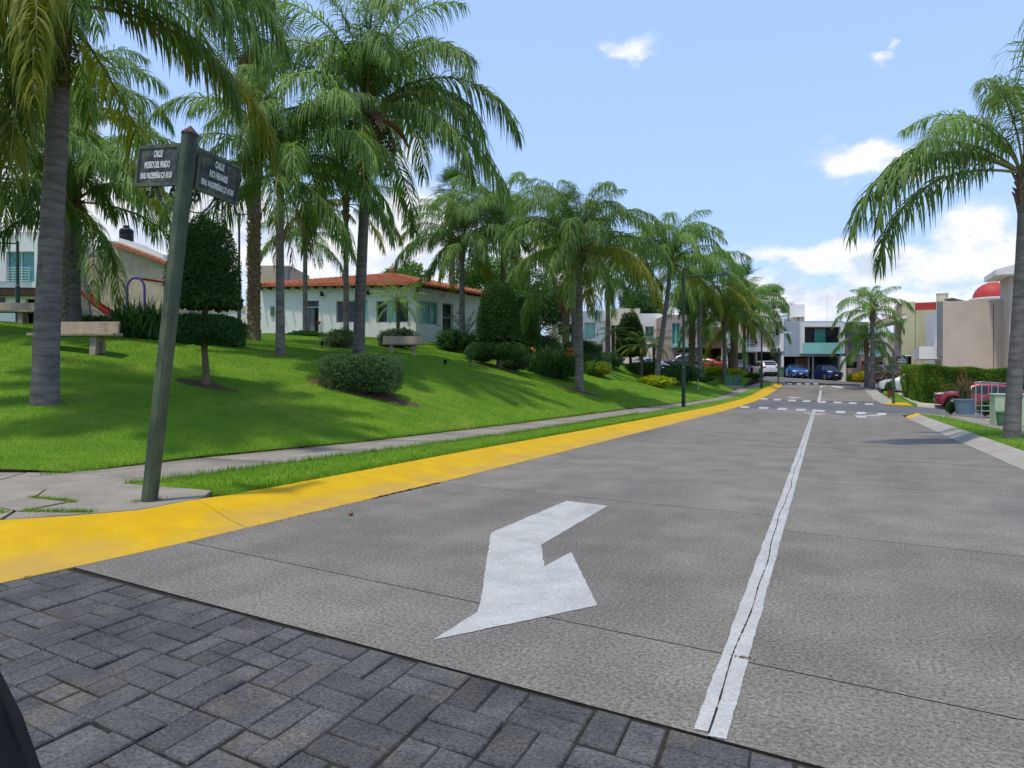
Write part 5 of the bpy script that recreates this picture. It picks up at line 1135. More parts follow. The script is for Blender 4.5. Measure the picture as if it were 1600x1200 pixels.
tk = MB(); tk.lathe([(.3, .0), (.42, .05), (.42, .35), (.3, .5), (.01, .55)], 14, (-.35, 0)); auto_smooth(tk.build('tank', M['dgrey'], t_)); tk = MB(); tk.tube([(-.1, 0, .22), (1.0, 0, .18)], .16, 12); auto_smooth(tk.build('cylinder', M['white'], t_)); tk = MB(); tk.box(-.1, .0, -.1, .1, 0, .1); tk.box(.85, .95, -.1, .1, 0, .06); tk.build('foot', M['metal'], t_)
off = ((30 - 800) / F * 46, 46, 4.5); wh = cam_root('modern_house', 'white modern house with railed balcony window at the left edge', 'building', *off)
w = fwall(-90, 66, 46, wh, off); z0 = 3.8; b1 = pxhole(w, 10, 54, 393, 443); b2 = pxhole(w, -10, 9, 463, 481); b3 = pxhole(w, 40, 66, 467, 515)
mb = MB(off); w.panel(mb, z0, w.Z(363, 3), [b1, b2, (b3[0], w.len - .1, b3[2], b3[3])]); mb.build('wall', M['white'], wh); simple_back(w, z0, w.Z(363, 3), 8, 'white', off, wh)
w.window(b1[0], b1[1], b1[2], b1[3], 2, glass='teal'); w.window(b2[0], b2[1], b2[2], b2[3], 1); mb = MB(off); w.box(mb, b3[0], w.len - .15, .6, .7, z0, b3[3]); mb.build('door', M['dark'], wh)
mb = MB(off); w.box(mb, 0, w.len, -.5, -.004, w.Z(463, 3), w.Z(451, 3)); mb.build('canopy', M['darkwood'], wh)
mb = MB(off); w.box(mb, w.S(2), w.len, -.52, -.504, w.Z(451, 3), w.Z(442, 3)); mb.build('balcony_base', M['white'], wh)
for k in range(6):
    rl = MB(off); z = w.Z(441 - 4 * k, 3); rl.tube([w.p(w.S(6), -.6, z), w.p(w.S(57), -.6, z)], .022, 6); rl.build('rail', M['metal'], wh)
for px in (7, 32, 56): rl = MB(off); rl.tube([w.p(w.S(px), -.6, w.Z(443, 3)), w.p(w.S(px), -.6, w.Z(419, 3))], .03, 6); rl.build('rail_post', M['metal'], wh)
# background wall of the park behind the topiary, left of the clubhouse
off = ((330 - 800) / F * 54, 54, 5.0); bw = cam_root('boundary_wall', 'low white wall with tan coping behind the topiary tree', 'wall', *off); w = fwall(264, 402, 54, bw, off)
mb = MB(off); w.panel(mb, 4, w.Z(487, 3)); mb.build('wall', M['white'], bw); mb = MB(off); w.box(mb, 0, w.len, -.05, .3, w.Z(487, 3), w.Z(478, 3)); mb.build('coping', M['tan'], bw)
off = ((395 - 800) / F * 62, 62, 5.0); lo_ = cam_root('beige_block', 'plain beige building rising behind the left end of the clubhouse roof', 'building', *off); w = fwall(398, 453, 62, lo_, off)
mb = MB(off); w.panel(mb, 4, w.Z(415, 3)); mb.build('wall', M['tan'], lo_); simple_back(w, 4, w.Z(415, 3), 6, 'tan', off, lo_); mb = MB(off); w.box(mb, w.S(437), w.S(453), -.6, -.003, 6, w.Z(418, 3)); mb.build('dark_panel', M['dgrey'], lo_)

# ---- right hand houses, square to the street
def wroot(name, label, cat, X, d, z): return thing(name, label, cat, world(X, d, z), 0)
xu = Vector((CA, -SA)); yu = Vector((SA, CA))       # street axes seen in (X, d)
def sbox(c, a0, a1, b0, b1): c = Vector(c); return [c + xu * a + yu * b for a, b in ((a0, b0), (a1, b0), (a1, b1), (a0, b1))]
def pt(c, a, b): q = Vector(c) + xu * a + yu * b; return (q.x, q.y)
cB = ((1473 - 800) / F * 58, 58.0); off = (cB[0], cB[1], .3); hb = cam_root('beige_house', 'beige rendered blank side wall house with white balcony front', 'building', *off); zt = pxz(471, 58)
ws = Wall(pt(cB, 0, 0), pt(cB, 12, 0), hb, off); wf = Wall(pt(cB, 0, 11), pt(cB, 0, 0), hb, off)
mb = MB(off); ws.box(mb, 0, 12, 0, .3, -.6, zt); mb.build('side_wall', M['beige'], hb)
for i, px in enumerate((1552,)):
    mb = MB(off); s_ = ws.S(px); ws.box(mb, s_ - .02, s_ + .02, -.012, -.001, 0, zt - .3); mb.build('joint_strip', M['soil'], hb)
mb = MB(off); ws.box(mb, ws.S(1570), ws.S(1579), -.04, -.002, pxz(549, 56.3), pxz(540, 56.3)); mb.build('exposed_brick_patch', M['pink'], hb)
hw = [(wf.len - 3.0, wf.len - 1.2, 4.6, 6.9), (wf.len - 3.6, wf.len - .4, -.6, 3.2)]
mb = MB(off); wf.panel(mb, -.6, zt - .35, hw, th=.3, s1=wf.len - .3); mb.build('front_wall', M['white'], hb); h = hw[0]; wf.window(h[0], h[1], h[2], h[3], 2)
mb = MB(off); wf.box(mb, wf.len - 3.6, wf.len - .4, 1.0, 1.1, -.6, 3.2); mb.build('garage_door', M['dgrey'], hb)
mb = MB(off); wf.box(mb, wf.len - .45, wf.len, -.35, -.003, 3.5, zt); mb.build('fin_wall', M['dgrey'], hb)
mb = MB(off); wf.box(mb, wf.len - 4.4, wf.len - .46, -1.6, -.003, 3.3, 4.3); mb.build('balcony', M['white'], hb)
rb = MB(off); q = sbox(cB, .1, 12, .31, 11); rb.prism([tuple(v) for v in q], zt - .6, zt - .36); rb.build('roof', M['stone'], hb)
mb = MB(off); ws.box(mb, 11.7, 12, .31, 11, -.6, zt); mb.build('back_wall', M['beige'], hb)
# red dome with lantern
dc = ((1551 - 800) / F * 66, 66.0); zb = pxz(467, 66); t_ = thing('red_dome', 'red dome with white lantern standing on the roof of the beige house', 'dome', world(dc[0], dc[1], zt - .36), 0); b0 = zb - (zt - .36)
mb = MB(); mb.lathe([(1.75, 0), (1.75, b0 - .12), (1.85, b0 - .1), (1.85, b0 + .04), (1.6, b0 + .05)], 36); auto_smooth(mb.build('drum', M['white'], t_))
mb = MB(); mb.lathe([(1.58 * math.cos(a), b0 + .05 + 1.42 * math.sin(a)) for a in [i * math.pi / 2 / 12 for i in range(13)]], 36); auto_smooth(mb.build('dome_shell', M['redp'], t_))
mb = MB(); e = b0 + 1.42; mb.lathe([(.45, e - .05), (.45, e + .08), (.34, e + .12), (.34, e + .5), (.46, e + .55), (.46, e + .66), (.3, e + .7), (.12, e + .74), (.05, e + 1.0), (.01, e + 1.05)], 16); auto_smooth(mb.build('lantern', M['white'], t_))
t_ = thing('rooftop_cistern', 'cream cylindrical cistern on the roof left of the red dome', 'water tank', world((1472 - 800) / F * 65, 65, zt - .36), 0); mb = MB(); zc_ = pxz(458, 65) - zt + .36; mb.lathe([(.46, 0), (.46, zc_ - .12), (.5, zc_ - .1), (.48, zc_ - .02), (.3, zc_ + .04), (.01, zc_ + .06)], 20); auto_smooth(mb.build('tank', M['cream'], t_))
mb = MB(); mb.lathe([(.12, zc_ + .05), (.12, zc_ + .1), (.01, zc_ + .11)], 12); mb.build('lid', M['white'], t_)
t_ = thing('solar_array', 'tilted dark solar panel on the beige house roof edge', 'solar panel', world((1505 - 800) / F * 60, 60, zt - .3), A); mb = MB(); mb.add([(-.9, 0, .75), (.95, 0, .32), (.95, 1.2, .32), (-.9, 1.2, .75), (-.9, 0, .83), (.95, 0, .38), (.95, 1.2, .38), (-.9, 1.2, .83)], [(0, 3, 2, 1), (4, 5, 6, 7), (0, 1, 5, 4), (1, 2, 6, 5), (2, 3, 7, 6), (3, 0, 4, 7)]); mb.build('panel', M['dgrey'], t_)
mb = MB(); mb.bar((-.5, .1, -.1), (-.5, .1, .68), .05, .05); mb.bar((.6, .1, -.1), (.6, .1, .4), .05, .05); mb.build('support', M['metal'], t_)
# olive house
cA = ((1409 - 800) / F * 70, 70.0); off = (cA[0], cA[1], .9); ha = cam_root('olive_house', 'pale olive house with red roof parapet and tiled eave left of the beige house', 'building', *off); zt = pxz(472, 70)
ws = Wall(pt(cA, 0, 0), pt(cA, 9, 0), ha, off); wf = Wall(pt(cA, 0, 9), pt(cA, 0, 0), ha, off); sj = ws.S(1430); s2 = ws.S(1405)
hs_ = [(.05, ws.S(1424), -.5, pxz(555, 69.7))]
mb = MB(off); ws.panel(mb, -.5, zt, [], th=.3, s1=sj - .02, s0=.0) if False else ws.panel(mb, -.5, zt, hs_, th=.3, s1=sj - .02); ws.panel(mb, -.5, pxz(485, 69.5), [], th=.3, s0=sj + .02); mb.build('side_wall', M['olive'], ha)
mb = MB(off); ws.box(mb, 0, 3, 3, 3.2, -.5, 4); mb.build('porch_back', M['dark'], ha)
mb = MB(off); ws.box(mb, sj - .02, sj + .02, .05, .2, -.5, zt - .5); mb.build('joint_strip', M['darkwood'], ha)
mb = MB(off); ws.box(mb, sj + .03, 9, .31, .6, pxz(486, 69.5), pxz(472.5, 69.5)); mb.build('red_parapet', M['redp'], ha)
mb = MB(off); ws.box(mb, -.25, .0, .0, .6, zt - .15, zt + .1); wf.box(mb, 3, wf.len - .01, -.2, .2, zt - .12, zt + .1); mb.build('cornice', M['white'], ha)
hw = [(wf.len - 3.2, wf.len - 1.4, 4.6, 6.4)]; mb = MB(off); wf.panel(mb, 3.0, zt - .13, hw, th=.3, s1=wf.len - .31); wf.panel(mb, -.5, 2.998, [(wf.len - 4, wf.len - .9, -.5, 2.7)], th=.29, s1=wf.len - .31); mb.build('front_wall', M['beige'], ha); h = hw[0]; wf.window(*h, 2)
ea = MB(off); 
for a, b in ((-1.9, .4),):
    e = [wf.p(wf.len + .1, a, pxz(501, 70)), wf.p(wf.len + .1, b, pxz(492, 70)), wf.p(2, b, pxz(492, 70)), wf.p(2, a, pxz(501, 70))]; e2 = [(q[0], q[1], q[2] - .35) for q in e]; ea.add(e + e2, [(0, 1, 2, 3), (7, 6, 5, 4), (0, 4, 5, 1), (1, 5, 6, 2), (2, 6, 7, 3), (3, 7, 4, 0)])
eo = ea.build('eave', M['white'], ha)
tl = MB(off); tiled_slope(tl, wf.p(wf.len + .15, -2.0, pxz(501, 70) + .02), wf.p(2, -2.0, pxz(501, 70) + .02), wf.p(wf.len + .15, .4, pxz(491, 70)), wf.p(2, .4, pxz(491, 70)), rows=6); tl.build('roof_tiles', M['tile'], eo)
mb = MB(off); wf.box(mb, wf.len - 4.5, wf.len - .3, -1.3, -.003, 2.75, 2.95); wf.box(mb, wf.len - 4.5, wf.len - .3, -1.3, -1.22, 2.95, 3.9); mb.build('balcony', M['olive'], ha)
rb = MB(off); q = sbox(cA, .1, 9, .61, 9); rb.prism([tuple(v) for v in q], zt - .8, zt - .55); rb.build('roof', M['stone'], ha)
# near corner house at the right edge
cC = ((1577 - 800) / F * 54.3, 54.3); off = (cC[0], cC[1], .2); hc = cam_root('eave_house', 'cream house with broad white eave at the right edge behind the palm', 'building', *off)
ws = Wall(pt(cC, 0, 0), pt(cC, 9, 0), hc, off); zt = pxz(431, 54.3); mb = MB(off); ws.box(mb, 0, 9, 0, 3.2, -.8, zt); mb.build('wall', M['beige'], hc)
mb = MB(off); e = [ws.p(-1.05, -1.0, zt), ws.p(10, -1, zt), ws.p(10, 3.3, zt), ws.p(-1.05, 3.3, zt), ws.p(-1.05, -1.0, zt + .38), ws.p(2.4, -1, zt + 1.3), ws.p(10, -1, zt + 1.3), ws.p(10, 3.3, zt + 1.3), ws.p(2.4, 3.3, zt + 1.3), ws.p(-1.05, 3.3, zt + .38)]
mb.add(e, [(0, 3, 2, 1), (0, 1, 6, 5, 4), (4, 5, 8, 9), (5, 6, 7, 8), (3, 9, 8, 7, 2), (0, 4, 9, 3), (1, 2, 7, 6)]); mb.build('eave', M['white'], hc)
# low buildings far away close the view on the right
for i, (px0, px1, d, py, mt_, lb) in enumerate([(1610, 1720, 62, 470, 'cream', 'cream house out past the right edge beyond the near palm')]):
    off = ((px0 - 800) / F * d, d, 0); hh_ = cam_root('corner_house', lb, 'building', *off); w = fwall(px0, px1, d, hh_, off); mb = MB(off); w.box(mb, 0, w.len, 0, 8, -1, pxz(py, d)); mb.build('wall', M[mt_], hh_); mb = MB(off); w.box(mb, .6, 2.4, -.05, -.002, 2.9, 4.6); mb.build('window', M['glass'], hh_)

# ------------------------------------------------------------------ shrubs and planting on the lawn
bush('clipped_shrub', 'square clipped grey green shrub in a bare soil patch, front of the lawn', 'shrub', P(565, 22), 1.16, .85, .55, 20000, .048, 'leaf', e=6.5, seed=2, lump=.045, soil=(1.65, .75), mat2=M['leaf_gy'], frac2=.35, thick=.16)
# topiary tree: trunk, tall dome tier, flat lower tier
def topiary(label, px, d, tiers, r, soil, seed, n=16000, leaf=.055, mat='leaf_dk'):
    loc = P(px, d); t = thing('topiary_tree', label, 'topiary', loc, A); top = pxz(tiers[0][1], d) - loc[2]
    mb = MB(); mb.tube([(0, 0, -.1), (.02, 0, .3), (-.02, 0, .8), (0, 0, top * .6), (0, 0, top * .9)], [r * 1.5, r, r * .9, r * .8, r * .4], 12); auto_smooth(mb.build('trunk', M['bark'], t))
    for (nm, y0, y1, hw, e, half) in tiers:
        z1, z0 = pxz(y0, d) - loc[2], pxz(y1, d) - loc[2]; a = hw / F * d; c = (z1 - z0) if half else (z1 - z0) / 2
        o = link(nm, shrub_mesh(nm, n if half else n // 2, a, a, c, leaf, M[mat], e, zc=z0 if half else c + z0, seed=seed, half=half, lump=.05, thick=.2), t); seed += 1
        if half:   # flat leafy underside
            rng = np.random.default_rng(seed); m = 2500; rr_ = np.sqrt(rng.random(m)) * a * .97; an = rng.uniform(0, 6.28, m); p = np.c_[rr_ * np.cos(an), rr_ * np.sin(an), z0 + rng.uniform(-.04, .1, m)]
            o = link('crown_underside', fast_mesh('crown_underside', leaf_cloud(p, p * 0, leaf * 2.2, .8, rng=rng), 4, [M[mat]]), t)
    if soil: soil_patch(t, soil[0], soil[1], loc, seed)
    return t
topiary('dark clipped topiary tree with tall dome and flat lower tier right of the sign post', 321, 18.5, [('crown', 340, 476, 53, 2.5, True), ('lower_tier', 492, 537, 56, 3.2, False)], .085, (.8, .32), 4, n=26000)
topiary('cone shaped topiary with wide flat lower tier beside the clubhouse corner', 779, 36, [('crown', 440, 530, 34, 2.3, True), ('lower_tier', 534, 560, 44, 3, False)], .12, (1.2, .7), 14, n=30000, leaf=.075)
topiary('dark cone topiary in the shade just right of the wide tiered one', 823, 44, [('crown', 462, 540, 22, 2.1, True)], .1, None, 24, n=16000, leaf=.09)
topiary('round topped dark topiary behind the slim palm left of the street', 985, 58, [('crown', 488, 553, 23, 2.2, True)], .12, None, 28, n=14000, leaf=.11)
bush('round_bush', 'round bush to the left of the cone topiary base', 'bush', P(752, 38.5), .9, .8, .5, 5000, .08, 'leaf', seed=31)
bush('round_bush', 'round bush to the right of the cone topiary base', 'bush', P(803, 38.5), .85, .8, .5, 5000, .08, 'leaf', seed=32)
bush('lavender_bush', 'grey green feathery bush behind the right stone bench', 'bush', P(622, 38), 1.05, .7, .48, 5200, .11, 'leaf_gy', seed=33, asp=.2, e=2.6)
bush('rough_shrub', 'loose grey green shrub in soil left of the biggest palm', 'shrub', P(532, 33), .78, .6, .42, 3600, .075, 'leaf', seed=34, mat2=M['leaf_gy'], frac2=.5, lump=.25, soil=(1.3, .6))
bush('dark_bush', 'left one of the dense dark bushes at the clubhouse corner', 'bush', P(707, 43), .95, .9, .62, 6000, .09, 'leaf_dk', seed=35, lump=.2)
bush('dark_bush', 'right one of the dense dark bushes at the clubhouse corner', 'bush', P(740, 44), .95, .9, .56, 6000, .09, 'leaf_dk', seed=36, lump=.2)
bush('low_mound', 'flat low dark plant bed in front of the clubhouse door', 'ground cover', P(478, 41), 1.35, .6, .15, 2500, .08, 'leaf_dk', seed=37, half=True, zc=0)
bush('clipped_shrub', 'small rounded clipped shrub right of the flowering clump at mid park', 'shrub', P(931, 45), .95, .8, .42, 5200, .07, 'leaf_hd', e=3.4, seed=38, lump=.05)
bush('yellow_shrub', 'bright yellow green shrub spreading round the foot of the leaning palm', 'shrub', P(1023, 50), 1.25, .7, .33, 5200, .1, 'leaf_yl', seed=39, lump=.28)
bush('yellow_shrub', 'small yellow green shrub left of the green utility cabinet', 'shrub', P(1121, 63), 1.1, .7, .3, 3000, .12, 'leaf_yl', seed=40, lump=.3)
bush('yellow_shrub', 'low yellow green shrub at the foot of the twin palms behind the green cabinet', 'shrub', P(1150, 63.5), .8, .6, .28, 2200, .12, 'leaf_yl', seed=41, lump=.3)
bush('clipped_shrub', 'dark clipped box hedge behind the orange tinged small palm', 'shrub', P(1003, 55), 1.15, .9, .45, 5200, .09, 'leaf_dk', e=3.6, seed=42, lump=.05)
bush('round_bush', 'round bush at the foot of the slim palm left of the box hedge', 'bush', P(952, 53), 1.1, .9, .55, 4200, .1, 'leaf', seed=43)
bush('dark_bush', 'dark bush clump beside the near street lamp pole', 'bush', P(1060, 56.5), 1.6, 1.0, .62, 6500, .12, 'leaf_dk', seed=44, lump=.25)
bush('low_mound', 'low dark hedge strip behind the second palm and slide', 'ground cover', P(160, 31), 1.6, .5, .28, 4200, .06, 'leaf_dk', e=4, seed=45)
bush('low_mound', 'dark low shrub strip on the lawn beside the small staked sapling', 'ground cover', P(1092, 60), 1.35, .45, .2, 2600, .1, 'leaf_dk', seed=46)
bush('low_mound', 'dark low shrub strip right of the pair of palms behind the cabinet', 'ground cover', P(1172, 66), 1.35, .45, .18, 2200, .1, 'leaf_dk', seed=47)
bush('round_bush', 'bush in deep shade behind the flowering clump', 'bush', P(905, 50), 1.5, 1, .8, 5000, .12, 'leaf_dk', seed=48)
bush('round_bush', 'mid green bush left behind the flowering clump', 'bush', P(840, 48), 1.5, 1, .75, 5000, .12, 'leaf', seed=49)
def clump(label, px, d, rx, ry, h, n, w, seed, flowers=0, cat='strap leaved plant', name='strap_plant', mat='strap'):
    loc = P(px, d); t = thing(name, label, cat, loc, A); link('leaves', strap_clump(rx, ry, h, n, w, seed, mat), t)
    if flowers:
        rr = random.Random(seed); pts = []; mb = MB()
        for i in range(flowers):
            x, y = rr.uniform(-rx, rx) * .8, -ry * rr.uniform(.1, .8); z = h * rr.uniform(.55, 1.15); pts.append((x, y, z)); mb.tube([(x * .8, y * .7, 0), (x, y, z)], .012, 4)
        mb.build('flower_stems', M['strap'], t); link('flowers', flower_heads(pts, seed), t)
    return t
clump('dark strap leaved clump behind the end of the left stone bench', 218, 25, 1.05, .9, 1.15, 420, .055, 3)
clump('dark strap leaved clump between the sign post and topiary trunk', 290, 25.5, .7, .6, .85, 260, .05, 4)
clump('dark strap leaved clump behind the topiary trunk', 352, 25.5, .85, .7, .85, 320, .05, 5)
clump('large strap leaved clump with orange bird of paradise flowers at mid park', 866, 41, 1.9, 1.3, 1.45, 850, .06, 6, 9)
clump('strap leaved clump at the foot of the near street lamp palm', 1048, 55, 1.4, 1.0, 1.1, 320, .07, 7)
clump('strap leaved clump in the gap right of the arching palm trunk', 925, 48, 1.0, .8, 1.0, 260, .06, 8)
clump('pale strap plants in front of the box hedge by the slim palm', 940, 52, .9, .7, .8, 220, .06, 9, mat='leaf_gy')
small_palm('pygmy_palm', 'small feathery palm in front of the clubhouse window', 'palm tree', P(622, 40.5), 2.3, .09, 26, 1.35, True, 5)
small_palm('pygmy_palm', 'small palm with orange lower fronds near the leaning palm', 'palm tree', P(1002, 53), 2.35, .12, 24, 1.5, True, 6, yellow=5)
small_palm('pygmy_palm', 'small feathery palm between the slim palm and the round topiary', 'palm tree', P(958, 57), 2.0, .12, 22, 1.5, True, 7)
small_palm('pygmy_palm', 'small feathery palm right of the leaning palm', 'palm tree', P(1022, 57), 2.2, .1, 22, 1.4, True, 8, yellow=2)
small_palm('cycad', 'big cycad with stiff dark fronds before the clubhouse glass door', 'cycad', P(727, 46), .55, .22, 34, 1.7, False, 9)
small_palm('cycad', 'light green cycad left of the arching palm behind the flowers', 'cycad', P(862, 49), .9, .2, 28, 1.6, True, 10)
small_palm('cycad', 'cycad tucked behind the thick palm trunk group at the far park side', 'cycad', P(1112, 66), .6, .2, 22, 1.3, True, 11)
# little sapling with stake, stump, sprinklers
def sapling(label, px, d, h, tagc='frame'):
    loc = P(px, d); t = thing('young_sapling', label, 'sapling', loc, A); mb = MB(); mb.tube([(0, 0, -.05), (.02, 0, h * .5), (-.03, 0, h)], [.03, .025, .012], 6); mb.build('trunk', M['bark'], t)
    link('foliage', shrub_mesh('foliage', 260, .22, .22, .3, .1, M['leaf'], seed=px, zc=h, core=False), t); mb = MB(); mb.bar((.08, 0, -.05), (.08, 0, h * .55), .04, .03); mb.build('stake', M[tagc], t)
sapling('tiny bare sapling with a stake on the open lawn below the clubhouse', 735, 33, .55, 'stone'); sapling('white wrapped sapling between the street lamp and green cabinet', 1089, 54, 1.3)
for px, py_, d, lb in ((503, 537, 30, 'black garden spotlight on the lawn left of the biggest palm'), (695, 557, 31, 'black garden spotlight on the lawn right of the stone bench')):
    t = thing('garden_spotlight', lb, 'spotlight', P(px, d), A); mb = MB(); mb.tube([(0, 0, -.05), (0, 0, .12)], .015, 6); mb.build('stem', M['iron'], t); mb = MB(); mb.tube([(0, 0, .1), (.03, -.04, .26)], [.05, .075], 12); mb.build('lamp_head', M['blk'], t)
# background trees
def round_tree(label, X, d, z, h, a, c, seed, mat='leaf_br'):
    t = thing('leafy_tree', label, 'tree', world(X, d, z), A); mb = MB(); mb.tube([(0, 0, -.5), (.1, 0, h * .3), (0, 0, h * .6)], [.3, .22, .14], 10); mb.build('trunk', M['bark'], t)
    rr = random.Random(seed); mb = MB()
    for i in range(7):
        an = i * .9; mb.tube([(0, 0, h * .4), (math.cos(an) * a * .4, math.sin(an) * a * .4, h * .65), (math.cos(an) * a * .75, math.sin(an) * a * .75, h * .8)], [.12, .08, .03], 6)
    mb.build('limbs', M['bark'], t); Vs = []
    rng = np.random.default_rng(seed)
    for i in range(11):
        v = rng.normal(size=3); v /= np.linalg.norm(v); p, nr = shell_pts(1500, a * .48, a * .48, c * .42, 2, .6, .2, rng); p += v * np.array([a * .6, a * .6, c * .62]) + np.array([0, 0, h - c * .2]); Vs.append(leaf_cloud(p, nr, .24, .5, rng=rng))
    link('crown', fast_mesh('crown', np.concatenate(Vs), 4, [M[mat]]), t)
for i, (px, d, top, bot, hw, lb, mt_) in enumerate([(640, 68, 402, 480, 45, 'light green tree crown behind the clubhouse roof ridge', 'leaf_br'), (760, 72, 380, 500, 60, 'broad green tree behind the right end of the clubhouse', 'leaf_br'),
        (835, 74, 400, 520, 55, 'dense green tree behind the conical topiary', 'leaf_dk'), (1000, 88, 440, 520, 40, 'green tree above the plain white house', 'leaf_dk'), (1085, 90, 425, 500, 32, 'dark green tree behind the brown clad house', 'leaf_dk'),
        (-30, 60, 330, 470, 60, 'green tree behind the modern house at the left edge', 'leaf_dk')]):
    zt_, zb_ = pxz(top, d), pxz(bot, d); c = (zt_ - zb_) / 2; X = (px - 800) / F * d; z0 = 3.0; round_tree(lb, X, d, z0, (zt_ + zb_) / 2 - z0, hw / F * d, c, 60 + i, mt_)

# ------------------------------------------------------------------ benches
def bench(label, px, d, L_, rz, loc=None):
    t = thing('stone_bench', label, 'bench', loc or P(px, d, -.02), A + rz, 'stone benches of the park')
    mb = MB(); mb.box(-L_ / 2 - .06, L_ / 2 + .14, -.34, .14, .40, .48); mb.build('seat', M['stone'], t, bevel=.012)
    mb = MB(); mb.prism_x([(.12, .46), (.19, .44), (.27, .80), (.19, .82)], -L_ / 2, L_ / 2); mb.build('backrest', M['stone'], t, bevel=.015)
    for sx_ in (-1, 1):
        c = sx_ * L_ * .29; mb = MB(); mb.prism_x([(-.30, -.12), (-.16, -.12), (-.13, .24), (.0, .24), (.04, -.12), (.20, -.12), (.12, .40), (-.24, .40)], c - .09, c + .09); mb.build('leg', M['stone'], t, bevel=.012)
    return t
bench('cast stone bench left of centre partly hidden by the thick near palm trunk', 119, 20, 2.2, R(-3))
bench('cast stone bench facing the street behind the clipped square shrub', 629, 33.5, 1.75, R(10))
bench('cast stone bench highest on the lawn at the left edge', 10, 29, 2.3, R(4))

# ------------------------------------------------------------------ playground
d = 33; loc = P(140, d); t = thing('playground_slide', 'purple framed playground slide with red chute behind the left bench', 'slide', loc, A); X = lambda px: (px - 140) / F * d; Z = lambda py: pxz(py, d) - loc[2]
for px0, px1 in ((97, 94), (124, 131)):
    for y in (0, .7): mb = MB(); mb.tube([(X(px1), y, -.1), (X(px0), y, Z(457)), (X(px0), y, Z(442))], .035, 8); mb.build('leg', M['purple'], t)
for y in (0, .7):
    mb = MB(); mb.tube([(X(97), y, Z(444)), (X(99), y, Z(438)), (X(104), y, Z(437)), (X(118), y, Z(437)), (X(122), y, Z(440)), (X(125), y, Z(452))], .03, 8); mb.build('handrail', M['purple'], t)
    mb = MB(); mb.tube([(X(97), y, Z(452)), (X(109), y, Z(452))], .022, 6); mb.build('guard_bar', M['purple'], t)
for i in range(3): mb = MB(); mb.tube([(X(102 + 6 * i), 0, Z(457)), (X(102 + 6 * i), 0, Z(437))], .02, 6); mb.build('guard_bar', M['purple'], t)
mb = MB(); mb.box(X(96), X(124), -.02, .72, Z(459), Z(457)); mb.build('platform', M['purple'], t)
for i in range(5): mb = MB(); z = .1 + i * .3; mb.tube([(X(95.5), 0, z), (X(95.5), .7, z)], .02, 6); mb.build('rung', M['purple'], t)
pts = [(120, 455), (126, 457), (146, 477), (168, 492), (176, 494), (184, 499)]
mb = MB(); n = len(pts); V = []
for px, py in pts:
    x_, z_ = X(px), Z(py)
    for (y, dz) in ((0, .16), (0, 0), (.7, 0), (.7, .16), (.74, .16), (.74, -.04), (-.04, -.04), (-.04, .16)): V.append((x_, y, z_ + dz))
mb.add(V, [(i * 8 + k, i * 8 + (k + 1) % 8, (i + 1) * 8 + (k + 1) % 8, (i + 1) * 8 + k) for i in range(n - 1) for k in range(8)]); mb.build('chute', M['redpaint'], t)
d = 34; loc = P(215, d); t = thing('swing_frame', 'purple arched swing frame with red top beam behind the strap leaved clump', 'swing', loc, A); X = lambda px: (px - 215) / F * d; Z = lambda py: pxz(py, d) - loc[2]
mb = MB(); cx_, r_ = X(212.5), (X(226) - X(199)) / 2; mb.tube([(cx_ - r_ * 1.04, 0, -.1), (cx_ - r_, 0, Z(450))] + [(cx_ - r_ * math.cos(a), 0, Z(450) + (Z(434) - Z(450)) * math.sin(a)) for a in [math.pi * i / 12 for i in range(1, 12)]] + [(cx_ + r_, 0, Z(450)), (cx_ + r_ * 1.04, 0, -.1)], .055, 10); mb.build('arch', M['purple'], t)
mb = MB(); mb.tube([(cx_, 0, Z(434.5)), (X(262), 1.5, Z(438))], .055, 10); mb.build('beam', M['redpaint'], t)
mb = MB(); mb.tube([(X(262) - r_, 1.5, -.1), (X(262) - r_, 1.5, Z(455))] + [(X(262) - r_ * math.cos(a), 1.5, Z(455) + (Z(438) - Z(455)) * math.sin(a)) for a in [math.pi * i / 12 for i in range(1, 12)]] + [(X(262) + r_, 1.5, Z(455)), (X(262) + r_, 1.5, -.1)], .055, 10); mb.build('arch', M['purple'], t)

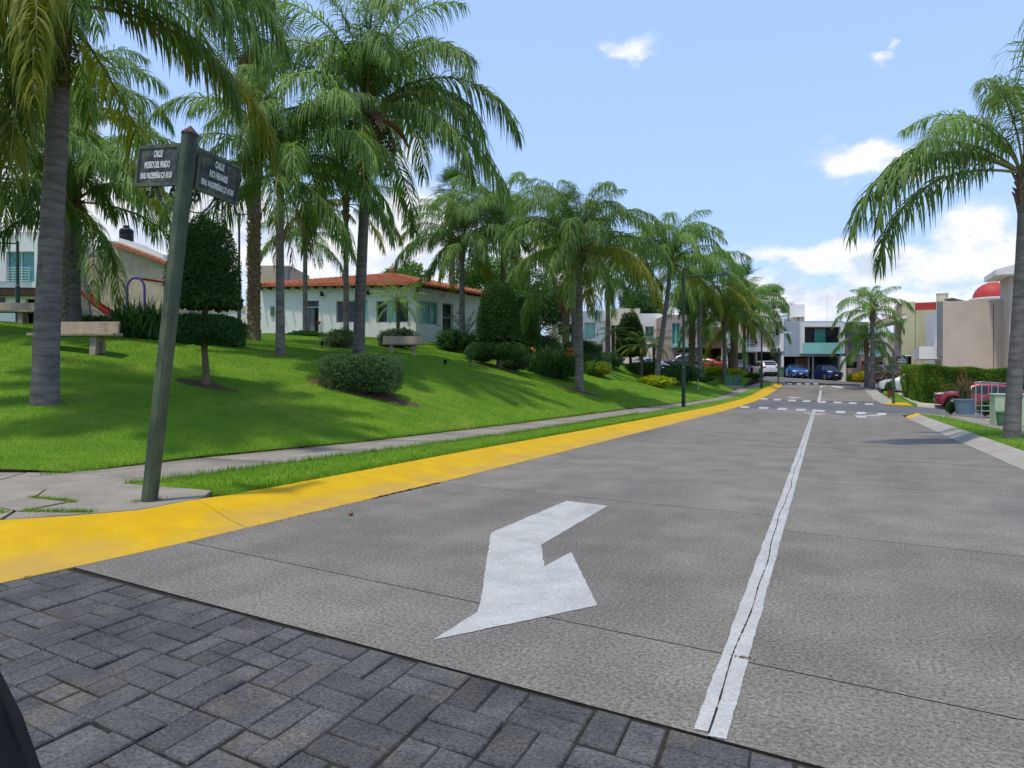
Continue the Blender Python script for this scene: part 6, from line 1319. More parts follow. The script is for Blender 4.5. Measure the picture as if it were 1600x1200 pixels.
# ------------------------------------------------------------------ street name sign posts
def text_mesh(txt, size, sx_, mat):
    cu = bpy.data.curves.new('lettering', 'FONT'); cu.body = txt; cu.size = size; cu.align_x = 'CENTER'; cu.align_y = 'CENTER'; cu.extrude = .0012; cu.offset = .0035; cu.resolution_u = 3
    o = bpy.data.objects.new('tmp', cu); COL.objects.link(o); bpy.context.view_layer.update()
    me = bpy.data.meshes.new_from_object(o.evaluated_get(bpy.context.evaluated_depsgraph_get())); bpy.data.objects.remove(o); bpy.data.curves.remove(cu)
    me.name = 'lettering'; me.transform(Matrix.Diagonal((sx_, 1, 1, 1))); me.materials.clear(); me.materials.append(mat); return me
def name_sign(root, org, ang, lines, w=.70, h=.46, flip=False):
    """a framed plate that leaves the post sideways; ang is its direction, the lettering reads from both ends outward"""
    rot = (0, 0, ang); mb = MB(); mb.box(0, w, -.012, .012, 0, h); pl = mb.build('sign_plate', M['plate'], root); pl.location = org; pl.rotation_euler = rot
    f = MB(); b = .03
    for x0, x1, z0, z1 in ((-.01, w + .01, -.01, b), (-.01, w + .01, h - b, h + .01), (-.01, b, b, h - b), (w - b, w + .01, b, h - b)): f.box(x0, x1, -.022, .022, z0, z1)
    f.build('sign_frame', M['post'], pl)
    for side in (-1, 1):
        for (txt, z, sz, sx_) in lines:
            me = text_mesh(txt, sz, sx_, M['letter']); o = link('lettering', me, pl); o.location = (w / 2, -.0145 * side if side > 0 else .0145, z); o.rotation_euler = (R(90), 0, 0 if side > 0 else R(180))
    for z in (.1, .34): mb = MB(); mb.bar((w if flip else -.09, 0, z), (w + .09 if flip else 0, 0, z), .02, .02); mb.build('bracket', M['iron'], pl)
    # scrolls below
    def scroll(pts, nm='scroll'):
        m = MB()
        P3 = [Vector((w - x if flip else x, 0, z)) for x, z in pts]
        for a, c in zip(P3[:-1], P3[1:]): m.bar(a, c + (c - a) * .08, .03, .009)
        m.build(nm, M['iron'], pl)
    arc = [(-.09 + .0, -.30), (-.03, -.27), (.08, -.265), (.16, -.24), (.25, -.16), (.33, -.04), (.345, -.0)]; scroll(arc)
    def cs(cx, cz, r, a0, a1, k=14, sp=.45): return [(cx + r * (1 - sp * i / k) * math.cos(R(a0 + (a1 - a0) * i / k)), cz + r * (1 - sp * i / k) * math.sin(R(a0 + (a1 - a0) * i / k))) for i in range(k + 1)]
    scroll([(.36, -.0), (.40, -.02)] + cs(.45, -.09, .062, 150, 420)); scroll(cs(.02, -.09, .07, 75, -330)); scroll([(-.09, -.22), (-.05, -.19)] + cs(-.02, -.1, .03, 200, 20, 8))
S1 = [('CALLE', .36, .105, .50), ('MUSEO DEL PRADO', .235, .105, .47), ('REAL VALDEPEÑAS C.P. 45130', .11, .092, .445)]
S2 = [('CALLE', .36, .105, .50), ('RIO HENARES', .235, .105, .47), ('REAL VALDEPEÑAS C.P. 45130', .11, .092, .445)]
def sign_post(label, loc, tilt, H, zs, lines1, lines2, dirs, w=.7, rot=0, s=.088, group=None, s_=0):
    """dirs: headings of the two plates as seen from above"""
    t = thing('street_name_sign', label, 'street sign', loc, 0, group); t.rotation_euler = tilt
    mb = MB(); q = []
    for a in (30, 60, 120, 150, 210, 240, 300, 330): q.append((math.cos(R(a + rot)) * s, math.sin(R(a + rot)) * s))
    mb.prism(q, -.1, H - .12); mb.build('post', M['post'], t, bevel=.004)
    mb = MB(); mb.add([(x * 1.07, y * 1.07, H - .12) for x, y in q] + [(x * 1.07, y * 1.07, H - .10) for x, y in q] + [(0, 0, H - .01)], [tuple(range(7, -1, -1))] + [(i, (i + 1) % 8, 8 + (i + 1) % 8, 8 + i) for i in range(8)] + [(8 + i, 8 + (i + 1) % 8, 16) for i in range(8)]); mb.build('cap', M['darkwood'], t)
    for dr, ln in zip(dirs, (lines1, lines2)):
        c, s_ = math.cos(dr), math.sin(dr)
        if dr > R(135): name_sign(t, (c * (w + .13), s_ * (w + .13), zs), dr - R(180), ln, w, flip=True)      # plate drawn from its far end so it reads left to right
        else: name_sign(t, (c * .15, s_ * .15, zs), dr, ln, w)
    return t
px_, py_ = Wc(233, 8.3); axis = Vector((-SA, CA, 0))    # leans to the right across the view
tl_ = Matrix.Rotation(R(6.4), 4, axis)
sp1 = sign_post('green patinated street name post leaning right at the park corner, two plates', (px_, py_, .14), tl_.to_euler(), 4.28, 3.60, S1, S2, (R(176), R(94)), w=.70)
g_ = G(1396, 628, .15)
sign_post('far street name post beside the hedge behind a red potted plant', g_, (0, 0, 0), 3.05, 2.3, S1, S2, (R(20), R(90)), rot=0, s=.09)
g_ = G(1216, 598.5, .15); sign_post('distant dark street name post at the end of the yellow kerb', g_, (0, 0, 0), 3.2, 2.6, S1, S2, (R(170), R(80)), w=.5, s=.07)

# ------------------------------------------------------------------ street lamps
def street_lamp(label, loc, H, arm, ang, boxz=.9, head='lamp'):
    t = thing('street_lamp', label, 'street lamp', loc, ang); mb = MB(); mb.lathe([(.10, -.1), (.10, 2.0), (.07, 2.05), (.065, H - .02), (.075, H), (.01, H + .02)], 14); mb.build('pole', M['lamp'], t)
    mb = MB(); mb.tube([(0, 0, H - .12), (arm, 0, H - .06)], .035, 8); mb.build('arm', M['lamp'], t); mb = MB(); mb.tube([(0, 0, H - 1.1), (arm * .5, 0, H - .1)], .015, 6); mb.build('brace', M['lamp'], t)
    mb = MB(); mb.add([(arm - .1, -.06, H - .1), (arm + .25, -.15, H - .14), (arm + .75, -.12, H - .1), (arm + .75, .12, H - .1), (arm + .25, .15, H - .14), (arm - .1, .06, H - .1), (arm, -.04, H + .02), (arm + .3, -.1, H + .05), (arm + .7, -.07, H + .0), (arm + .7, .07, H + .0), (arm + .3, .1, H + .05), (arm, .04, H + .02)],
                    [(5, 4, 3, 2, 1, 0), (6, 7, 8, 9, 10, 11)] + [(i, (i + 1) % 6, 6 + (i + 1) % 6, 6 + i) for i in range(6)]); mb.build('lamp_head', M['metal' if head == 'white' else 'lamp'], t)
    if boxz: mb = MB(); mb.box(-.07, .07, -.16, -.09, boxz, boxz + .3); mb.build('junction_box', M['lamp'], t)
    return t
street_lamp('tall dark green street lamp on the verge right of the leaning palm', G(1068, 636, .15), 6.75, 1.6, A - .1)
street_lamp('second street lamp along the verge with pale lamp head, before the white suv', G(1190, 607, .15), 4.6, 2.2, A + R(20), head='white')
street_lamp('street lamp at the left edge in front of the modern white house', P(28, 36), 4.2, 1.3, A + R(180), head='white')
street_lamp('thin lamp standing behind the topiary tree', P(374, 44), 7.2, .5, A)

# ------------------------------------------------------------------ cabinets, planters, wall
def cabinet(label, loc, w, dp, h, mat, rz, name='utility_cabinet', feet=True):
    t = thing(name, label, 'utility cabinet', loc, rz); mb = MB(); mb.box(-w / 2, w / 2, -dp / 2, dp / 2, .02, h); mb.build('housing', M[mat], t, bevel=.02)
    mb = MB(); mb.prism([(-w / 2 - .03, -dp / 2 - .03), (w / 2 + .03, -dp / 2 - .03), (w / 2 + .03, dp / 2 + .03), (-w / 2 - .03, dp / 2 + .03)], h + .003, h + .05); mb.build('lid', M[mat], t, bevel=.01)
    mb = MB(); mb.box(-.012, .012, -dp / 2 - .006, -dp / 2 - .0005, .12, h - .08); mb.build('door_seam', M['blk'], t)
    mb = MB(); mb.box(w / 2 - .3, w / 2 - .2, -dp / 2 - .04, -dp / 2 - .001, h * .4, h * .55); mb.build('latch', M['blk'], t)
    mb = MB(); mb.box(-w / 2 - .12, w / 2 + .12, -dp / 2 - .12, dp / 2 + .12, -.3, .018); mb.build('plinth', M['kerb_g'], t)
cabinet('green metal utility cabinet on the lawn near the end of the park', P(1143, 61), 1.45, .9, .86, 'box', A + R(6))
x_, y_ = Wc(1590, 25.5); cabinet('pale green utility cabinet at the right edge behind the near palm', (x_, y_, float(fz(x_, y_)) + .13), 1.5, .9, 1.1, 'palegreen', 0)
x_, y_ = Wc(1566, 25.0); b_ = thing('green_bin', 'small dark green bin left of the pale green cabinet', 'bin', (x_, y_, float(fz(x_, y_)) + .13), 0)
mb = MB(); mb.lathe([(.14, 0), (.19, .45), (.2, .46)], 14); mb.build('bin_body', M['box'], b_); mb = MB(); mb.lathe([(.205, .462), (.2, .5), (.02, .54)], 14); mb.build('lid', M['box'], b_)
def potted(label, loc, r, h, potm, plant, seed, big=True):
    t = thing('planter', label, 'planter', loc, A); mb = MB(); mb.lathe([(r * .78, 0), (r * .86, h * .3), (r * .97, h * .75), (r, h * .9), (r * 1.05, h * .91), (r * 1.05, h), (r * .93, h), (r * .9, h - .05), (.01, h - .06)], 28); auto_smooth(mb.build('pot', M[potm], t))
    return t
x_, y_ = Wc(1508, 34.5); zl = float(fz(x_, y_)) + .13; t = potted('wide blue grey planter with reddish stems beside the red suv', (x_, y_, zl), .46, .72, 'pot', None, 1)
me = strap_clump(.3, .3, .95, 130, .03, 71, 'leaf_gy'); link('leaves', me, t, (0, 0, .65)); me = strap_clump(.22, .22, 1.1, 70, .02, 72, 'terra'); link('red_stems', me, t, (0, 0, .65))
x_, y_ = Wc(1486, 35.0); bush('dark_bush', 'dark shrub on the ground left of the blue grey planter', 'bush', (x_, y_, float(fz(x_, y_)) + .1), .22, .22, .28, 1300, .05, 'leaf_dk', seed=73)
x_, y_ = Wc(1548, 36.5); bush('dark_bush', 'dark hedge behind the white metal rack at right', 'bush', (x_, y_, float(fz(x_, y_)) + .1), .6, .3, .38, 3000, .06, 'leaf_dk', seed=74, e=3)
x_, y_ = Wc(1547, 31.5); zl = float(fz(x_, y_)) + .13; t = thing('metal_rack', 'thin white metal rack frame between the planter and pale green cabinet', 'rack', (x_, y_, zl), A)
for X_ in (-.36, .33):
    for y in (0, .4): mb = MB(); mb.bar((X_, y, 0), (X_, y, 1.5), .024, .024); mb.build('rack_post', M['metal'], t)
for z in (.32, .55, 1.48):
    for y in (0, .4): mb = MB(); mb.bar((-.36, y, z), (.33, y, z), .02, .02); mb.build('rail', M['metal'], t)
g_ = G(1394, 621, .15); t = potted('terracotta pot with leafy plant behind the far street name post', (g_[0], g_[1] + .9, g_[2]), .26, .5, 'terra', None, 2); link('leaves', strap_clump(.2, .2, .75, 90, .05, 77, 'strap'), t, (0, 0, .45))
g_ = G(1385, 612, .15); small_palm('pygmy_palm', 'small palm above the white car by the far street name post', 'palm tree', (g_[0] + .3, g_[1] + 1.5, g_[2]), 1.5, .08, 22, 1.0, False, 12)
# things in front of the far houses
x_, y_ = Wc(1330, 78.5); bush('clipped_shrub', 'small clipped box shrub at the white column of the grey house', 'shrub', (x_, y_, float(fz(x_, y_)) + .12), .4, .4, .42, 1800, .07, 'leaf_hd', e=6, seed=81, lump=.02, stem=False)
x_, y_ = Wc(1346, 77.5); bush('flowering_bush', 'yellow and orange flowering bush before the pink ground floor', 'bush', (x_, y_, float(fz(x_, y_)) + .12), .9, .6, .55, 2600, .12, 'leaf_yl', seed=82, mat2=M['orange'], frac2=.18)
x_, y_ = Wc(1380, 72); bush('dark_bush', 'dark green bush behind the twin palms on the right verge', 'bush', (x_, y_, float(fz(x_, y_)) + .12), .9, .6, .6, 2600, .12, 'leaf_dk', seed=83)
x_, y_ = Wc(1219, 79); t = thing('rubbish_bin', 'dark green rubbish bin between the white suv and bright blue sedan', 'bin', (x_, y_, float(fz(x_, y_)) + .12), A); mb = MB(); mb.prism([(-.3, -.3), (.3, -.3), (.3, .3), (-.3, .3)], 0, 1.0); mb.build('bin_body', M['box'], t, bevel=.04); mb = MB(); mb.prism([(-.33, -.34), (.33, -.34), (.33, .33), (-.33, .33)], 1.003, 1.08); mb.build('lid', M['box'], t, bevel=.02)
x_, y_ = Wc(1213, 79.5); t = thing('white_bag', 'white sack standing beside the dark green rubbish bin', 'bag', (x_, y_, float(fz(x_, y_)) + .12), A); mb = MB(); mb.lathe([(.2, 0), (.3, .15), (.3, .6), (.2, .85), (.08, .95), (.12, 1.05), (.01, 1.06)], 12); auto_smooth(mb.build('sack', M['white'], t)); mb = MB(); mb.lathe([(.095, .93), (.1, .95), (.095, .97)], 10); mb.build('tie', M['blk'], t)
# covered motorbike near the pink wall
x_, y_ = Wc(1338, 79.5); t = thing('covered_motorbike', 'motorbike under a dark cover in front of the dark grey house', 'motorbike', (x_, y_, float(fz(x_, y_)) + .12), A)
mb = MB(); st = [(-1.1, .15, .1), (-.9, .3, .75), (-.4, .36, 1.0), (.1, .4, 1.1), (.5, .34, 1.35), (.8, .25, .9), (1.1, .15, .15)]; V = []
for x, w_, h_ in st: V += [(x, -w_ * 1.15, .02), (x, -w_, h_ * .6), (x, -w_ * .4, h_), (x, w_ * .4, h_), (x, w_, h_ * .6), (x, w_ * 1.15, .02)]
mb.add(V, [(i * 6 + k, (i + 1) * 6 + k, (i + 1) * 6 + k + 1, i * 6 + k + 1) for i in range(6) for k in range(5)] + [(0, 1, 2, 3, 4, 5), (41, 40, 39, 38, 37, 36)]); mb.build('cover', M['blk'], t, smooth=True)
for x in (-.85, .85): mb = MB(); mb.tube([(x, -.06, .3), (x, .06, .3)], .3, 18); mb.build('wheel', M['rubber'], t)

# ------------------------------------------------------------------ the big clipped hedge
def hedge():
    P0, P1 = Vector((26.2, 47)), Vector((28.5, 54)); P2 = P0 + xu * 10.5; root = cam_root('clipped_hedge', 'tall clipped yellow green hedge behind the red suv', 'hedge', P0.x, P0.y, 0)
    rng = np.random.default_rng(9); Vs = []; th = 1.1
    for (a, b, ha_, hb_, n) in ((P0, P2, 2.5, 2.0, 52000), (P1, P0, 2.6, 2.5, 22000)):
        T = (b - a); L_ = T.length; T.normalize(); N = Vector((-T.y, T.x)) if True else 0
        s = rng.uniform(0, L_, n); h = ha_ + (hb_ - ha_) * s / L_ + .05 * np.sin(s * 3) + .05 * np.sin(s * 1.1 + 1)
        kind = rng.random(n); dep = np.where(kind < .62, rng.exponential(.07, n), np.where(kind < .72, th - rng.exponential(.07, n), rng.uniform(0, th, n)))
        top = kind >= .72; z = np.where(top, 1 - rng.exponential(.035, n), rng.uniform(0, 1, n) ** .85)
        dep = dep + .07 * np.sin(s * 2.3 + z * 5) + .05 * np.sin(z * 9 + s)
        X = a.x + T.x * s + N.x * dep - P0.x; D = a.y + T.y * s + N.y * dep - P0.y
        wx, wy = (X + P0.x) * CA - (D + P0.y) * SA, (X + P0.x) * SA + (D + P0.y) * CA; g = fz(wx, wy) + .1; zz = g + z * (h - g)
        Vs.append(leaf_cloud(np.c_[X, D, zz], np.tile(np.array([0, -.5, .4]), (n, 1)), .085, .55, rng=rng))
    link('foliage', fast_mesh('foliage', np.concatenate(Vs), 4, [M['leaf_hd']]), root)
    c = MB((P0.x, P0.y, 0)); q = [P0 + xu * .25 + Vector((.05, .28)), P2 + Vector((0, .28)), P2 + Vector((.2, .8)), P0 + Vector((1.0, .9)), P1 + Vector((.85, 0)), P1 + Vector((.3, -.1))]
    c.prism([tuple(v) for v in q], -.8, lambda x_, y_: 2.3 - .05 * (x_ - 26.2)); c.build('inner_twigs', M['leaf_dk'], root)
hedge()

# ------------------------------------------------------------------ cars
SUV = dict(x=[-.5, -.49, -.45, -.36, -.22, -.05, .06, .15, .235, .33, .42, .475, .5], roof=[.50, .62, .80, .955, .99, 1.0, .975, .88, .665, .635, .60, .54, .42], belt=[.48, .58, .60, .615, .61, .605, .60, .60, .60, .60, .58, .52, .40], w=[.80, .9, .97, 1, 1, 1, 1, 1, .99, .97, .93, .86, .72], zb=[.24, .17, .15, .13, .13, .13, .13, .13, .13, .13, .14, .16, .2])
SED = dict(x=[-.5, -.49, -.44, -.34, -.24, -.12, .02, .12, .22, .32, .42, .475, .5], roof=[.50, .62, .69, .74, .90, .985, 1.0, .93, .72, .67, .61, .53, .40], belt=[.46, .59, .66, .685, .675, .665, .66, .655, .65, .63, .58, .50, .38], w=[.78, .88, .96, 1, 1, 1, 1, 1, .99, .97, .92, .84, .70], zb=[.22, .16, .14, .12, .12, .12, .12, .12, .12, .12, .13, .15, .2])
def lerp_t(T, k, x): return float(np.interp(x, T['x'], T[k]))
CARM = {}
def car(label, kind, col, loc, rz, L_=4.5, W=1.82, H=1.65, T=SUV, group=None, cover=False, name='parked_car'):
    t = thing(name, label, kind, loc, rz, group); hw = W / 2; xs = sorted(set(list(T['x']) + [float(v) for v in np.linspace(-.48, .48, 33)])); V = []; Fs = []
    if col not in CARM: CARM[col] = car_mat('c%d' % len(CARM), col)
    K = 9; wheel_x = (-.30, .315); wr = H * (.215 if T is SUV else .225)
    for x in xs:
        w = lerp_t(T, 'w', x) * hw; zb, be, ro = [lerp_t(T, k, x) * H for k in ('zb', 'belt', 'roof')]
        for wx in wheel_x:
            dx = abs(x - wx) * L_; ra = wr * 1.16
            if dx < ra: zb = max(zb, min(be - .12, wr + math.sqrt(ra * ra - dx * dx)))
        g = max(0, (ro - be) / (H * .4)); g = min(1, g); wt = w * (.93 - .20 * g) ; zsill = zb + .05
        for (yy, zz) in ((w * .9, zb), (w * .985, zsill), (w, zb + (be - zb) * .5), (w * .985, be - .05 * H), (w * .95, be), (wt, max(be + .002, ro - .045 * H * (g > .05) - .01)), (wt * .86, ro - .004), (wt * .45, ro + .012), (0, ro + .018)): V.append((x * L_, yy, zz))
    n = len(xs); m = len(V)
    V += [(a, -b, c) for a, b, c in V]
    for i in range(n - 1):
        for k in range(K - 1):
            Fs.append((i * K + k, (i + 1) * K + k, (i + 1) * K + k + 1, i * K + k + 1)); Fs.append((m + i * K + k + 1, m + (i + 1) * K + k + 1, m + (i + 1) * K + k, m + i * K + k))
        Fs.append((m + i * K, m + (i + 1) * K, (i + 1) * K, i * K))
    for i in (0, n - 1):
        f = [i * K + k for k in range(K)] + [m + i * K + k for k in range(K - 1, -1, -1)]; Fs.append(tuple(f if i else f[::-1]))
    me = to_mesh('body', V, Fs, CARM[col]); bm = bmesh.new(); bm.from_mesh(me); bmesh.ops.remove_doubles(bm, verts=bm.verts, dist=.0005); bmesh.ops.recalc_face_normals(bm, faces=bm.faces); bm.to_mesh(me); bm.free()
    body = link('body', me, t); auto_smooth(body)
    def side(x, f, off_=.006):   # point on the greenhouse side between belt (0) and roof (1)
        w = lerp_t(T, 'w', x) * hw; be, ro = lerp_t(T, 'belt', x) * H, lerp_t(T, 'roof', x) * H; g = min(1, max(0, (ro - be) / (H * .4))); wt = w * (.93 - .20 * g); zt_ = ro - .045 * H * (g > .05) - .01
        return (w * .95 + (wt - w * .95) * f + off_, be + (zt_ - be) * f)
    # side windows
    sp = [(-.40, -.27), (-.255, -.055), (-.04, .13)] if T is SUV else [(-.235, -.165), (-.15, .0), (.015, .135)]
    for s in (-1, 1):
        for a, b in sp:
            q = []; k = 6
            for j in range(k + 1): x = a + (b - a) * j / k; y, z = side(x, .10); q.append((x * L_, y, z))
            for j in range(k, -1, -1): x = a + (b - a) * j / k; y, z = side(x, .90 if lerp_t(T, 'roof', x) > .9 else .82); q.append((x * L_, y, z))
            mb = MB(); V2 = [(x, y * s, z) for x, y, z in q]; V3 = [(x, (y - .012) * s, z) for x, y, z in q]; nn = len(V2)
            mb.add(V2 + V3, [tuple(range(nn))] + [(i_, (i_ + 1) % nn, nn + (i_ + 1) % nn, nn + i_) for i_ in range(nn)]); mb.build('side_window', M['carglass'], body)
    # windscreen and rear window: strips over the glass slope
    def slope(x0, x1, wmul, nm, up=.014):
        k = 5; V2 = []
        for j in range(k + 1):
            x = x0 + (x1 - x0) * j / k; w = lerp_t(T, 'w', x) * hw; be, ro = lerp_t(T, 'belt', x) * H, lerp_t(T, 'roof', x) * H; g = min(1, max(0, (ro - be) / (H * .4))); wt = w * (.93 - .20 * g)
            for f, dz in ((-.86, -.004), (-.45, .012), (0, .018), (.45, .012), (.86, -.004)): V2.append((x * L_, wt * f * wmul, ro + dz + up))
        mb = MB(); mb.add(V2, [(j * 5 + q, (j + 1) * 5 + q, (j + 1) * 5 + q + 1, j * 5 + q + 1) for j in range(k) for q in range(4)]); mb.build(nm, M['carglass'], body)
    if T is SUV: slope(.222, .085, 1.0, 'windscreen'); slope(-.478, -.385, .95, 'rear_window', .02)
    else: slope(.208, .065, 1.0, 'windscreen'); slope(-.325, -.17, 1.0, 'rear_window')
    for s in (-1, 1):
        for wx in wheel_x:
            wh_ = MB(); y = hw - .115; wh_.tube([(wx * L_, s * (y - .1), wr), (wx * L_, s * (y - .09), wr), (wx * L_, s * (y + .085), wr), (wx * L_, s * (y + .1), wr)], [wr * .9, wr, wr, wr * .9], 24); w_ = auto_smooth(wh_.build('wheel', M['rubber'], t))
            rm = MB(); rm.tube([(wx * L_, s * (y + .09), wr), (wx * L_, s * (y + .112), wr)], [wr * .66, wr * .6], 20)
            rm.build('rim', M['rim'], w_)
            for q in range(5):
                a = q * 2 * math.pi / 5 + .3; sl = MB(); sl.bar((wx * L_ + math.cos(a) * wr * .18, s * (y + .115), wr + math.sin(a) * wr * .18), (wx * L_ + math.cos(a) * wr * .55, s * (y + .115), wr + math.sin(a) * wr * .55), .05, .012); sl.build('rim_slot', M['blk'], w_)
        # inner arch
        bz = H * (.52 if T is SUV else .50); yw = hw * .86
        mb = MB(); mb.add([(.5 * L_ - .03, s * yw * .52, bz - .06), (.485 * L_, s * yw * .93, bz - .02), (.43 * L_, s * yw * 1.03 + s * .02, bz + .035), (.43 * L_, s * yw * 1.03 + s * .02, bz + .075), (.47 * L_, s * yw * .93, bz + .07), (.5 * L_ - .005, s * yw * .52, bz + .02)], [(0, 1, 2, 3, 4, 5)]); mb.v += [(x - .05, y * .97, z) for x, y, z in mb.v[:6]]; mb.f += [(i_, (i_ + 1) % 6, 6 + (i_ + 1) % 6, 6 + i_) for i_ in range(6)]; mb.m += [0] * 6; mb.build('headlight', M['lamp_w'], body)
        mb = MB(); zt_ = H * .60; mb.box(-.5 * L_ - .004, -.47 * L_, s * hw * .56 if s > 0 else -hw * .88, hw * .88 if s > 0 else s * hw * .56, zt_ - .13, zt_ + .02); mb.build('tail_light', M['lamp_r'], body)
        mb = MB(); xm = .15 * L_; zm = lerp_t(T, 'belt', .15) * H + .06; mb.add([(xm - .08, s * (hw * .95), zm - .06), (xm + .05, s * (hw * .95), zm - .06), (xm + .06, s * (hw + .17), zm - .05), (xm - .05, s * (hw + .17), zm - .05), (xm - .08, s * (hw * .95), zm + .03), (xm + .03, s * (hw * .95), zm + .03), (xm + .04, s * (hw + .16), zm + .09), (xm - .05, s * (hw + .16), zm + .09)], [(0, 3, 2, 1), (4, 5, 6, 7), (0, 1, 5, 4), (1, 2, 6, 5), (2, 3, 7, 6), (3, 0, 4, 7)]); mb.build('mirror', CARM[col], body)
        for xd in ((-.25, -.045, .155) if T is SUV else (-.165, .005, .17)):
            mb = MB(); w = hw * lerp_t(T, 'w', xd); mb.box(xd * L_ - .006, xd * L_ + .006, min(s * (w - .02), s * (w + .004)), max(s * (w - .02), s * (w + .004)), H * .2, H * .57); mb.build('door_seam', M['blk'], body)
        for xd in ((-.215, -.005) if T is SUV else (-.125, .045)):
            mb = MB(); w = hw * lerp_t(T, 'w', xd); mb.box(xd * L_, xd * L_ + .16, min(s * (w - .01), s * (w + .03)), max(s * (w - .01), s * (w + .03)), H * .525, H * .54); mb.build('door_handle', M['chrome'], body)
    fx = .5 * L_
    mb = MB(); mb.box(fx - .10, fx + .014, -hw * .5, hw * .5, H * (.30 if T is SUV else .24), H * (.47 if T is SUV else .40)); gr = mb.build('grille', M['blk'], body, bevel=.02)
    for q in range(3): mb = MB(); z = H * (.365 + .035 * q); mb.box(fx - .02, fx + .02, -hw * .42, hw * .42, z, z + .014); mb.build('grille_bar', M['chrome'], gr)
    mb = MB(); mb.box(fx - .14, fx + .006, -hw * .6, hw * .6, H * .16, H * .25); mb.build('lower_intake', M['blk'], body, bevel=.02)
    mb = MB(); mb.box(fx + .021, fx + .03, -.16, .16, H * .27, H * .27 + .12); mb.build('front_plate', M['frame'], body)
    mb = MB(); mb.box(-fx - .012, -fx + .02, -.18, .18, H * (.44 if T is SUV else .42), H * (.44 if T is SUV else .42) + .13); mb.build('rear_plate', M['frame'], body)
    mb = MB(); mb.box(-fx - .008, -fx + .15, -hw * .8, hw * .8, H * .15, H * .27); mb.build('rear_bumper', M['blk'], body, bevel=.03)
    if T is SUV:
        for s in (-1, 1): mb = MB(); mb.tube([(-.33 * L_, s * hw * .66, H * .995), (-.3 * L_, s * hw * .66, H * 1.03), (.02 * L_, s * hw * .66, H * 1.035), (.06 * L_, s * hw * .66, H * .985)], .018, 6); mb.build('roof_rail', M['chrome'], body)
    return t
def gpos(px, d, dz=.13): x, y = Wc(px, d); return (x, y, float(fz(x, y)) + dz)
GA = 'cars parked in front of the far houses'
x_, y_ = Wc(1530, 43.3); t = car('red suv parked side on in front of the clipped hedge', 'suv', (.24, .006, .012), (x_, y_, float(fz(x_, y_)) - .03), R(180), 4.7, 1.9, 1.72); t.rotation_euler = (0, -math.atan(.08), R(180))
FA = A - R(90)
car('bright blue sedan facing out of the left garage of the grey house', 'sedan', (.006, .085, .34), gpos(1242, 79.0), FA - R(6), 4.5, 1.80, 1.44, SED, GA)
car('dark navy suv facing out of the right garage of the grey house', 'suv', (.012, .022, .12), gpos(1290, 79.2), FA + R(5), 4.4, 1.83, 1.68, SUV, GA)
car('white suv seen from behind in the garage of the white house', 'suv', (.62, .62, .62), gpos(1193, 79.6), FA + R(180), 4.5, 1.85, 1.65, SUV, GA)
car('navy suv half hidden by the palm trunks left of the brown front door', 'suv', (.015, .022, .10), gpos(1158, 79.4), FA - R(25), 4.4, 1.82, 1.66, SUV, GA)
car('red sedan parked under the brown clad house', 'sedan', (.42, .008, .02), gpos(1101, 77.5), A + R(158), 4.5, 1.8, 1.44, SED, GA)
car('white suv glimpsed between trunks before the cream house', 'suv', (.62, .63, .64), (*Wc(915, 73), 2.6), A + R(10), 4.5, 1.85, 1.75, SUV, GA)
car('pale blue car glimpsed left of the leaning palm trunk', 'car', (.28, .36, .48), (*Wc(1012, 74), 2.4), A + R(20), 4.3, 1.8, 1.5, SED, GA)
car('dark car behind the dark bush beside the near street lamp', 'car', (.03, .035, .04), gpos(1066, 76.5, .2), A + R(170), 4.4, 1.8, 1.6, SUV, GA)
x_, y_ = Wc(1404, 57.5); car('white car with its front showing left of the clipped hedge', 'car', (.65, .66, .67), (x_ + .75, y_, float(fz(x_, y_)) + .145), R(178), 4.3, 1.78, 1.48, SED)
x_, y_ = Wc(1388, 68.5); car('dark red car behind the white one by the far hedge end', 'car', (.09, .01, .012), (x_, y_, float(fz(x_, y_)) + .145), FA, 4.3, 1.8, 1.62, SUV)
# forecourt under cars seen between the palms
for px, d, z in ((915, 73, 2.6), (1012, 74, 2.4)):
    X = (px - 800) / F * d; off = (X, d, z); mb = MB(off); mb.box(X - 6, X + 4.6, d - 1.6, d + 9, -.5, z); o = mb.build('driveway', M['drive']); o.location = world(X, d, z); o.rotation_euler = (0, 0, A); tag(o, kind='structure')

# ------------------------------------------------------------------ litter, weeds and small things near
t = thing('dry_fruit', 'small brown fallen palm fruit lying on the road', 'fallen fruit', G(548, 806.5, 0), 0); mb = MB(); mb.lathe([(.004, .0), (.024, .012), (.03, .03), (.022, .048), (.004, .056)], 10); mb.build('husk', M['spathe'], t, smooth=True); mb = MB(); mb.tube([(0, 0, .054), (.01, 0, .07)], .004, 5); mb.build('stalk', M['bark'], t)
def blades(name, P2, zb, h, w, mat, seed, lean=.5):
    rng = np.random.default_rng(seed); n = len(P2); an = rng.uniform(0, 6.28, n); hh_ = h * rng.uniform(.5, 1.3, n); ww = w * rng.uniform(.7, 1.3, n); s = np.c_[np.cos(an), np.sin(an), np.zeros(n)] * ww[:, None] * .5
    b = np.c_[P2, zb]; la = rng.uniform(0, 6.28, n); ld = rng.uniform(.1, lean, n); tip = b + np.c_[np.cos(la) * hh_ * ld, np.sin(la) * hh_ * ld, hh_]
    return fast_mesh(name, np.stack([b - s, b + s, tip], 1).reshape(-1, 3), 3, [mat])
rng = np.random.default_rng(21)
def sample(n, d0, d1, p=-.35):
    u = rng.random(n); q = p + 1; d = (d0 ** q + u * (d1 ** q - d0 ** q)) ** (1 / q); k = rng.uniform(-.76, .76, n); X = k * d; return X * CA - d * SA, X * SA + d * CA, d
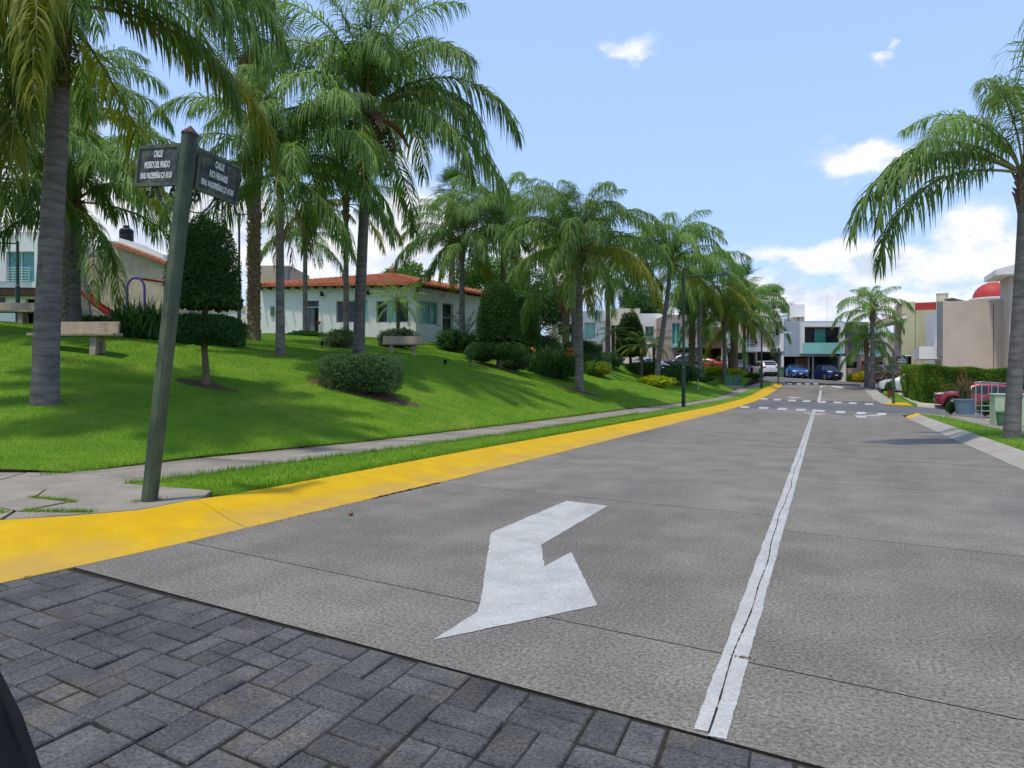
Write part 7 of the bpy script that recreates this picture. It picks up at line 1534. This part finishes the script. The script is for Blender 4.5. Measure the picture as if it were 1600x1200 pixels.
x, y, d = sample(420000, 7, 48); e = ex(y); ok = (x < e - .0) & (x > -40) & (d < 70); x, y, d = x[ok], y[ok], d[ok]
bare = np.zeros(len(x), bool)
for (px, dd_, a, b) in ((565, 22, 1.55, .68), (321, 18.5, .72, .28), (905, 37, 1.1, .65), (532, 33, 1.2, .5), (779, 36, 1.1, .6)):
    cx_, cy_ = Wc(px, dd_); dx, dy = x - cx_, y - cy_; u, v = dx * CA + dy * SA, -dx * SA + dy * CA; bare |= (u / a) ** 2 + (v / b) ** 2 < 1
x, y, d = x[~bare], y[~bare], d[~bare]; z = lz(x, y) - .004
me = blades('lawn_grass', np.c_[x, y], z, .045, .009, M['blade'], 5); V = np.empty(len(me.vertices) * 3, np.float32); me.vertices.foreach_get('co', V); V = V.reshape(-1, 3, 3)
k_ = np.clip(d / 14, .7, 2.6)[:, None]; c = (V[:, 0] + V[:, 1]) / 2; V[:, 0] = c + (V[:, 0] - c) * k_; V[:, 1] = c + (V[:, 1] - c) * k_; me.vertices.foreach_set('co', V.ravel()); me.update()
tag(link('lawn_grass', me), kind='stuff')
x, y, d = sample(260000, 7, 45, -.6); ok = (x > gx(y)) & (x < kx(y) - np.where(y < 7.2, .4, .02)) & (y > 7.0) & (y < 66); x, y = x[ok], y[ok]
t_ = np.clip((x - gx(y)) / np.maximum(.1, kx(y) - gx(y)), 0, 1); z = fz(x, y) + .148 + .03 * np.sin(np.pi * t_); me = blades('verge_grass', np.c_[x, y], z, .05, .009, M['blade'], 6, .7); tag(link('verge_grass', me), kind='stuff')
# longer tufts along edges
n = 9000; y = rng.uniform(7.0, 30, n); side_ = rng.random(n); x = np.where(side_ < .4, gx(y) + np.abs(rng.normal(0, .04, n)) - .02, np.where(side_ < .7, kx(y) - np.abs(rng.normal(0, .04, n)) + .015, ex(np.maximum(y, 7.7)) - np.abs(rng.normal(0, .04, n)) + .03))
ok = ~((side_ >= .4) & (side_ < .7) & (y < 7.3)); x, y, side_ = x[ok], y[ok], side_[ok]
z = np.where(side_ < .7, fz(x, y) + .145, fz(x, y) + .16); tag(link('edge_tufts', blades('edge_tufts', np.c_[x, y], z, .10, .011, M['blade'], 8, .8)), kind='stuff')
x, y, d = sample(120000, 12, 60, -.5); ok = (x > 3.6) & (x < 4.72) & (y < 34); x, y = x[ok], y[ok]; z = fz(x, y) + .145; me = blades('right_verge_grass', np.c_[x, y], z, .09, .014, M['blade'], 9, .7); tag(link('right_verge_grass', me), kind='stuff')
# weeds in the pavement joints round the lid
pts = []
for a, b, n in (((-8.42, 5.66), (-7.7, 5.66), 500), ((-7.66, 5.06), (-6.95, 5.3), 420), ((-8.35, 5.0), (-7.7, 4.9), 260), ((-7.0, 6.95), (-8.5, 7.36), 420), ((-9.9, 5.9), (-10.2, 6.3), 120), ((-7.0, 6.2), (-7.1, 5.9), 90)):
    tt = rng.random(n); pts.append(np.c_[a[0] + (b[0] - a[0]) * tt + rng.normal(0, .028, n), a[1] + (b[1] - a[1]) * tt + rng.normal(0, .028, n)])
pts = np.concatenate(pts); tag(link('joint_weeds', blades('joint_weeds', pts, np.full(len(pts), .15), .045, .009, M['blade'], 10, 1.0)), kind='stuff')
n = 70; pp = np.c_[rng.normal(-.40, .022, n), rng.normal(4.15, .008, n)]; tag(link('crack_weeds', blades('crack_weeds', pp, np.full(n, 0.), .016, .007, M['soil'], 11, 1.2)), kind='stuff')
# dirt and dry leaves gathered at the kerb toe and on the road
def flakes(name, n, xf, y0, y1, sz, mat, seed, sp=.03):
    r_ = np.random.default_rng(seed); y = r_.uniform(y0, y1, n); x = xf(y) + np.abs(r_.normal(0, sp, n)); z = fz(x, y) + .004; p = np.c_[x, y, z]; a = r_.uniform(0, 6.28, n); s = sz * r_.uniform(.4, 1.3, n); u = np.c_[np.cos(a), np.sin(a), np.zeros(n)] * s[:, None]; v = np.c_[-np.sin(a), np.cos(a), r_.uniform(0, .3, n)] * (s * .4)[:, None]
    tag(link(name, fast_mesh(name, np.stack([p - u, p - v + [0, 0, .003], p + u, p + v + [0, 0, .006]], 1).reshape(-1, 3), 4, [mat])), kind='stuff')
flakes('kerb_litter', 700, tx, 6, 22, .016, M['dry'], 3, .03); flakes('kerb_moss', 260, tx, 8.0, 9.6, .03, M['soil'], 4, .02); flakes('road_crumbs', 160, lambda y: -5.2 + 7.5 * np.random.default_rng(5).random(len(y)), 3.4, 20, .008, M['dry'], 6, .3)

# the dark lower edge of the car window the picture was taken through
P_ = lambda px, d, py: Vector(world((px - 800) / F * d, d, pxz(py, d)))
t = thing('car_window_frame', 'black edge of the car window in the bottom left corner', 'car window frame', P_(-30, .62, 1180), A); o_ = Vector(((-30 - 800) / F * .62, .62, pxz(1180, .62)))
q = lambda px, py, d: ((px - 800) / F * d - o_.x, d - o_.y, pxz(py, d) - o_.z)
mb = MB(); a = [(-90, 900), (-14, 1035), (28, 1120), (62, 1215), (74, 1300), (-90, 1300)]; V = [q(x, y, .62) for x, y in a] + [q(x - 14, y + 8, .68) for x, y in a]; n = 6
mb.add(V, [tuple(range(n)), tuple(range(2 * n - 1, n - 1, -1))] + [(i, n + i, n + (i + 1) % n, (i + 1) % n) for i in range(n)]); mb.build('trim', M['blk'], t, bevel=.004)
mb = MB(); mb.tube([q(-20, 1035, .61), q(24, 1122, .61), q(57, 1215, .61), q(70, 1300, .61)], .0045, 8); mb.build('rubber_seal', M['rubber'], t)
